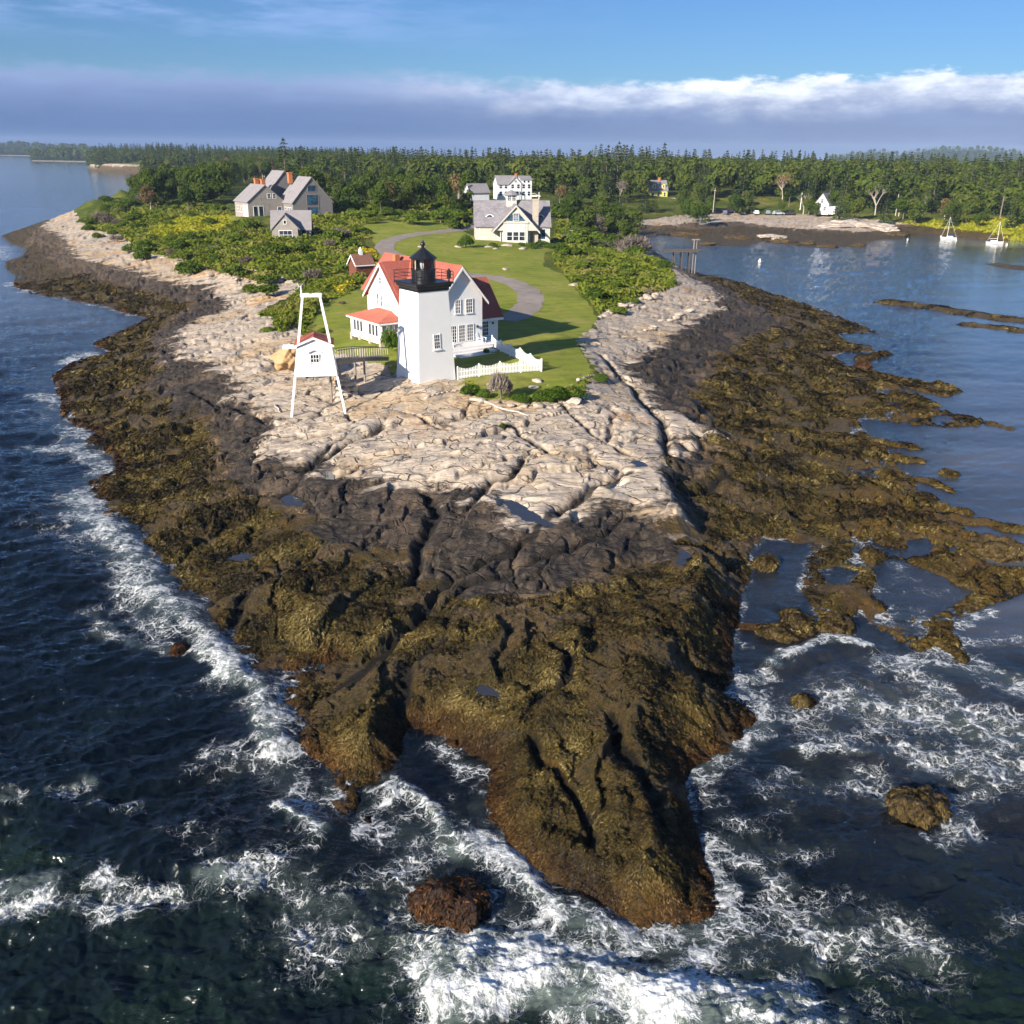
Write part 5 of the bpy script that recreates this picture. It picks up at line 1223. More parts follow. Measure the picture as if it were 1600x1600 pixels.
def make_grey_house():
    w = at(389, 338, 8.9); rz = math.radians(35)
    t = thing('shingled_house', 'large weathered grey house with lean gables and three orange brick chimneys', 'house', (w[0], w[1], 8.6), rz)
    # local: -x faces the sunlit left, -y the shaded right; origin at the front corner of the left wing
    m = MB(); gable_wall(m, 0, 9.4, 0, 9.5, -1, 3.7, 7.5, 'y'); m.build('left_wing_wall', M_['greyshingle'], t)
    m = MB(); gable_roof(m, 0, 9.4, 0, 9.5, 3.7, 7.5, 'y', .3, .2); m.build('left_wing_roof', M_['greyroof'], t)
    m = MB(); gable_wall(m, 9.3, 20.0, -6.0, 3.0, -1, 3.6, 9.4, 'y'); m.build('right_wing_wall', M_['board'], t)
    m = MB(); gable_roof(m, 9.3, 20.0, -6.0, 3.0, 3.6, 9.4, 'y', .3, .2); m.build('right_wing_roof', M_['greyroof'], t)
    m = MB(); gable_wall(m, 9.0, 16.5, 6.5, 14.5, -1, 6.6, 10.6, 'y'); m.build('back_wing_wall', M_['board'], t)
    m = MB(); gable_roof(m, 9.0, 16.5, 6.5, 14.5, 6.6, 10.6, 'y', .3, .2); m.build('back_wing_roof', M_['greyroof'], t)
    for x, y, z in ((5.2, 6.8, 7.3), (6.3, 5.2, 7.2), (12.4, 2.2, 8.8)):
        m = MB(); m.box((x, y, z + .4), (1.0, 1.0, 2.6)); m.box((x, y, z + 1.6), (1.2, 1.2, .25)); m.build('chimney', M_['orangebrick'], t)
    W = wall_M('-x', 0)
    for u in (.9, 2.0, 3.1): far_window(t, W, u, 1.5, .8, 2.5, 2, 3, 'peachpane', name='french_window')
    for u in (5.0, 7.2): far_window(t, W, u, 1.8, .8, 1.3)
    W = wall_M('-y', 0)
    for u in (1.9, 3.3): far_window(t, W, u, 1.3, 1.1, 2.6, 1, 1)
    for u in (5.6, 7.0): far_window(t, W, u, 5.0, .8, 1.0, 1, 2)
    far_window(t, W, 8.2, 1.2, 1.0, 2.2, 1, 2, 'blueglass', name='door')
    W = wall_M('-x', 9.3)
    for u in (-1.2, -3.0, -4.6): far_window(t, W, u, 1.4, .9, 1.8, 2, 3)
    W = wall_M('-y', -6.0)
    for z, h in ((.9, 3.0), (4.1, 2.4), (6.9, 1.4)): far_window(t, W, 14.65, z, 3.0 if z < 6 else 2.2, h, 1, 1, 'blueglass', 'wood', .14, 'gable_window')
    m = MB(); m.span((-2.2, -1.5, -.9), (-.02, 9.5, -.1)); m.build('terrace', M_['stone'], t)
    # low garden cottage in front
    w = at(456, 372, 7.0); rz = math.radians(8)
    t = thing('garden_cottage', 'small grey shingled cottage with steep cross gable in front of the larger grey house', 'cottage', (w[0], w[1], 6.7), rz)
    m = MB(); gable_wall(m, -4.0, 4.0, 0, 5.0, -1.2, 2.5, 5.6, 'x'); m.build('main_wall', M_['greyshingle'], t)
    m = MB(); gable_roof(m, -4.0, 4.0, 0, 5.0, 2.5, 5.6, 'x', .5, .3); m.build('main_roof', M_['greyroof'], t)
    m = MB(); gable_wall(m, -3.6, 1.5, -2.0, 2.4, -1.2, 2.5, 5.15, 'y'); m.build('gable_wall', M_['greyshingle'], t)
    m = MB(); gable_roof(m, -3.6, 1.5, -2.0, 2.6, 2.5, 5.15, 'y', .45, .25); m.build('gable_roof', M_['greyroof'], t)
    W = wall_M('-y', -2.0)
    far_window(t, W, -1.05, 1.1, 2.6, 1.7, 3, 2); far_window(t, W, -1.05, 3.7, .5, .7, 1, 1)
    far_window(t, wall_M('-y', 0), 2.6, 1.0, 1.0, 2.1, 1, 1, name='door')
M_['peachpane'] = simple('curtained_pane', (0.55, 0.5, 0.42), .4)
make_grey_house()

def make_cupola_cottage():
    w = at(801, 379, 5.9); t = thing('cupola_cottage', 'cream shingled cottage with slate roof, cupola and tall glazed front gable', 'cottage', (w[0], w[1], 5.7), math.radians(4))
    m = MB(); gable_wall(m, -8.2, 8.2, 0, 8.5, -.6, 3.9, 8.6, 'x'); m.build('main_wall', M_['cream'], t)
    m = MB(); gable_roof(m, -8.2, 8.2, 0, 8.5, 3.9, 8.6, 'x', .45, .25); m.build('main_roof', M_['slateroof'], t)
    m = MB(); m.prism([(-3.0, 0, -.6), (-2.1, -2.6, -.6), (3.1, -2.6, -.6), (4.0, 0, -.6)], (0, 0, 5.1)); m.build('bay_wall', M_['cream'], t)
    m = MB(); m.prism([(-4.3, -2.5, 2.9), (.5, -2.5, 8.05), (5.3, -2.5, 2.9)], (0, 7.0, 0)); m.build('front_gable_wall', M_['cream'], t)
    m = MB(); gable_roof(m, -3.9, 4.9, -2.5, 4.6, 3.4, 8.1, 'y', .85, .35); m.build('front_gable_roof', M_['slateroof'], t)
    m = MB(); barge(m, -3.9, 4.9, -2.86, 3.4, 8.1, 'y', .85, .35); m.span((-2.2, -2.78, 4.45), (3.2, -2.62, 4.72)); m.build('bargeboard', M_['cream'], t)
    W = wall_M('-y', -2.62)
    for k in range(3):
        u = -.85 + 1.35 * k
        far_window(t, W, u, 1.75, 1.1, 1.75, 1, 2, fr=.08); far_window(t, W, u, 3.62, 1.1, 1.2, 3, 3, 'peachpane', fr=.08)
    far_window(t, W, .5, 5.75, 1.1, 1.5, 3, 4, 'blueglass', fr=.08)
    for s in (-1, 1):
        m = MB(); a = .5 + s * .75; m.M = W; m.prism([(a, -.02, 5.0), (a + s * 1.25, -.02, 5.0), (a, -.02, 6.3)], (0, .05, 0)); m.build('gable_pane', M_['blueglass'], t)
    m = MB(); m.span((-1.6, -2.85, -.5), (2.65, -2.65, .7)); m.build('window_bench', M_['trim'], t)
    for s, x in ((-1, -2.62), (1, 3.62)):
        a = math.atan2(2.6, .9); T = Matrix.Translation((x, -1.33, 0)) @ Matrix.Rotation(s * (math.pi / 2 - math.atan2(.9, 2.6)) * -1 if s < 0 else (math.pi / 2 - math.atan2(.9, 2.6)), 4, 'Z') @ wall_M('-y', 0)
        far_window(t, T, 0, 1.3, .75, 2.1, 1, 2, name='door', fr=.16)
    W = wall_M('-y', 0)
    far_window(t, W, -5.6, 2.3, 3.2, 1.9, 3, 1, 'peachpane'); far_window(t, W, 6.2, 2.0, 2.0, 2.1, 2, 1, 'blueglass')
    for x in (-5.0, 6.1):     # eyebrow dormers
        m = MB(); ks = [math.pi * k / 10 for k in range(11)]
        m.prism([(x + 1.15 * math.cos(k), 1.35, 5.35 + .85 * math.sin(k)) for k in ks], (0, 2.2, 0)); m.build('eyebrow_dormer', M_['slateroof'], t)
        m = MB(); m.prism([(x + .95 * math.cos(k), 1.25, 5.42 + .62 * math.sin(k)) for k in ks], (0, .12, 0)); f = m.build('dormer_window', M_['trim'], t)
        m = MB(); m.prism([(x + .6 * math.cos(k), 1.2, 5.5 + .42 * math.sin(k)) for k in ks], (0, .06, 0)); m.build('pane', M_['glass'], f)
    m = MB(); m.box((4.9, -.3, 4.3), (1.25, 1.0, 10.0)); m.box((4.9, -.3, 9.2), (1.4, 1.15, .3)); m.build('chimney', M_['stone'], t)
    m = MB(); m.box((-.1, 4.25, 8.8), (2.3, 2.3, 2.5)); c = m.build('cupola', M_['cream'], t)
    m = MB(); m.lathe([(1.9, 9.95), (1.2, 10.5), (.1, 11.0)], 8, (-.1, 4.25, 0)); m.build('cupola_roof', M_['slateroof'], c)
    W = wall_M('-y', 3.1)
    for u in (-.62, .42): far_window(c, W, u, 9.3, .75, 1.0, 2, 3, fr=.08)
    m = MB(); m.span((-6.6, -6.0, -.8), (6.5, -.02, .02)); m.build('terrace', M_['stone'], t)
    for i, (px, py, r, lab) in enumerate(((765, 386, .9, 'grey boulder at the left end of the cottage terrace'), (775, 389, .7, 'pale flat stone on the lawn below the cottage terrace'), (792, 384, 1.0, 'sunlit stone block in front of the glazed bay'), (818, 389, .9, 'pale stone slab among garden shrubs below the cottage'), (716, 386, .8, 'low granite block left of the round bush'), (660, 386, .8, 'buff flat stone on the lawn beside the gravel drive'), (790, 421, .8, 'pale flat stone lying alone on the middle of the lawn'),
         (900, 446, 1.0, 'grey flat ledge showing through grass on the right slope'), (768, 602, .5, 'grey stone on grass beyond the dead bush'), (840, 596, .55, 'flat pale stone on grass above the green hedge'), (833, 606, .5, 'small grey stone just below the flat pale stone'), (960, 428, .7, 'small pale rock in rough grass on the right slope'))):
        q = on_ground(px, py, 5); o = bpy.data.objects.new('lawn_stone', rock_mesh('lawn_stone', r, 200 + i, M_['boulder'], .4, 3, .15)); COL.objects.link(o); o.location = (q[0], q[1], q[2] + .05); o.rotation_euler = (0, 0, i * 1.3); o.scale = (1.3, .9, 1); tag(o, lab, 'stone', 'stones on the lawn')
make_cupola_cottage()

def make_white_house():
    w = at(803, 306, 11.5); t = thing('white_house', 'white two-storey house with grey roof and dark windows at the forest edge', 'house', (w[0], w[1], 11.2), math.radians(14)); t.scale = (.92, .92, .82)
    m = MB(); gable_wall(m, -5.6, 1.5, 0, 7, -1, 4.6, 7.4, 'x'); m.build('left_wall', M_['bluewhite'], t)
    m = MB(); gable_roof(m, -5.6, 1.5, 0, 7, 4.6, 7.4, 'x', .4, .3); m.build('left_roof', M_['greyroof'], t)
    m = MB(); gable_wall(m, -1.6, 2.4, -.5, 4, -1, 4.8, 7.0, 'y'); m.build('front_gable_wall', M_['bluewhite'], t)
    m = MB(); gable_roof(m, -1.6, 2.4, -.5, 4, 4.8, 7.0, 'y', .4, .3); m.build('front_gable_roof', M_['greyroof'], t)
    m = MB(); gable_wall(m, 2.3, 6.2, -.2, 7, -1, 6.2, 7.4, 'x'); m.build('right_wall', M_['bluewhite'], t)
    m = MB(); gable_roof(m, 2.3, 6.2, -.2, 7, 6.2, 7.4, 'x', .35, .2); m.build('right_roof', M_['greyroof'], t)
    m = MB(); m.box((1.4, 3.4, 7.6), (.7, .7, 1.4)); m.build('chimney', M_['orangebrick'], t)
    for yy, us in ((0, (-4.6, -2.8)), (-.5, (-.6, 1.4)), (-.2, (3.3, 5.2))):
        for u in us:
            for z in (1.2, 3.8): far_window(t, wall_M('-y', yy), u, z, .95, 1.5, 1, 2, fr=.12)
    far_window(t, wall_M('-y', -.5), .4, 5.6, .8, .8, 2, 2, fr=.12); far_window(t, wall_M('-y', -.2), 3.6, 5.5, .7, .7, 1, 1); far_window(t, wall_M('-y', -.2), 5.0, 5.5, .7, .7, 1, 1)
    for u in (1.5, 5.0): far_window(t, wall_M('-x', -5.6), u, 2.0, .9, 1.4, 1, 2, fr=.12)
    m = MB(); m.span((-.4, -2.2, 2.1), (1.4, -.5, 2.3)); m.box((-.3, -2.1, .6), (.15, .15, 3)); m.box((1.3, -2.1, .6), (.15, .15, 3)); m.build('entrance_porch', M_['trim'], t)
    # pale barn half hidden left of it
    w = at(745, 309, 11.2); t = thing('grey_barn', 'low grey barn with pale end wall left of the white house', 'barn', (w[0], w[1], 10.9), math.radians(30))
    m = MB(); gable_wall(m, -3.2, 3.2, -2, 2, -.5, 2.0, 4.2, 'x'); m.build('barn_wall', M_['bluewhite'], t); m = MB(); gable_roof(m, -3.2, 3.2, -2, 2, 2.0, 4.2, 'x'); m.build('barn_roof', M_['greyroof'], t)
    # yellow house
    w = at(1029, 309, 7.5); t = thing('yellow_house', 'yellow house with two dormers, dark roof and white porch among trees', 'house', (w[0], w[1], 7.2), math.radians(10))
    m = MB(); gable_wall(m, -3.6, 3.6, 0, 6, -1, 3.2, 6.6, 'x'); m.build('yellow_wall', M_['yellow'], t)
    m = MB(); gable_roof(m, -3.6, 3.6, 0, 6, 3.2, 6.6, 'x', .3, .3); m.build('roof', M_['slateroof'], t)
    for x in (-1.9, 1.9):
        m = MB(); gable_wall(m, x - .75, x + .75, .3, 3, 3.4, 5.2, 5.9, 'y'); d = m.build('dormer', M_['yellow'], t)
        m = MB(); gable_roof(m, x - .75, x + .75, .3, 3, 5.2, 5.9, 'y', .2, .15, .1); m.build('dormer_roof', M_['slateroof'], d); far_window(d, wall_M('-y', .3), x, 4.6, .7, .9, 1, 2)
    m = MB(); m.box((.8, 3, 7.1), (.8, .8, 1.6)); m.build('chimney', M_['orangebrick'], t)
    for u in (-2.4, 0, 2.4): far_window(t, wall_M('-y', 0), u, 1.6, .9, 1.4, 1, 2)
    m = MB(); m.span((.5, -2.4, 0.1), (6.2, -.02, .3)); m.build('porch_roof', M_['bluewhite'], t)
    for x in (.7, 2.5, 4.3, 6.0):
        m = MB(); m.box((x, -2.3, -.9), (.16, .16, 2.0)); m.build('porch_post', M_['trim'], t)
    # white house on the right
    w = at(1283, 330, 4.4); t = thing('gabled_house', 'white steep-gabled house behind a tree at the right end of the beach', 'house', (w[0], w[1], 4.2), math.radians(-35))
    m = MB(); gable_wall(m, -2.6, 2.6, 0, 7, -1, 2.8, 6.4, 'y'); m.build('gable_wall', M_['bluewhite'], t); m = MB(); gable_roof(m, -2.6, 2.6, 0, 7, 2.8, 6.4, 'y'); m.build('gable_roof', M_['greyroof'], t)
    for u, z in ((-1.2, 1.1), (1.2, 1.1), (0, 3.9)): far_window(t, wall_M('-y', 0), u, z, .9, 1.4, 2, 2)
    m = MB(); m.span((2.6, .8, -.8), (4.8, 6, 1.9)); m.build('side_wing', M_['white'], t)
    w = at(1308, 326, 4.8); t = thing('low_white_house', 'long low white house half hidden by trees right of the gabled one', 'house', (w[0], w[1], 4.5), math.radians(5))
    m = MB(); gable_wall(m, -4, 4, 0, 4, -1, 2.2, 3.6, 'x'); m.build('wall', M_['bluewhite'], t); m = MB(); gable_roof(m, -4, 4, 0, 4, 2.2, 3.6, 'x'); m.build('roof', M_['greyroof'], t)
    for u in (-2.5, 0, 2.5): far_window(t, wall_M('-y', 0), u, .9, .9, 1.2, 1, 2)
    # far houses on the left-hand point
    for px, py, s, lab in ((189, 258, 1.0, 'leftmost tiny white house on the wooded point'), (211, 258, 1.25, 'larger tiny white house on the wooded point'), (303, 252, 1.2, 'tiny white low building with long roof by the distant trees')):
        w = at(px, py, 4.0 if px < 250 else 8); t = thing('distant_house', lab, 'house', (w[0], w[1], (3.5 if px < 250 else 7)), .4)
        m = MB(); gable_wall(m, -5 * s, 5 * s, -3, 3, -1, 4.5 * s, 7 * s, 'x'); m.build('wall', M_['white'], t); m = MB(); gable_roof(m, -5 * s, 5 * s, -3, 3, 4.5 * s, 7 * s, 'x'); m.build('roof', M_['bluewhite'], t)
        for u in (-2.5, 0, 2.5): far_window(t, wall_M('-y', -3), u * s, 2.4, 1.3, 1.6, 1, 1)
make_white_house()

# ------------------------------------------------------------------ gravel drive
def make_road():
    N = NT('gravel'); p = N.pos(); n = N.noise(p, .5, 5, .6); n2 = N.noise(p, 9, 4, .7)
    c = N.ramp(n, [(.3, (.2, .165, .135)), (.6, (.29, .245, .205)), (.8, (.35, .3, .25))]); c = N.mix(N.mr(n2, .4, .7, 0, .5), c, (.17, .14, .12))
    mt = N.out(N.principled(c, .95, N.bump(n2, .6, .04)))
    def ribbon(pts, w, name):
        q = [on_ground(a, b, 5.5) for a, b in pts]
        path = []
        for k in range(len(q) - 1):
            p0, p1, p2, p3 = q[max(0, k - 1)], q[k], q[k + 1], q[min(len(q) - 1, k + 2)]
            for i in range(14):
                t = i / 14; path.append(.5 * ((2 * p1) + (-p0 + p2) * t + (2 * p0 - 5 * p1 + 4 * p2 - p3) * t * t + (-p0 + 3 * p1 - 3 * p2 + p3) * t ** 3))
        path = np.array(path); d = np.gradient(path[:, :2], axis=0); d /= np.linalg.norm(d, axis=1)[:, None] + 1e-9; nn = np.stack([-d[:, 1], d[:, 0]], 1)
        V = []; m_ = 9
        for k in range(len(path)):
            ww = w * (1 + .12 * math.sin(k * .7) * math.sin(k * .23))
            for j in range(m_):
                s = (j / (m_ - 1) - .5) * ww; x, y = path[k, :2] + nn[k] * s
                V.append((x, y, tz(x, y) + .05 - .04 * abs(2 * j / (m_ - 1) - 1) ** 3 + .02))
        i = np.arange(len(path) - 1)[:, None] * m_ + np.arange(m_ - 1)[None]
        F = np.stack([i, i + 1, i + m_ + 1, i + m_], -1).reshape(-1, 4)
        me = mesh_np(name, np.array(V), F); me.materials.append(mt); o = bpy.data.objects.new(name, me); COL.objects.link(o); o['kind'] = 'structure'
    ribbon([(786, 501), (806, 494), (824, 480), (829, 464), (818, 450), (790, 438), (755, 432), (715, 427), (672, 420), (630, 406), (604, 392), (604, 380), (625, 371), (652, 366), (690, 362), (722, 357), (736, 350), (738, 344)], 3.8, 'drive')
make_road()

# ------------------------------------------------------------------ pier, boats, buoys
M_['darkwood'] = paint('dark_wood', (.085, .07, .06), .9, .5, scale=3)  # dark brown tone for the pier's deck, stringers and piles
def make_pier():
    a = at(1040, 392, 4.4); b = at(1096, 393, 4.2); yy = 198.0
    x0, x1 = xat(1036, 392, yy), xat(1096, 393, yy); z = zat(1060, 390, yy)
    t = thing('wooden_pier', 'narrow grey wooden pier on tall piles with a twin-post frame at its end', 'pier', (x0, yy, 0), .05)
    L = x1 - x0
    m = MB(); m.box((L / 2, 0, z), (L, 1.8, .22)); m.build('pier_deck', M_['darkwood'], t)
    m = MB(); m.box((L * .45, -.8, z - .3), (L * .9, .15, .3)); m.box((L * .45, .8, z - .3), (L * .9, .15, .3)); m.build('stringer', M_['darkwood'], t)
    for k in range(3):
        for s in (-.8, .8):
            x = L * (.3 + .2 * k); m = MB(); m.tube((x, s, min(-.6, tz(x0 + x, yy) - .3)), (x, s, z - .1), .13, n=8); m.build('pile', M_['darkwood'], t)
    for s in (-.8, .8):
        m = MB(); m.tube((L * (.83 + .06 * s), s * .3, -1.5), (L * (.84 + .05 * s), s * .3, z + 2.0), .13, n=8); m.build('frame_post', M_['wood'], t)
    m = MB(); m.box((L * .84, 0, z + 1.95), (1.6, .3, .25)); m.build('cross_head', M_['wood'], t)
make_pier()

def make_boat(px, py, L, rz, hm, label, cover):
    w = at(px, py, 0); t = thing('sailboat', label, 'sailboat', (w[0], w[1], .05), rz, 'moored sailboats')
    prof = [(-1, .55, .55), (-.6, .8, .5), (-.1, .95, .5), (.4, .75, .56), (.8, .32, .66), (1.0, .03, .72)]
    m = MB(); rings = []
    for u, wd, h in prof:
        ww = wd * L * .17; x = u * L / 2
        rings.append([(x, -ww, h), (x * .97, -ww * .8, .05), (x * .93, -ww * .25, -.3), (x * .93, ww * .25, -.3), (x * .97, ww * .8, .05), (x, ww, h)])
    m.loft(rings); m.build('hull', M_['hull'], t)
    m = MB(); m.loft([[(-.5 * L / 2, -.1 * L, .5), (.35 * L / 2, -.08 * L, .56), (.35 * L / 2, .08 * L, .56), (-.5 * L / 2, .1 * L, .5)], [(-.45 * L / 2, -.085 * L, .95), (.22 * L / 2, -.06 * L, .92), (.22 * L / 2, .06 * L, .92), (-.45 * L / 2, .085 * L, .95)]]); m.build('cabin', M_['hull'], t)
    m = MB(); m.tube((.12 * L, 0, .5), (.1 * L, 0, hm), .06, .035, 8); m.build('mast', M_['trim'], t)
    m = MB(); m.tube((.1 * L, 0, 1.5), (-.36 * L, 0, 1.4), .14 if cover else .05, .1 if cover else .04, 8); m.build('boom', M_['blueglass'] if cover else M_['trim'], t)
    m = MB(); m.tube((.1 * L, 0, hm), (.5 * L, 0, .7), .025, n=5); m.build('forestay', M_['trim'], t)
    m = MB(); m.tube((.1 * L, 0, hm), (-.48 * L, 0, .6), .02, n=5); m.build('backstay', M_['trim'], t)
make_boat(1482, 374, 4.6, math.radians(172), 6.6, 'white moored sailboat with covered boom, the nearer to the marsh grass', True); make_boat(1554, 381, 4.9, math.radians(-8), 6.2, 'white moored sailboat with bare mast, lower in the cove', False)
for px, py, r, lab in ((1187, 409, .38, 'white mooring buoy with a tall float in open water off the pier'), (1494, 376, .26, 'small white buoy just right of the covered-boom sailboat'), (1573, 383, .3, 'small white buoy right of the bare-mast sailboat'), (1418, 375, .26, 'small pale buoy off the rocky point'), (1470, 370, .22, 'tiny pale buoy behind the sailboats')):
    w = at(px, py, 0); m = MB(); m.lathe([(.05, -r * .8), (r * .8, -r * .3), (r, .1), (r * .75, r * .9), (r * .25, r * 1.6), (.05, r * 2.2)], 12); o = m.build('mooring_buoy', M_['hull'], None, True); o.location = (w[0], w[1], .02); tag(o, lab, 'buoy', 'mooring buoys')

# ------------------------------------------------------------------ cars, poles, satellite dish
def make_car(px, py, z, rz, col, label, kind='car'):
    w = on_ground(px, py, z); mt = simple('car_paint_' + label.split()[0], col, .25, spec=.6)
    t = thing('parked_car', label, 'car', (w[0], w[1], w[2] + .02), rz, 'parked cars')
    m = MB(); W = .9
    side = [(-2.2, .35), (-2.25, .75), (-1.9, .92), (1.0, .95), (2.0, .8), (2.2, .6), (2.2, .35)]
    m.prism([(x, -W, z_) for x, z_ in side], (0, 2 * W, 0)); m.build('body', mt, t, bevel=.05)
    hi = 1.75 if kind == 'van' else 1.5
    cab = [(-2.0, .93), (-1.7, hi), (.3, hi), (1.05, .95)] if kind != 'pickup' else [(-.4, .93), (-.3, hi + .15), (.7, hi + .15), (1.2, .95)]
    m = MB(); m.prism([(x, -W * .86, z_) for x, z_ in cab], (0, 1.72 * W, 0)); c = m.build('cabin', mt, t, bevel=.04)
    m = MB()
    q = [(cab[0][0] + .2, 1.0), (cab[1][0] + .12, hi - .1), (cab[2][0] - .05, hi - .1), (cab[3][0] - .2, 1.0)]
    m.prism([(x, -W * .875, z_) for x, z_ in q], (0, 1.75 * W, 0)); m.build('side_window', M_['glass'], c)
    for x in (-1.35, 1.35):
        for s in (-1, 1):
            m = MB(); m.tube((x, s * .72, .34), (x, s * .93, .34), .34, n=14); m.build('wheel', M_['tyre'], t)
for a in ((835, 309, 11.5, .1, (.78, .76, .72), 'cream car parked on grass right of the white house'),
          (1114, 334, 3.6, .1, (.03, .035, .06), 'dark blue car at the left end of the beach parking'), (1126, 333, 3.6, .15, (.02, .022, .04), 'black van in the cluster at the left of the beach parking', 'van'), (1134, 335, 3.6, 1.2, (.12, .13, .2), 'steel blue car seen end-on beside the black van'), (1144, 332, 3.6, .1, (.03, .03, .05), 'dark car just behind the end-on steel blue one'),
          (1161, 335, 3.6, 1.4, (.3, .33, .38), 'silver blue car seen end-on alone on the beach parking'), (1181, 335, 3.6, 1.5, (.75, .76, .76), 'white car seen end-on on the beach parking'), (1199, 335, 3.6, 1.45, (.2, .24, .3), 'grey car seen end-on beside the white one'), (1216, 336, 3.6, .1, (.4, .44, .48), 'pale silver car seen sideways on the beach parking'), (1234, 336, 3.6, .15, (.05, .045, .045), 'brown-black pickup near the right end of the beach parking', 'pickup'), (1270, 335, 3.8, .1, (.03, .035, .05), 'dark car in front of the white gabled house')):
    make_car(*a)
def make_pole(px, py, z, ptop, label, arm=True, mt='driftwood', r=.14):
    w = on_ground(px, py, z); h = zat(px, ptop, w[1]) - w[2]; t = thing('utility_pole', label, 'pole', (w[0], w[1], w[2] - .2), .3, 'wooden poles along the shore')
    m = MB(); m.tube((0, 0, 0), (h * (.02), 0, h + .2), r, r * .7, 8); m.build('pole_shaft', M_[mt], t)
    if arm:
        m = MB(); m.box((h * .02, 0, h * .93), (.12, 1.8, .12)); m.build('crossarm', M_[mt], t)
make_pole(1114, 331, 4, 294, 'tall pale utility pole behind the dark parked cars'); make_pole(1128, 320, 5, 300, 'shorter utility pole right of the tall pale one'); make_pole(1086, 316, 5, 297, 'thin grey utility pole in the meadow right of the yellow house', False, 'wood', .1)
make_pole(1250, 328, 4.5, 301, 'white flagpole in front of the tree by the gabled house', False, 'trim', .16); make_pole(1232, 325, 4.5, 308, 'thin grey pole at the forest edge above the pickup', False, 'wood', .1); make_pole(325, 252, 10, 238, 'thin white mast beside the distant low building', False, 'trim', .3)
make_pole(842, 311, 11, 300, 'white flagpole stump on the grass near the cream car', False, 'trim', .15)
def make_dish():
    w = on_ground(893, 375, 5.5); t = thing('satellite_dish', 'grey satellite dish on a short post right of the cupola cottage', 'satellite dish', (w[0], w[1], w[2]), .5)
    m = MB(); m.tube((0, 0, -.1), (0, 0, 1.6), .06, n=8); m.build('post', M_['brass'], t)
    m = MB(); m.M = Matrix.Translation((0, -.1, 1.8)) @ Matrix.Rotation(math.radians(65), 4, 'X'); m.lathe([(.02, -.16), (.4, -.1), (.62, .02), (.6, .04), (.36, -.06), (.02, -.12)], 18); m.build('reflector', M_['bluewhite'], t, True)
make_dish()

# loose pale blocks along the upper edge of the rock
def shore_ledges():
    for i, (px, py, z, r, sq, mt, lab) in enumerate(((1300, 355, 1.6, 5.5, .3, 'boulder', 'left end of the pale ledge row on the far beach'), (1328, 352, 1.8, 6.5, .3, 'boulder', 'broadest pale ledge on the far beach'), (1358, 356, 1.5, 5.5, .32, 'boulder', 'pale ledge on the far beach nearest the sailboats'), (1384, 361, .8, 3.4, .4, 'boulder', 'small pale ledge at the tip of the far beach'),
        (1402, 367, .3, 2.6, .4, 'weed', 'brown rock at the tip of the far beach'), (1203, 372, .3, 3.6, .28, 'boulder', 'tan flat rock at the waterline of the far beach'), (1228, 378, .1, 3.0, .3, 'weed', 'brown rock right of the tan waterline rock'), (1150, 371, .4, 4.0, .28, 'weed', 'brown ledge left of the tan waterline rock'), (1262, 381, .1, 2.4, .35, 'weed', 'low brown rock awash off the far beach'), (1292, 386, 0, 2.0, .4, 'weed', 'small brown rock standing off the far beach'), (1338, 384, 0, 1.9, .4, 'weed', 'lone dark rock in the cove below the pale ledges'),
        (1070, 366, .4, 3.2, .3, 'weed', 'brown ledge at the left end of the far beach'), (1110, 382, 0, 2.4, .3, 'weed', 'brown rock on the low spit off the far beach'))):
        w = at(px, py, z); o = bpy.data.objects.new('shore_ledge', rock_mesh('shore_ledge', r, 700 + i, M_[mt], sq, 5, .2)); COL.objects.link(o); o.location = (w[0], w[1], min(z, max(0, tz(w[0], w[1]))) + .1); o.scale = (1.5, 1, 1); o.rotation_euler = (0, 0, .2 * math.sin(i * 2.1)); tag(o, lab, 'rock', 'ledges of the far beach')
shore_ledges()
def loose_blocks():
    rg = random.Random(8); k = 0; mesh = [rock_mesh('rock_block', 1.0, 400 + i, M_['boulder'], .6, 2, .12) for i in range(6)]
    for lst, n, zone_lab, z in ((((402,437),(440,437),(478,443)), 13, 'pale loose block heaped at the shrub edge above the bell tower', 4.3), (((936,492),(962,484),(1000,468),(1030,460)), 16, 'grey-white loose block where the right lawn meets rock', 4), (((1000,520),(1060,490),(1110,470)), 12, 'pale loose block scattered on the right-hand ledges', 3), (((700,600),(760,630),(850,636),(905,630)), 10, 'pale loose block on rock below the lawn tip', 4), (((250,405),(320,425),(390,440)), 12, 'pale loose block on the left ledges below the shrubs', 4)):
        for i in range(n):
            f = (i + rg.random() * .8) / n * (len(lst) - 1); a = min(int(f), len(lst) - 2); f -= a
            px = lst[a][0] * (1 - f) + lst[a + 1][0] * f + rg.uniform(-4, 4); py = lst[a][1] * (1 - f) + lst[a + 1][1] * f + rg.uniform(-2, 5)
            q = on_ground(px, py, z); r = rg.uniform(.28, .75); o = bpy.data.objects.new('rock_block', mesh[k % 6]); COL.objects.link(o); k += 1
            o.location = (q[0], q[1], q[2] + r * .22); o.scale = (r * 1.3, r, r * rg.uniform(.7, 1)); o.rotation_euler = (rg.uniform(-.2, .2), rg.uniform(-.2, .2), rg.uniform(0, 6))
            ordn = ['first', 'second', 'third', 'fourth', 'fifth', 'sixth', 'seventh', 'eighth', 'ninth', 'tenth', '11th', '12th', '13th', '14th', '15th', '16th'][i]
            tag(o, zone_lab + ', ' + ordn + ' from the left', 'rock', 'loose blocks on the ledges')
loose_blocks()
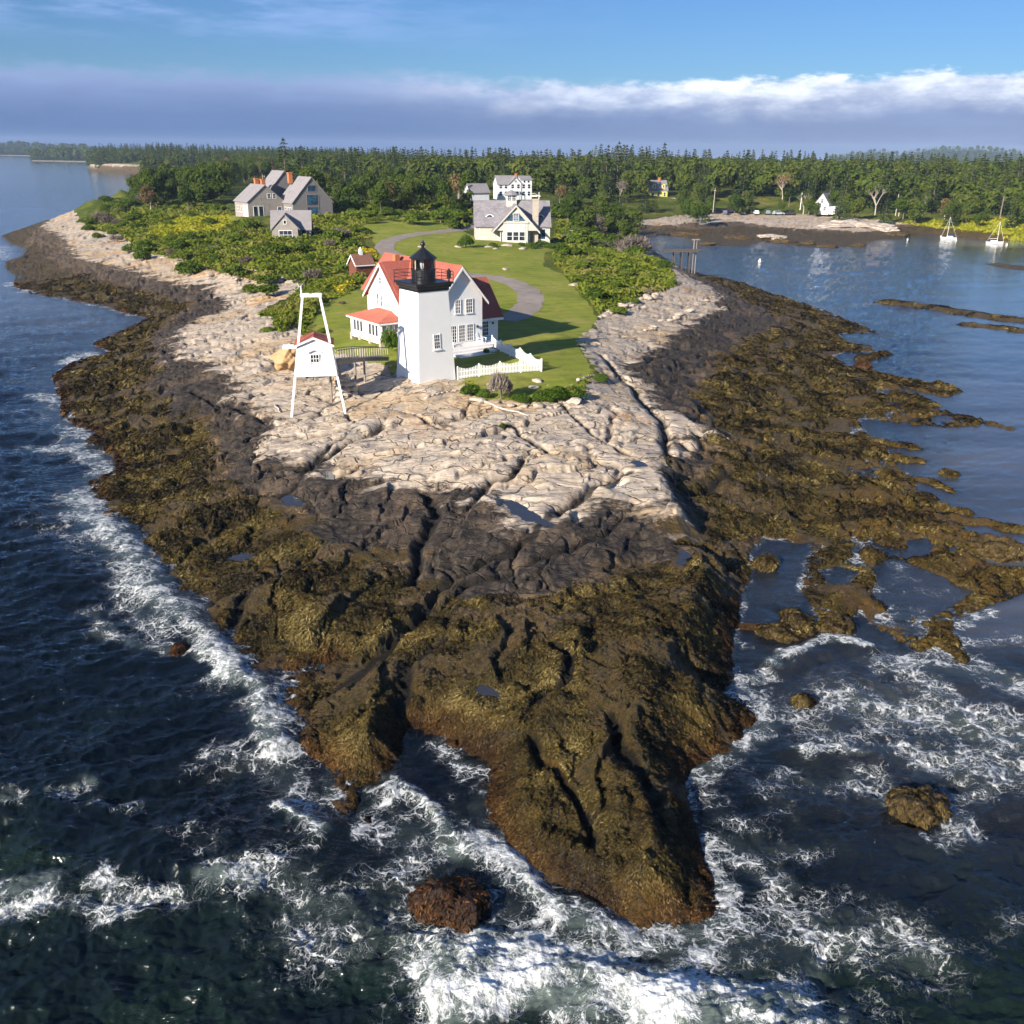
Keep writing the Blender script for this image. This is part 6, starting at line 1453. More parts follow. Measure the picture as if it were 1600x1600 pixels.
# ------------------------------------------------------------------ vegetation
def foliage(name, stops, trans=0.3, scale=0.06):
    N = NT(name); p = N.pos()
    rnd = N.n('ShaderNodeObjectInfo').outputs['Random']
    f = N.math('ADD', N.math('MULTIPLY', N.attr('tint'), 0.55), N.math('ADD', N.math('MULTIPLY', rnd, 0.28), N.math('MULTIPLY', N.noise(p, scale, 4, .6), 0.35)))
    c = N.ramp(f, stops)
    d = N.n('ShaderNodeBsdfDiffuse', {'Color': c}).outputs[0]; t = N.n('ShaderNodeBsdfTranslucent', {'Color': c}).outputs[0]
    return N.out(N.n('ShaderNodeMixShader', {0: trans, 1: d, 2: t}).outputs[0])
F_ = dict(
    spruce=foliage('spruce_needles', [(.2, (.013, .028, .011)), (.5, (.035, .062, .02)), (.75, (.07, .105, .03)), (.95, (.115, .145, .042))], .15),
    leaf=foliage('broad_leaves', [(.2, (.024, .05, .009)), (.48, (.06, .10, .015)), (.72, (.092, .128, .022)), (.95, (.135, .15, .034))], .3),
    shrub=foliage('shrub_leaves', [(.2, (.03, .055, .009)), (.48, (.075, .12, .016)), (.72, (.125, .175, .022)), (.95, (.2, .22, .04))], .25, .12),
    dead=foliage('dead_twigs', [(.2, (.07, .055, .045)), (.5, (.14, .115, .095)), (.9, (.24, .205, .17))], .1),
    russet=foliage('russet_leaves', [(.2, (.08, .045, .02)), (.5, (.17, .11, .05)), (.9, (.27, .2, .09))], .2),
    hedge=foliage('hedge_leaves', [(.2, (.02, .045, .006)), (.5, (.05, .1, .012)), (.9, (.11, .17, .025))], .3),
    under=foliage('meadow_leaves', [(.15, (.045, .07, .01)), (.42, (.10, .14, .018)), (.62, (.16, .195, .025)), (.8, (.19, .195, .035)), (.97, (.28, .24, .1))], .25, .1),
    flower=foliage('goldenrod', [(.2, (.1, .12, .01)), (.5, (.35, .28, .01)), (.9, (.6, .45, .02))], .2))
def bark(name, col): return paint(name, col, .95, .6, scale=8)
B_ = dict(spruce=bark('spruce_bark', (.13, .1, .08)), leaf=bark('leaf_bark', (.16, .135, .11)), pale=bark('pale_bark', (.42, .36, .3)))

def cards(C, Nn, S, asp, rng, long=None):
    """diamond leaf clumps: centres, normals, sizes"""
    n = len(C); r = rng.normal(size=(n, 3)) if long is None else long
    Nn = Nn / (np.linalg.norm(Nn, axis=1)[:, None] + 1e-9)
    a = r - (r * Nn).sum(1)[:, None] * Nn; a /= np.linalg.norm(a, axis=1)[:, None] + 1e-9
    b = np.cross(Nn, a); S = S[:, None]
    bend = Nn * S * .25
    V = np.stack([C - a * S, C - b * S * asp + bend, C + a * S, C + b * S * asp + bend], 1).reshape(-1, 3)
    return V
def crown_mesh(name, V, tint, mat, smooth=False):
    F = np.arange(len(V)).reshape(-1, 4)
    me = mesh_np(name, V, F, {'tint': np.repeat(tint, 4)}, smooth); me.materials.append(mat); return me
def broad_arrays(seed, n=800, lobes=10, size=.055, flat=.8, base=.22):
    rng = np.random.default_rng(seed); L = []
    for k in range(lobes):
        a = rng.uniform(0, 6.28); r = .26 * math.sqrt(rng.random()); z = rng.uniform(base + .14, .82)
        L.append((r * math.cos(a) * (1.15 - z * .5), r * math.sin(a) * (1.15 - z * .5), z, rng.uniform(.13, .22)))
    L.append((0, 0, .6, .24)); L = np.array(L)
    i = rng.choice(len(L), n, p=L[:, 3] ** 2 / (L[:, 3] ** 2).sum()); d = rng.normal(size=(n, 3)); d[:, 2] = np.abs(d[:, 2]) * rng.choice([1, 1, -1], n); d /= np.linalg.norm(d, axis=1)[:, None]
    rad = L[i, 3] * rng.uniform(.72, 1.08, n); C = L[i, :3] + d * rad[:, None] * np.array([1, 1, flat])
    Nn = d + rng.normal(size=(n, 3)) * .55 + np.array([0, 0, .35])
    lt = rng.random(len(L))
    tint = np.clip(.5 * rng.random(n) + .5 * lt[i], 0, 1)
    return cards(C, Nn, size * rng.uniform(.6, 1.35, n), .62, rng), tint
def spruce_arrays(seed, n=620, R=.2, size=.05, low=.06):
    rng = np.random.default_rng(seed); lev = 15 if n > 250 else 9
    z = rng.random(n) ** 1.35 * (1 - low) + low
    zq = np.floor(z * lev) / lev + rng.normal(0, .008, n); th = rng.uniform(0, 6.283, n)
    gap = np.array([rng.uniform(.65, 1.15) for _ in range(lev * 8 + 8)])
    k = (np.clip(np.floor(z * lev), 0, lev - 1) * 8 + np.floor(th / 6.283 * 8)).astype(int)
    rm = R * (1.02 - z) ** .82 * gap[k]; f = rng.uniform(.25, 1.0, n) ** .6; r = rm * f
    C = np.stack([r * np.cos(th), r * np.sin(th), np.clip(zq - r * .28 + (1 - f) * .03, .02, 1)], 1)
    out = np.stack([np.cos(th), np.sin(th), np.full(n, -.35)], 1); Nn = np.stack([-.15 * np.cos(th), -.15 * np.sin(th), np.ones(n)], 1) + rng.normal(size=(n, 3)) * .35
    s = size * rng.uniform(.6, 1.3, n) * (.45 + .75 * (1 - z))
    V = cards(C, Nn, s, .42, rng, out + rng.normal(size=(n, 3)) * .2)
    tip = cards(np.array([[0, 0, .97]] * 3), rng.normal(size=(3, 3)) * [1, 1, .05], np.array([.025] * 3), .3, rng, np.array([[0, 0, 1.]] * 3))
    return np.vstack([V, tip]), np.concatenate([np.clip(rng.random(n) * .6 + f * .4, 0, 1), [.6] * 3])
def dome_arrays(seed, n=430, size=.15, flat=.75, twig=False):
    rng = np.random.default_rng(seed); L = [(0, 0, .42, .55)]
    for k in range(7):
        a = rng.uniform(0, 6.28); r = rng.uniform(.25, .62); L.append((r * math.cos(a), r * math.sin(a), rng.uniform(.2, .55), rng.uniform(.22, .42)))
    L = np.array(L); i = rng.choice(len(L), n, p=L[:, 3] ** 2 / (L[:, 3] ** 2).sum()); d = rng.normal(size=(n, 3)); d[:, 2] = np.abs(d[:, 2]) - .15; d /= np.linalg.norm(d, axis=1)[:, None]
    C = L[i, :3] + d * (L[i, 3] * rng.uniform(.6 if twig else .75, 1.1, n))[:, None] * np.array([1, 1, flat]); C[:, 2] = np.maximum(C[:, 2], .02)
    lt = rng.random(len(L)); tint = np.clip(.55 * rng.random(n) + .45 * lt[i], 0, 1)
    if twig: return cards(C, rng.normal(size=(n, 3)), size * rng.uniform(.6, 1.5, n), .12, rng, d + rng.normal(size=(n, 3)) * .4 + [0, 0, .5]), tint
    return cards(C, d + rng.normal(size=(n, 3)) * .6 + [0, 0, .3], size * rng.uniform(.55, 1.3, n), .65, rng), tint
def trunk_mesh(name, mat, h=.5, r=.018, limbs=4, seed=0):
    m = MB(); rng = random.Random(seed); p = Vector((0, 0, -.03))
    for k in range(4):
        q = Vector((rng.uniform(-.012, .012) * k, rng.uniform(-.012, .012) * k, h * (k + 1) / 4)); m.tube(p, q, r * (1.25 - .22 * k), r * (1.03 - .22 * k), 7, k in (0, 3)); p = q
    for k in range(limbs):
        a = rng.uniform(0, 6.28); z = h * rng.uniform(.4, .95); m.tube((0, 0, z), (.17 * math.cos(a), .17 * math.sin(a), z + .16), r * .5, r * .2, 5)
    o = m.build(name, mat, None, True); me = o.data; bpy.data.objects.remove(o); return me

SPR = [crown_mesh('crown', *spruce_arrays(100 + k, 560, (.2, .24, .29, .18, .32)[k], .052, (.05, .1, .04, .2, .06)[k]), F_['spruce']) for k in range(5)]
BRD = [crown_mesh('crown', *broad_arrays(200 + k, 1300, 9 + k, .042, .8, (.05, .12, .2, .05, .1)[k]), F_['leaf']) for k in range(5)]
SHR = [crown_mesh('foliage', *dome_arrays(300 + k, 900, .092, (.7, .9, .6, .8, 1.0)[k]), F_['shrub']) for k in range(5)]
DED = [crown_mesh('foliage', *dome_arrays(340 + k, 650, .2, .85, True), F_['dead']) for k in range(2)]
HED = [crown_mesh('foliage', *dome_arrays(350 + k, 1500, .065, .8), F_['hedge']) for k in range(2)]
RUS = [crown_mesh('crown', *broad_arrays(360, 520, 9, .045, .8, .2), F_['russet'])]
TRK = dict(spruce=trunk_mesh('trunk', B_['spruce'], .9, .014, 0, 1), leaf=trunk_mesh('trunk', B_['leaf'], .55, .02, 5, 2), pale=trunk_mesh('trunk', B_['pale'], .6, .02, 6, 3), shrub=trunk_mesh('stem', B_['leaf'], .5, .05, 4, 4))

PLANTS = []      # dict per countable plant, labelled together at the end
def plant(kind, x, y, h, wdt=1.0, mesh=None, trunk='leaf', z=None, tone=None, label=None, cat=None, group=None, px=None):
    z = tz(x, y) if z is None else z
    o = bpy.data.objects.new(kind, None); COL.objects.link(o); o.location = (x, y, z - .05); o.rotation_euler = (0, 0, random.uniform(0, 6.28)); o.scale = (h * wdt, h * wdt, h); o.empty_display_size = .3
    a = bpy.data.objects.new('foliage' if kind.endswith('shrub') or kind == 'hedge' else 'crown', mesh); COL.objects.link(a); a.parent = o
    if trunk:
        b = bpy.data.objects.new('stem' if trunk == 'shrub' else 'trunk', TRK[trunk]); COL.objects.link(b); b.parent = o
    pp = proj((x, y, z + h * .5))
    PLANTS.append(dict(o=o, kind=kind, px=pp[0], py=pp[1], h=h, size=h * F_PX / math.hypot(x, y), tone=tone, label=label, cat=cat, group=group)); return o

def inpoly(px, py, poly):
    c = False; n = len(poly)
    for k in range(n):
        ax, ay = poly[k]; bx, by = poly[(k + 1) % n]
        if (ay > py) != (by > py) and px < (bx - ax) * (py - ay) / (by - ay) + ax: c = not c
    return c
def scatter(poly, spacing, rng, z0=6.0, jit=.9):
    """jittered grid over the ground patch that the traced polygon covers"""
    W = np.array([at(a, b, z0) for a, b in poly]); out = []
    for x in np.arange(W[:, 0].min(), W[:, 0].max(), spacing):
        for y in np.arange(W[:, 1].min(), W[:, 1].max(), spacing):
            a, b = x + rng.uniform(-.5, .5) * spacing * jit, y + rng.uniform(-.5, .5) * spacing * jit
            if inpoly(a, b, [(w[0], w[1]) for w in W]): out.append((a, b))
    return out
KEEPOUT = []     # building footprints as (x, y, radius)
for o in list(COL.objects):
    if o.type == 'EMPTY' and o.get('category') in ('house', 'cottage', 'barn', 'shed'):
        r = {'keeper_house': 0, 'shingled_house': 0, 'garden_cottage': 5.5, 'cupola_cottage': 10, 'oil_house': 3.2, 'white_house': 9}.get(o.name, 6)
        KEEPOUT.append((o.location.x, o.location.y + (3 if r > 5 else 0), r))
        if o.name == 'shingled_house':
            Mx = o.matrix_basis
            for c in ((4, 4), (14, -2), (12, 9), (0, -3), (9, -5)): q = Mx @ Vector((*c, 0)); KEEPOUT.append((q.x, q.y, 7.5))
def free(x, y, m=0.0): return all((x - a) ** 2 + (y - b) ** 2 > (r + m) ** 2 for a, b, r in KEEPOUT)
def clear_view(x, y, h):
    """keep plants from hiding the houses and the drive"""
    a = proj((x, y, tz(x, y))); b = proj((x, y, tz(x, y) + h))
    for (x0, y0, x1, y1, dmin) in ((361, 285, 484, 336, 285), (425, 332, 487, 368, 240), (742, 303, 859, 374, 235), (775, 270, 834, 302, 310), (1008, 280, 1046, 303, 372), (1266, 301, 1290, 328, 400), (590, 358, 740, 395, 260), (544, 394, 586, 425, 165), (186, 253, 214, 259, 1050), (296, 249, 308, 254, 900), (1105, 322, 1280, 338, 372)):
        w = .25 * h * F_PX / y
        if x0 - w < a[0] < x1 + w and b[1] < y1 and a[1] > y0 and y < dmin: return False
    return True
rng = np.random.default_rng(42)
# --- shrubs
S1 = [(130,347),(180,333),(230,326),(340,330),(362,342),(430,372),(488,374),(560,378),(592,408),(545,440),(482,442),(400,437),(300,412),(232,394),(188,366)]
S2 = [(484,345),(520,325),(640,330),(738,330),(738,346),(700,358),(600,364),(560,366),(490,370)]
S3 = [(868,388),(900,372),(1010,384),(1045,404),(1060,440),(1005,462),(945,486),(915,462),(890,436),(862,412)]
S4 = [(862,380),(872,340),(980,345),(1020,384),(1000,390),(900,384)]
def shrub_zone(poly, sp, h0, h1, z0, dead, kind='shrub'):
    for x, y in scatter(poly, sp, rng, z0):
        p = proj((x, y, tz(x, y)))
        if inpoly(p[0], p[1], [(215,352),(240,334),(300,330),(375,334),(385,346),(345,366),(225,368)]) and rng.random() < .85: continue
        if not free(x, y): continue
        h = rng.uniform(h0, h1)
        if not clear_view(x, y, h): 
            h = h * .45
            if not clear_view(x, y, h): continue
        r = rng.random()
        if r < dead: plant('dead_shrub', x, y, h, rng.uniform(1.0, 1.3), DED[int(rng.integers(2))], 'shrub', tone='grey leafless')
        else: 
            k = int(rng.integers(5)); plant('shrub', x, y, h, rng.uniform(1.0, 1.5), SHR[k], 'shrub', tone=('rounded green', 'tall bushy green', 'low spreading green', 'dense green', 'upright green')[k])
shrub_zone(S1, 8.4, 0.9, 2.8, 6.5, .12); shrub_zone(S2, 8.5, 1.4, 3.8, 8, .1); shrub_zone(S3, 6.5, .8, 2.0, 5.2, .12); S0 = [(128,347),(133,338),(170,322),(206,304),(216,300),(236,324),(180,335)]
shrub_zone(S0, 5.5, 1.2, 3.2, 6, .1); shrub_zone(S4, 7.5, 2.2, 4.6, 5.8, .3)
def single(px, py, h, w, mesh, kind, label, cat, trunk='shrub', z0=5):
    q = on_ground(px, py, z0); return plant(kind, q[0], q[1], h, w, mesh, trunk, label=label, cat=cat)
single(728, 387, 3.0, .75, HED[0], 'shrub', 'round dark green bush standing alone on the lawn left of the cupola cottage', 'shrub')
single(735, 618, 1.3, .95, HED[1], 'shrub', 'bright green bush on rock beside the lighthouse foot', 'shrub'); single(756, 622, 1.0, .9, HED[0], 'shrub', 'small green bush between the lighthouse bush and the dead bush', 'shrub')
single(783, 624, 2.7, .5, DED[0], 'dead_shrub', 'tall grey-brown twiggy bush in front of the picket fence', 'shrub')
single(812, 628, .8, 1.5, HED[1], 'shrub', 'low green bush right of the twiggy bush', 'shrub'); single(846, 627, 1.2, 1.1, HED[0], 'hedge', 'left clump of the green hedge at the lawn tip', 'shrub'); single(872, 626, 1.5, 1.1, HED[1], 'hedge', 'middle clump of the green hedge at the lawn tip', 'shrub'); single(896, 623, 1.35, 1.1, HED[0], 'hedge', 'right clump of the green hedge at the lawn tip', 'shrub')
single(937, 598, 1.1, .9, HED[1], 'shrub', 'round green bush alone on rock right of the lawn tip', 'shrub'); single(785, 671, .4, 1.2, HED[0], 'shrub', 'tiny green plant in a crack of the bare rock', 'shrub')
single(611, 553, 3.2, .45, HED[1], 'young_tree', 'slim young green tree between the porch and the lighthouse', 'tree', 'leaf'); single(505, 520, .7, 1.6, SHR[2], 'shrub', 'low dark bush at the lawn edge right of the bell tower legs', 'shrub')
single(419, 518, 1.0, 1.6, SHR[0], 'shrub', 'green bush on the rock edge left of the bell tower', 'shrub'); single(440, 498, .9, 1.9, SHR[2], 'shrub', 'low spreading bush on rock above the left bell tower leg', 'shrub'); single(535, 475, .5, 1.3, DED[1], 'dead_shrub', 'small dark brush heap on the meadow left of the house', 'shrub')
single(760, 552, .7, .8, HED[0], 'shrub', 'small green plant growing by the deck corner at the fence', 'shrub')
for px, py, h in ((770, 386, 1.1), (830, 388, 1.4), (845, 386, 1.6), (858, 388, 1.3), (875, 390, 1.7), (815, 384, .9), (868, 378, 1.2)):
    single(px, py, h, 1.3, HED[px % 2], 'shrub', None, 'shrub')
# --- broadleaf trees round the houses
def broad_zone(poly, sp, h0, h1, z0, russet=.05, spruce=.0):
    for x, y in scatter(poly, sp, rng, z0):
        if not free(x, y, 1.5): continue
        h = rng.uniform(h0, h1)
        if not clear_view(x, y, h): continue
        r = rng.random()
        if r < spruce: plant('spruce_tree', x, y, h * 1.15, 1.0, SPR[int(rng.integers(5))], 'spruce', tone='dark pointed')
        elif r < spruce + russet: plant('broadleaf_tree', x, y, h, .9, RUS[0], 'pale', tone='russet thin-crowned')
        else:
            k = int(rng.integers(5)); plant('broadleaf_tree', x, y, h, rng.uniform(.85, 1.15), BRD[k], 'leaf', tone=('rounded green', 'full green', 'high-crowned green', 'broad green', 'dense green')[k])
T1 = [(213,304),(225,292),(262,280),(330,272),(420,270),(440,286),(475,292),(500,320),(484,338),(480,300),(430,282),(375,285),(360,300),(345,316),(290,322),(235,320)]
T2 = [(485,335),(500,300),(620,292),(740,305),(742,330),(640,330),(520,324)]
T3 = [(846,316),(872,300),(960,310),(1000,330),(985,346),(900,350),(864,345)]
T4 = [(1046,322),(1060,312),(1100,310),(1250,318),(1262,325),(1100,327)]
T5 = [(1290,336),(1330,335),(1420,338),(1600,343),(1600,338),(1420,332),(1310,330)]
broad_zone(T1, 8.5, 7.5, 12.0, 9); broad_zone(T2, 11.0, 6, 10, 10, .1, .08); broad_zone(T3, 9.5, 5, 9.5, 8, .1, .25); broad_zone(T4, 10, 5, 9, 7, .05, .1); broad_zone(T5, 10, 5, 10, 5, .04, .3)
for px, py, h, lab in ((448, 292, 20, 'very tall dark spruce with broad crown rising behind the grey house'), (474, 294, 17, 'narrower tall dark spruce right of the very tall one behind the grey house'), (540, 296, 16, 'tall dark spruce standing above the shrubs midway to the white house'), (562, 296, 14, 'shorter dark spruce right of the midway tall one'), (1008, 330, 8.5, 'bushy blue-green spruce left of the yellow house shore'), (1022, 331, 7, 'smaller bushy spruce beside the blue-green one')):
    q = on_ground(px, py, 9); plant('spruce_tree', q[0], q[1], h, 1.25, SPR[4 if h > 12 else 2], 'spruce', label=lab, cat='tree')
# bare pale trees: limbs as one branching mesh
def bare_tree(px, py, h, lab, crown, seed):
    q = on_ground(px, py, 5); t = thing('bare_tree', lab, 'tree', (q[0], q[1], q[2] - .2), 0.3 * seed)
    rg = random.Random(seed); m = MB(); tips = []
    def grow(p, d, L, r, lev):
        e = p + d * L; m.tube(p, e, r, r * .68, 6, False)
        if lev == 0: tips.append(e); return
        for _ in range(3 if lev > 1 else 2):
            nd = (d + Vector((rg.uniform(-.75, .75), rg.uniform(-.75, .75), rg.uniform(-.1, .45)))).normalized(); grow(e, nd, L * rg.uniform(.62, .82), r * .62, lev - 1)
    grow(Vector((0, 0, 0)), Vector((.05, 0, 1)), h * .3, h * .026, 4); m.build('trunk', B_['pale'], t, True)
    if crown:
        rgn = np.random.default_rng(seed); T = np.array([tuple(v) for v in tips]); i = rgn.choice(len(T), 420); C = T[i] + rgn.normal(size=(420, 3)) * h * .06
        me = crown_mesh('crown', cards(C, rgn.normal(size=(420, 3)), h * .028 * rgn.uniform(.6, 1.3, 420), .6, rgn), rgn.random(420), F_[crown]); a = bpy.data.objects.new('crown', me); COL.objects.link(a); a.parent = t
for px, py, h, k in ((1263, 337, 7.5, 0), (1272, 338, 5.5, 3), (1292, 337, 8, 1), (1300, 335, 9, 2), (1318, 335, 8, 4)):
    q = on_ground(px, py, 4); plant('broadleaf_tree', q[0], q[1], h, .95, BRD[k], 'leaf', tone='full green')
bare_tree(1221, 322, 13, 'wide pale half-dead tree with bare fanned branches above the beach', 'russet', 3); bare_tree(1367, 336, 11.5, 'pale-trunked forked tree with thin green crown right of the gabled house', 'leaf', 5); bare_tree(1440, 338, 9.5, 'smaller pale forked tree at the marsh edge behind the sailboat', 'leaf', 8); bare_tree(968, 318, 9, 'bare brown leafless tree left of the yellow house', 'dead', 11); bare_tree(1255, 335, 9, 'spreading pale-limbed tree in front of the white gabled house', 'leaf', 14)
for px, py, tp, lab in ((1399, 337, 303, 'bare pale broken trunk standing at the forest edge'), (1404, 338, 306, 'slightly shorter bare trunk leaning beside the broken one'), (1562, 342, 306, 'leaning pale dead trunk at the right end of the forest edge')):
    make_pole(px, py, 4, tp, lab, False, 'driftwood' if px < 1500 else 'wood', .17)

# --- the conifer forest on the rise: the trees that show most are objects, the rest one mass
line = lambda px: np.interp(px, [100, 150, 220, 300, 420, 560, 700, 770, 840, 900, 960, 1010, 1060, 1250, 1300, 1450, 1700], [264, 269, 277, 268, 272, 290, 296, 299, 306, 312, 322, 309, 310, 318, 331, 336, 342])
cand = []
for r0, r1, sp in ((300, 520, 8.0), (520, 760, 9.0), (760, 1480, 10.0)):
    n = 0
    for x in np.arange(-700, 760, sp):
        for y in np.arange(220, 1400, sp):
            r = math.hypot(x, y)
            if r0 <= r < r1 and abs(math.atan2(x, y)) < math.radians(36):
                if r >= 760 and (x > -120 or (x > -200 and r > 1100)): continue
                cand.append((x + rng.uniform(-.45, .45) * sp, y + rng.uniform(-.45, .45) * sp))
cand = np.array(cand)
rr = np.hypot(cand[:, 0], cand[:, 1]); cand = cand[np.argsort(rr)]
sdl = dist_poly(cand[:, 0].astype(np.float32), cand[:, 1].astype(np.float32), LAND, True)
cz = np.array([tz(x, y) for x, y in cand])
FP = []; sky_prof = np.full(1900, 9e9)
for (x, y), z, sd in zip(cand, cz, sdl):
    if sd < (9 if y < 700 else 3): continue
    p = proj((x, y, z))
    if not (-120 < p[0] < 1720) or p[1] > line(p[0]) or not free(x, y, 5): continue
    spr = rng.random() < ((.55 if p[0] < 700 else .36))
    h = rng.uniform(9, 17.5) * (1.15 if 930 < p[0] < 1040 else 1.0) * (1.15 if p[0] < 330 else 1) if spr else rng.uniform(7.5, 14.5)
    if not clear_view(x, y, h): continue
    top = proj((x, y, z + h))[1]; w = int(max(1, .13 * h * F_PX / y)); i0 = int(p[0]) + 120
    seg = sky_prof[max(0, i0 - w):i0 + w + 1]
    vis = max(0.0, float(np.mean(np.minimum(seg, p[1]))) - top) * w
    sky_prof[max(0, i0 - w):i0 + w + 1] = np.minimum(seg, top + h * F_PX / y * .25)
    FP.append((vis, x, y, z, h, spr, p[0]))
FP.sort(key=lambda q: -q[0])
nspr = sum(1 for q in PLANTS if q['kind'] == 'spruce_tree'); nbr = sum(1 for q in PLANTS if q['kind'] == 'broadleaf_tree'); rest = []
for vis, x, y, z, h, spr, px in FP:
    if -10 < px < 1612 and (spr and nspr < 230 or not spr and nbr < 235):
        if spr: plant('spruce_tree', x, y, h, rng.uniform(.9, 1.2), SPR[int(rng.integers(5))], 'spruce', z, tone=('tall dark', 'dark', 'slim dark')[int(rng.integers(3))] if h > 12 else 'small dark'); nspr += 1
        else: plant('broadleaf_tree', x, y, h, rng.uniform(.75, 1.0), BRD[int(rng.integers(5))], 'leaf', z, tone='leafy green'); nbr += 1
    elif vis > 0 or rng.random() < .35: rest.append((x, y, z, h, spr))
print('forest', len(FP), 'rest', len(rest), 'spruce', nspr, 'broad', nbr)
def mass(name, trees, vs, vb, mats, kind='stuff'):
    V = []; Tn = []; mi = []
    for x, y, z, h, spr in trees:
        A, tn = (vs if spr else vb)[int(rng.integers(len(vs)))]
        a = rng.uniform(0, 6.28); c, s = math.cos(a), math.sin(a); w = h * rng.uniform(.9, 1.2)
        B = np.stack([(A[:, 0] * c - A[:, 1] * s) * w + x, (A[:, 0] * s + A[:, 1] * c) * w + y, A[:, 2] * h + z], 1)
        V.append(B); Tn.append(np.clip(tn * .7 + .3 * rng.random(), 0, 1)); mi.append(np.full(len(tn), 0 if spr else 1))
    V = np.vstack(V); Tn = np.concatenate(Tn); mi = np.concatenate(mi).astype(np.int32)
    me = crown_mesh(name, V, Tn, mats[0]); me.materials.append(mats[1]); me.polygons.foreach_set('material_index', mi)
    o = bpy.data.objects.new(name, me); COL.objects.link(o); o['kind'] = kind; return o
LS = [spruce_arrays(500 + k, 300, (.2, .24, .29)[k], .065) for k in range(3)]; LB = [broad_arrays(520 + k, 420, 10, .062, .8, .1) for k in range(3)]
mass('forest', rest, LS, LB, (F_['spruce'], F_['leaf']))

# --- far shores across the water
def far_shore(name, pts, depth, h, trees_h, n, seed):
    """pts: world (x, y) along the water's edge; land rises behind it"""
    pts = densify([np.array([*p, 0.]) for p in pts], step=.004)[:, :2]; m = len(pts); rws = 7; V = []
    d = pts / np.linalg.norm(pts, axis=1)[:, None]; nz = fbm(np.arange(m) * .07, np.full(m, seed * 1.7), 3, seed)
    taper = np.minimum(1, np.minimum(np.arange(m), np.arange(m)[::-1]) / (m * .12) + .12)
    prof = [(-8, -2), (0, .2), (9, 1.3), (40, 5), (depth * .4, h * .7), (depth * .8, h), (depth, h * .9)]
    for a, z in prof:
        for k in range(m): V.append((*(pts[k] + d[k] * a), z * (1 if a < 12 else (.75 + .35 * nz[k]) * taper[k])))
    i = np.arange(rws - 1)[:, None] * m + np.arange(m - 1)[None]; F = np.stack([i, i + 1, i + m + 1, i + m], -1).reshape(-1, 4)
    V = np.array(V); me = mesh_np(name, V, F); me.materials.append(M_['farrock']); me.materials.append(M_['farground'])
    me.polygons.foreach_set('material_index', np.where(np.arange(len(F)) // (m - 1) > 1, 1, 0).astype(np.int32))
    o = bpy.data.objects.new(name, me); COL.objects.link(o); o['kind'] = 'structure'
    tr = []; Vg = V.reshape(rws, m, 3)
    for _ in range(n):
        r = rng.random() ** 1.5 * (rws - 3.2) + 2.05; k = rng.random() * (m - 1.01); a, b = int(r), int(k); fa, fb = r - a, k - b
        q = Vg[a, b] * (1 - fa) * (1 - fb) + Vg[a + 1, b] * fa * (1 - fb) + Vg[a, b + 1] * (1 - fa) * fb + Vg[a + 1, b + 1] * fa * fb
        tr.append((q[0], q[1], q[2], trees_h * rng.uniform(.75, 1.2), rng.random() < .75))
    mass('distant_forest', tr, [spruce_arrays(540, 40, .26, .16)] * 2, [broad_arrays(545, 40, 6, .2)] * 2, (F_['spruce'], F_['leaf']))
M_['farground'] = simple('far_woodland_floor', (.03, .045, .012), .95)
W2 = lambda px, py: at(px, py, 0)[:2]
far_shore('far_shore', [W2(50, 251.5), W2(80, 252), W2(120, 252.8), W2(170, 254), W2(240, 255)], 260, 8, 15, 900, 3)
far_shore('far_shore', [W2(-160, 242), W2(0, 243), W2(70, 244), W2(180, 245)], 700, 22, 15, 1500, 5)
far_shore('far_shore', [np.array([900, 2900.]), np.array([1300, 2850.]), np.array([1750, 2700.]), np.array([2100, 2500.])], 600, 36, 15, 1300, 7)

# --- ground cover: one mass of leaf clumps over the rough land
def cover(name, polys, counts, mat, size, hgt, seed):
    rg = np.random.default_rng(seed); Cs = []
    for poly, n, z0 in polys:
        W = np.array([at(a, b, z0)[:2] for a, b in poly]); lo, hi = W.min(0), W.max(0); X_ = rg.uniform(lo[0], hi[0], n * 4).astype(np.float32); Y_ = rg.uniform(lo[1], hi[1], n * 4).astype(np.float32)
        keep_ = (dist_poly(X_, Y_, W, True) > 0) & (dist_poly(X_, Y_, GRASS, True) > .2) & (dist_poly(X_, Y_, LAWN, True) < .6 * rg.normal(size=len(X_))); X_, Y_ = X_[keep_][:n], Y_[keep_][:n]
        Cs.append(np.stack([X_, Y_], 1))
    C = np.vstack(Cs); C = C[np.array([free(x, y, -1.0) for x, y in C])]
    if name == 'undergrowth': C = C[dist_poly(C[:, 0].astype(np.float32), C[:, 1].astype(np.float32), P(PATCH, 8.2), True) < 0]
    z = np.array([tz(x, y) for x, y in C]); n = len(C)
    big = fbm(C[:, 0] * .16, C[:, 1] * .16, 3, seed); hh = hgt * np.clip(.45 + big * 1.2, .08, 1.4)
    P3 = np.stack([C[:, 0], C[:, 1], z + hh * rg.random(n)], 1)
    r = np.hypot(C[:, 0], C[:, 1]); s = size * rg.uniform(.55, 1.3, n) * np.clip(r / 150, .6, 1.7)
    tint = np.clip(.5 + .55 * gnoise(C[:, 0] * .11, C[:, 1] * .11, seed + 4) + rg.normal(0, .17, n), 0, 1)
    me = crown_mesh(name, cards(P3, rg.normal(size=(n, 3)) * .6 + [0, 0, .7], s, .6, rg), tint, mat); o = bpy.data.objects.new(name, me); COL.objects.link(o); o['kind'] = 'stuff'
F_['bright'] = foliage('bright_meadow', [(.2, (.16, .19, .015)), (.5, (.28, .29, .02)), (.9, (.4, .36, .04))], .25, .15)
PATCH = [(222,352),(250,337),(300,332),(362,337),(382,345),(335,353),(270,353)]
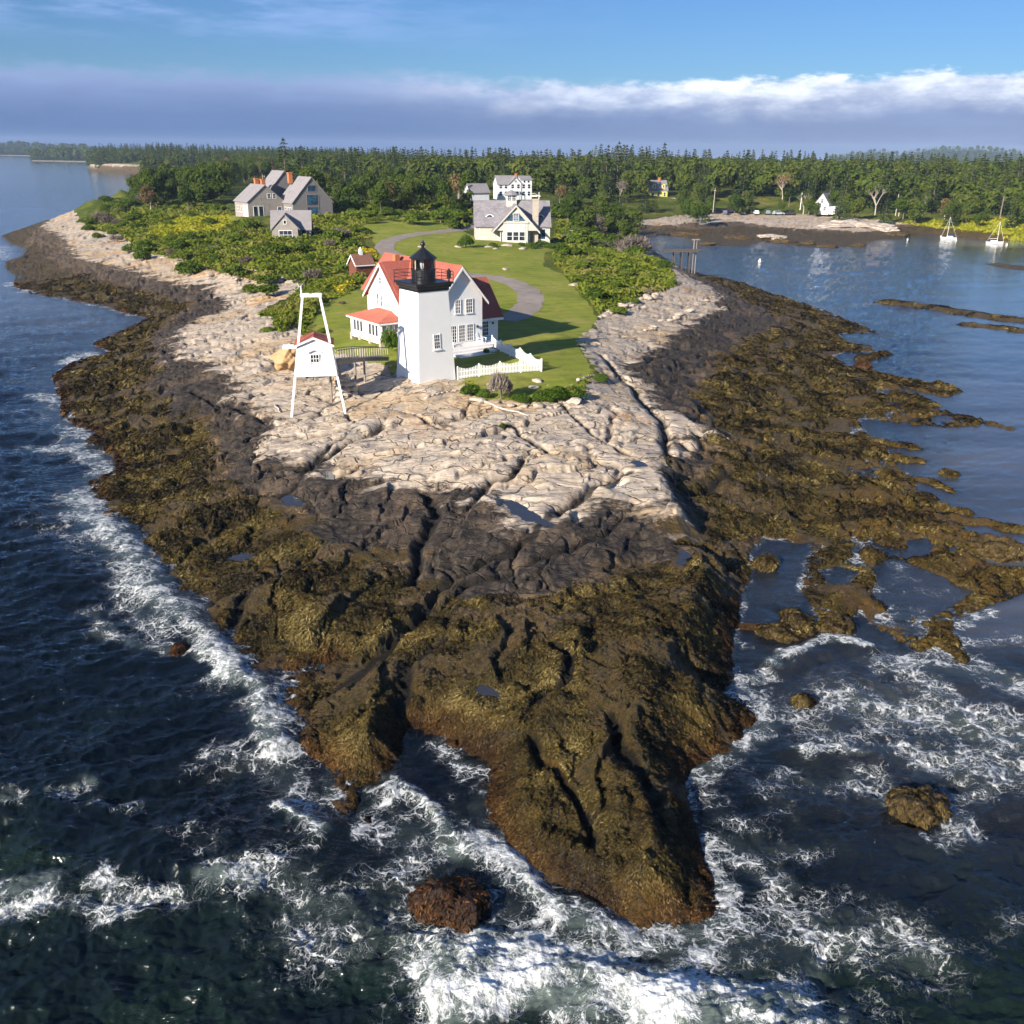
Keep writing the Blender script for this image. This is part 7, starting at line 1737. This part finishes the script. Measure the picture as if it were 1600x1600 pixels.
cover('undergrowth', [(S1, 30000, 6.5), (S0, 5000, 6), (S2, 12000, 8), (S3, 16000, 5.2), (S4, 7000, 5.8), ([(395,492),(405,480),(455,462),(482,444),(545,438),(575,425),(592,405),(560,470),(505,470),(480,505),(480,542),(442,522),(424,515)], 7000, 5), ([(905,595),(930,575),(905,630),(720,620),(716,600),(840,618)], 2500, 4.4)], None, F_['under'], .34, .8, 61)
cover('meadow_grass', [(PATCH, 7000, 8.2), ([(1392,347),(1420,343),(1500,343),(1600,345),(1720,348),(1720,372),(1600,365),(1500,357),(1420,349)], 8000, 3)], None, F_['bright'], .28, .5, 63)
cover('goldenrod', [([(560,392),(585,392),(596,408),(590,425),(572,422)], 900, 6), ([(520,448),(560,440),(540,455)], 300, 5.2)], None, F_['flower'], .2, .9, 67)
def tufts():
    """marsh grass along the far cove"""
    pass

# ------------------------------------------------------------------ labels for the plants: what they are, and which one counted from a landmark
MARKS = [('grey house with brick chimneys', 422, 312), ('garden cottage', 456, 352), ('white two-storey house', 803, 290), ('cupola cottage', 800, 342), ('yellow house', 1030, 296), ('white gabled house', 1280, 318), ('brick shed', 565, 412), ('wooden pier', 1075, 400),
         ('dark parked cars', 1130, 333), ('covered-boom sailboat', 1482, 356), ('bare-mast sailboat', 1554, 366), ('left shore point', 130, 350), ('wooded point', 200, 255), ('distant low building', 303, 250), ('wide half-dead tree', 1222, 285), ('tall spruce behind the grey house', 448, 258), ('low white house', 1308, 322), ('bell tower', 492, 470), ('lighthouse lantern', 671, 410), ('gravel drive bend', 612, 380)]
KINDW = dict(shrub='shrub', dead_shrub='bush', broadleaf_tree='broadleaf tree', spruce_tree='spruce', hedge='hedge clump', young_tree='tree')
GRP = dict(shrub='green shrubs on the rough ground', dead_shrub='grey leafless bushes', broadleaf_tree='broadleaf trees', spruce_tree='spruces of the forest')
ORD = ['nearest', 'second', 'third', 'fourth', 'fifth', 'sixth', 'seventh', 'eighth', 'ninth', 'tenth'] + [f'{k}th' for k in range(11, 21)] + ['21st', '22nd', '23rd'] + [f'{k}th' for k in range(24, 31)] + ['31st', '32nd', '33rd'] + [f'{k}th' for k in range(34, 41)] + ['41st', '42nd', '43rd'] + [f'{k}th' for k in range(44, 100)]
buckets = {}
for q in PLANTS:
    o = q['o']; o['category'] = q['cat'] or ('shrub' if 'shrub' in q['kind'] else 'tree')
    if q['kind'] in GRP: o['group'] = GRP[q['kind']]
    if q['label']: o['label'] = q['label']; continue
    d = [(math.hypot(q['px'] - mx, (q['py'] - my) * 1.6), nm, mx, my) for nm, mx, my in MARKS]; dist, nm, mx, my = min(d)
    dx, dy = q['px'] - mx, q['py'] - my
    side = ('right of' if dx > 0 else 'left of') if abs(dx) > abs(dy) * .9 else ('behind' if dy < 0 else 'in front of')
    buckets.setdefault((q['kind'], nm, side), []).append((dist, q))
for (kind, nm, side), lst in buckets.items():
    lst.sort(key=lambda a: a[0])
    for k, (_, q) in enumerate(lst):
        s = 'large' if q['size'] > 60 else 'medium' if q['size'] > 28 else 'small'
        tone = (q['tone'] or 'green').replace('small ', '').replace('tall ', '')
        q['o']['label'] = f"{s} {tone} {KINDW[kind]}, {ORD[k]} {side} the {nm}"
print('left-point trees', sum(1 for q in FP if q[6] < 240), 'far cand', int((np.hypot(cand[:, 0], cand[:, 1]) > 760).sum()))
# ------------------------------------------------------------------ rockweed: strands lying over the lower rocks
def rockweed():
    rg = np.random.default_rng(91); n = 1500000
    # sample evenly over the picture of the shore: angle and log distance
    th = rg.uniform(-math.radians(37), math.radians(37), n); r = np.exp(rg.uniform(math.log(20), math.log(210), n)) 
    X_ = (r * np.sin(th)).astype(np.float32); Y_ = (r * np.cos(th)).astype(np.float32)
    sc = dist_poly(X_, Y_, LAND, True); k = (sc > -.2) | ((X_ > 14) & (Y_ > 40)); X_, Y_, sc = X_[k], Y_[k], sc[k]
    sw = dist_poly(X_, Y_, WEED, True); k = sw + 2.2 * fbm(X_ * .22, Y_ * .3, 3, 12) < -.35; X_, Y_, sc = X_[k], Y_[k], sc[k]
    bare = fbm(X_ * .25, Y_ * .25, 3, 14); k = bare < .2 + .1 * rg.normal(size=len(bare)); X_, Y_, sc = X_[k], Y_[k], sc[k]
    def zt(x, y):
        lr = np.log(np.hypot(x, y)); i = np.clip(np.searchsorted(_lr, lr) - 1, 0, _nr - 2); t = np.clip((np.arctan2(x, y) + _T) / (2 * _T) * (_nc - 1), 0, _nc - 1.01); j = t.astype(int); b = t - j; a = np.clip((lr - _lr[i]) / (_lr[i + 1] - _lr[i]), 0, 1)
        return ZT[i, j] * (1 - a) * (1 - b) + ZT[i + 1, j] * a * (1 - b) + ZT[i, j + 1] * (1 - a) * b + ZT[i + 1, j + 1] * a * b
    z = zt(X_, Y_); e = .25; gx = (zt(X_ + e, Y_) - zt(X_ - e, Y_)) / (2 * e); gy = (zt(X_, Y_ + e) - zt(X_, Y_ - e)) / (2 * e)
    for pl, dp, w in CRACKS:
        k = dist_poly(X_, Y_, pl) > w * .8; X_, Y_, sc, z, gx, gy = X_[k], Y_[k], sc[k], z[k], gx[k], gy[k]
    k = z > -.12; X_, Y_, sc, z, gx, gy = X_[k], Y_[k], sc[k], z[k], gx[k], gy[k]
    m = len(X_); rr = np.hypot(X_, Y_)
    N_ = np.stack([-gx, -gy, np.ones(m)], 1); N_ /= np.linalg.norm(N_, axis=1)[:, None]
    flow = np.stack([-gx + .5 * gnoise(X_ * .5, Y_ * .5, 5), -gy + .5 * gnoise(X_ * .5, Y_ * .5, 8), np.zeros(m)], 1) + rg.normal(size=(m, 3)) * .18
    S = np.clip(rr / 60, .5, 2.0) * .14 * rg.uniform(.5, 1.4, m)
    C = np.stack([X_, Y_, z], 1) + N_ * (S * .16 * rg.random(m))[:, None]
    V = cards(C, N_ + rg.normal(size=(m, 3)) * .28, S, .3, rg, flow)
    tint = np.clip(.43 + .62 * gnoise(X_ * .3, Y_ * .3, 9) + .25 * gnoise(X_ * 1.3, Y_ * 1.3, 10) + rg.normal(0, .14, m), 0, 1)
    low = np.clip((1.4 - sc) / 1.6, 0, 1) * (X_ < 14)
    N = NT('rockweed_strands'); t = N.attr('tint'); lw = N.attr('low')
    c = N.ramp(t, [(.1, (.012, .009, .004)), (.4, (.046, .034, .010)), (.62, (.084, .062, .016)), (.85, (.14, .105, .03)), (1.0, (.2, .155, .06))])
    c = N.mix(lw, c, N.mix(1.0, c, (.75, .4, .3), 'MULTIPLY'))
    mt = N.out(N.principled(c, .6, **{'Specular IOR Level': .2}))
    me = mesh_np('rockweed', V, np.arange(len(V)).reshape(-1, 4), {'tint': np.repeat(tint, 4), 'low': np.repeat(low, 4)}, True); me.materials.append(mt)
    o = bpy.data.objects.new('rockweed', me); COL.objects.link(o); o['kind'] = 'stuff'; print('rockweed', m)
rockweed()
def boulder_weed():
    rg = np.random.default_rng(17)
    for o, mt in WEEDY:
        if mt not in ('weed', 'redweed'): continue
        me = o.data; nv = len(me.vertices); co_ = np.zeros(nv * 3, np.float32); no = np.zeros(nv * 3, np.float32); me.vertices.foreach_get('co', co_); me.vertices.foreach_get('normal', no)
        co_ = co_.reshape(-1, 3); no = no.reshape(-1, 3); r = float(np.abs(co_).max()); k = rg.choice(nv, int(900 + 900 * r)); k = k[no[k, 2] > -.1]
        m = len(k); S = .085 * rg.uniform(.6, 1.5, m); d = no[k] * [1, 1, 0] + [0, 0, -.6] + rg.normal(size=(m, 3)) * .25
        tn = np.clip(.45 + .5 * gnoise(co_[k, 0] * 1.5 + r * 9, co_[k, 1] * 1.5, 3) + rg.normal(0, .18, m), 0, 1)
        w = mesh_np('weed_cover', cards(co_[k] + no[k] * (S * .25)[:, None], no[k] + rg.normal(size=(m, 3)) * .3, S, .32, rg, d), np.arange(m * 4).reshape(-1, 4), {'tint': np.repeat(tn, 4), 'low': np.repeat(np.full(m, 1.0 if mt == 'redweed' else .15), 4)}, True)
        w.materials.append(bpy.data.materials['rockweed_strands']); c = bpy.data.objects.new('weed_cover', w); COL.objects.link(c); c.parent = o
boulder_weed()
# ------------------------------------------------------------------ air: far things fade towards blue
def make_haze():
    N = NT('haze_air')
    v = N.n('ShaderNodeVolumePrincipled', {'Color': (0.55, 0.72, 1.0, 1), 'Density': HAZE, 'Anisotropy': 0.0}).outputs[0]
    mt = N.out(None, v)
    m = MB(); m.span((-5300, -60, -6.5), (5300, 5300, 62)); o = m.build('haze', mt); o['kind'] = 'stuff'
HAZE = 0.0001
make_haze()
print('script', time.time() - T0)
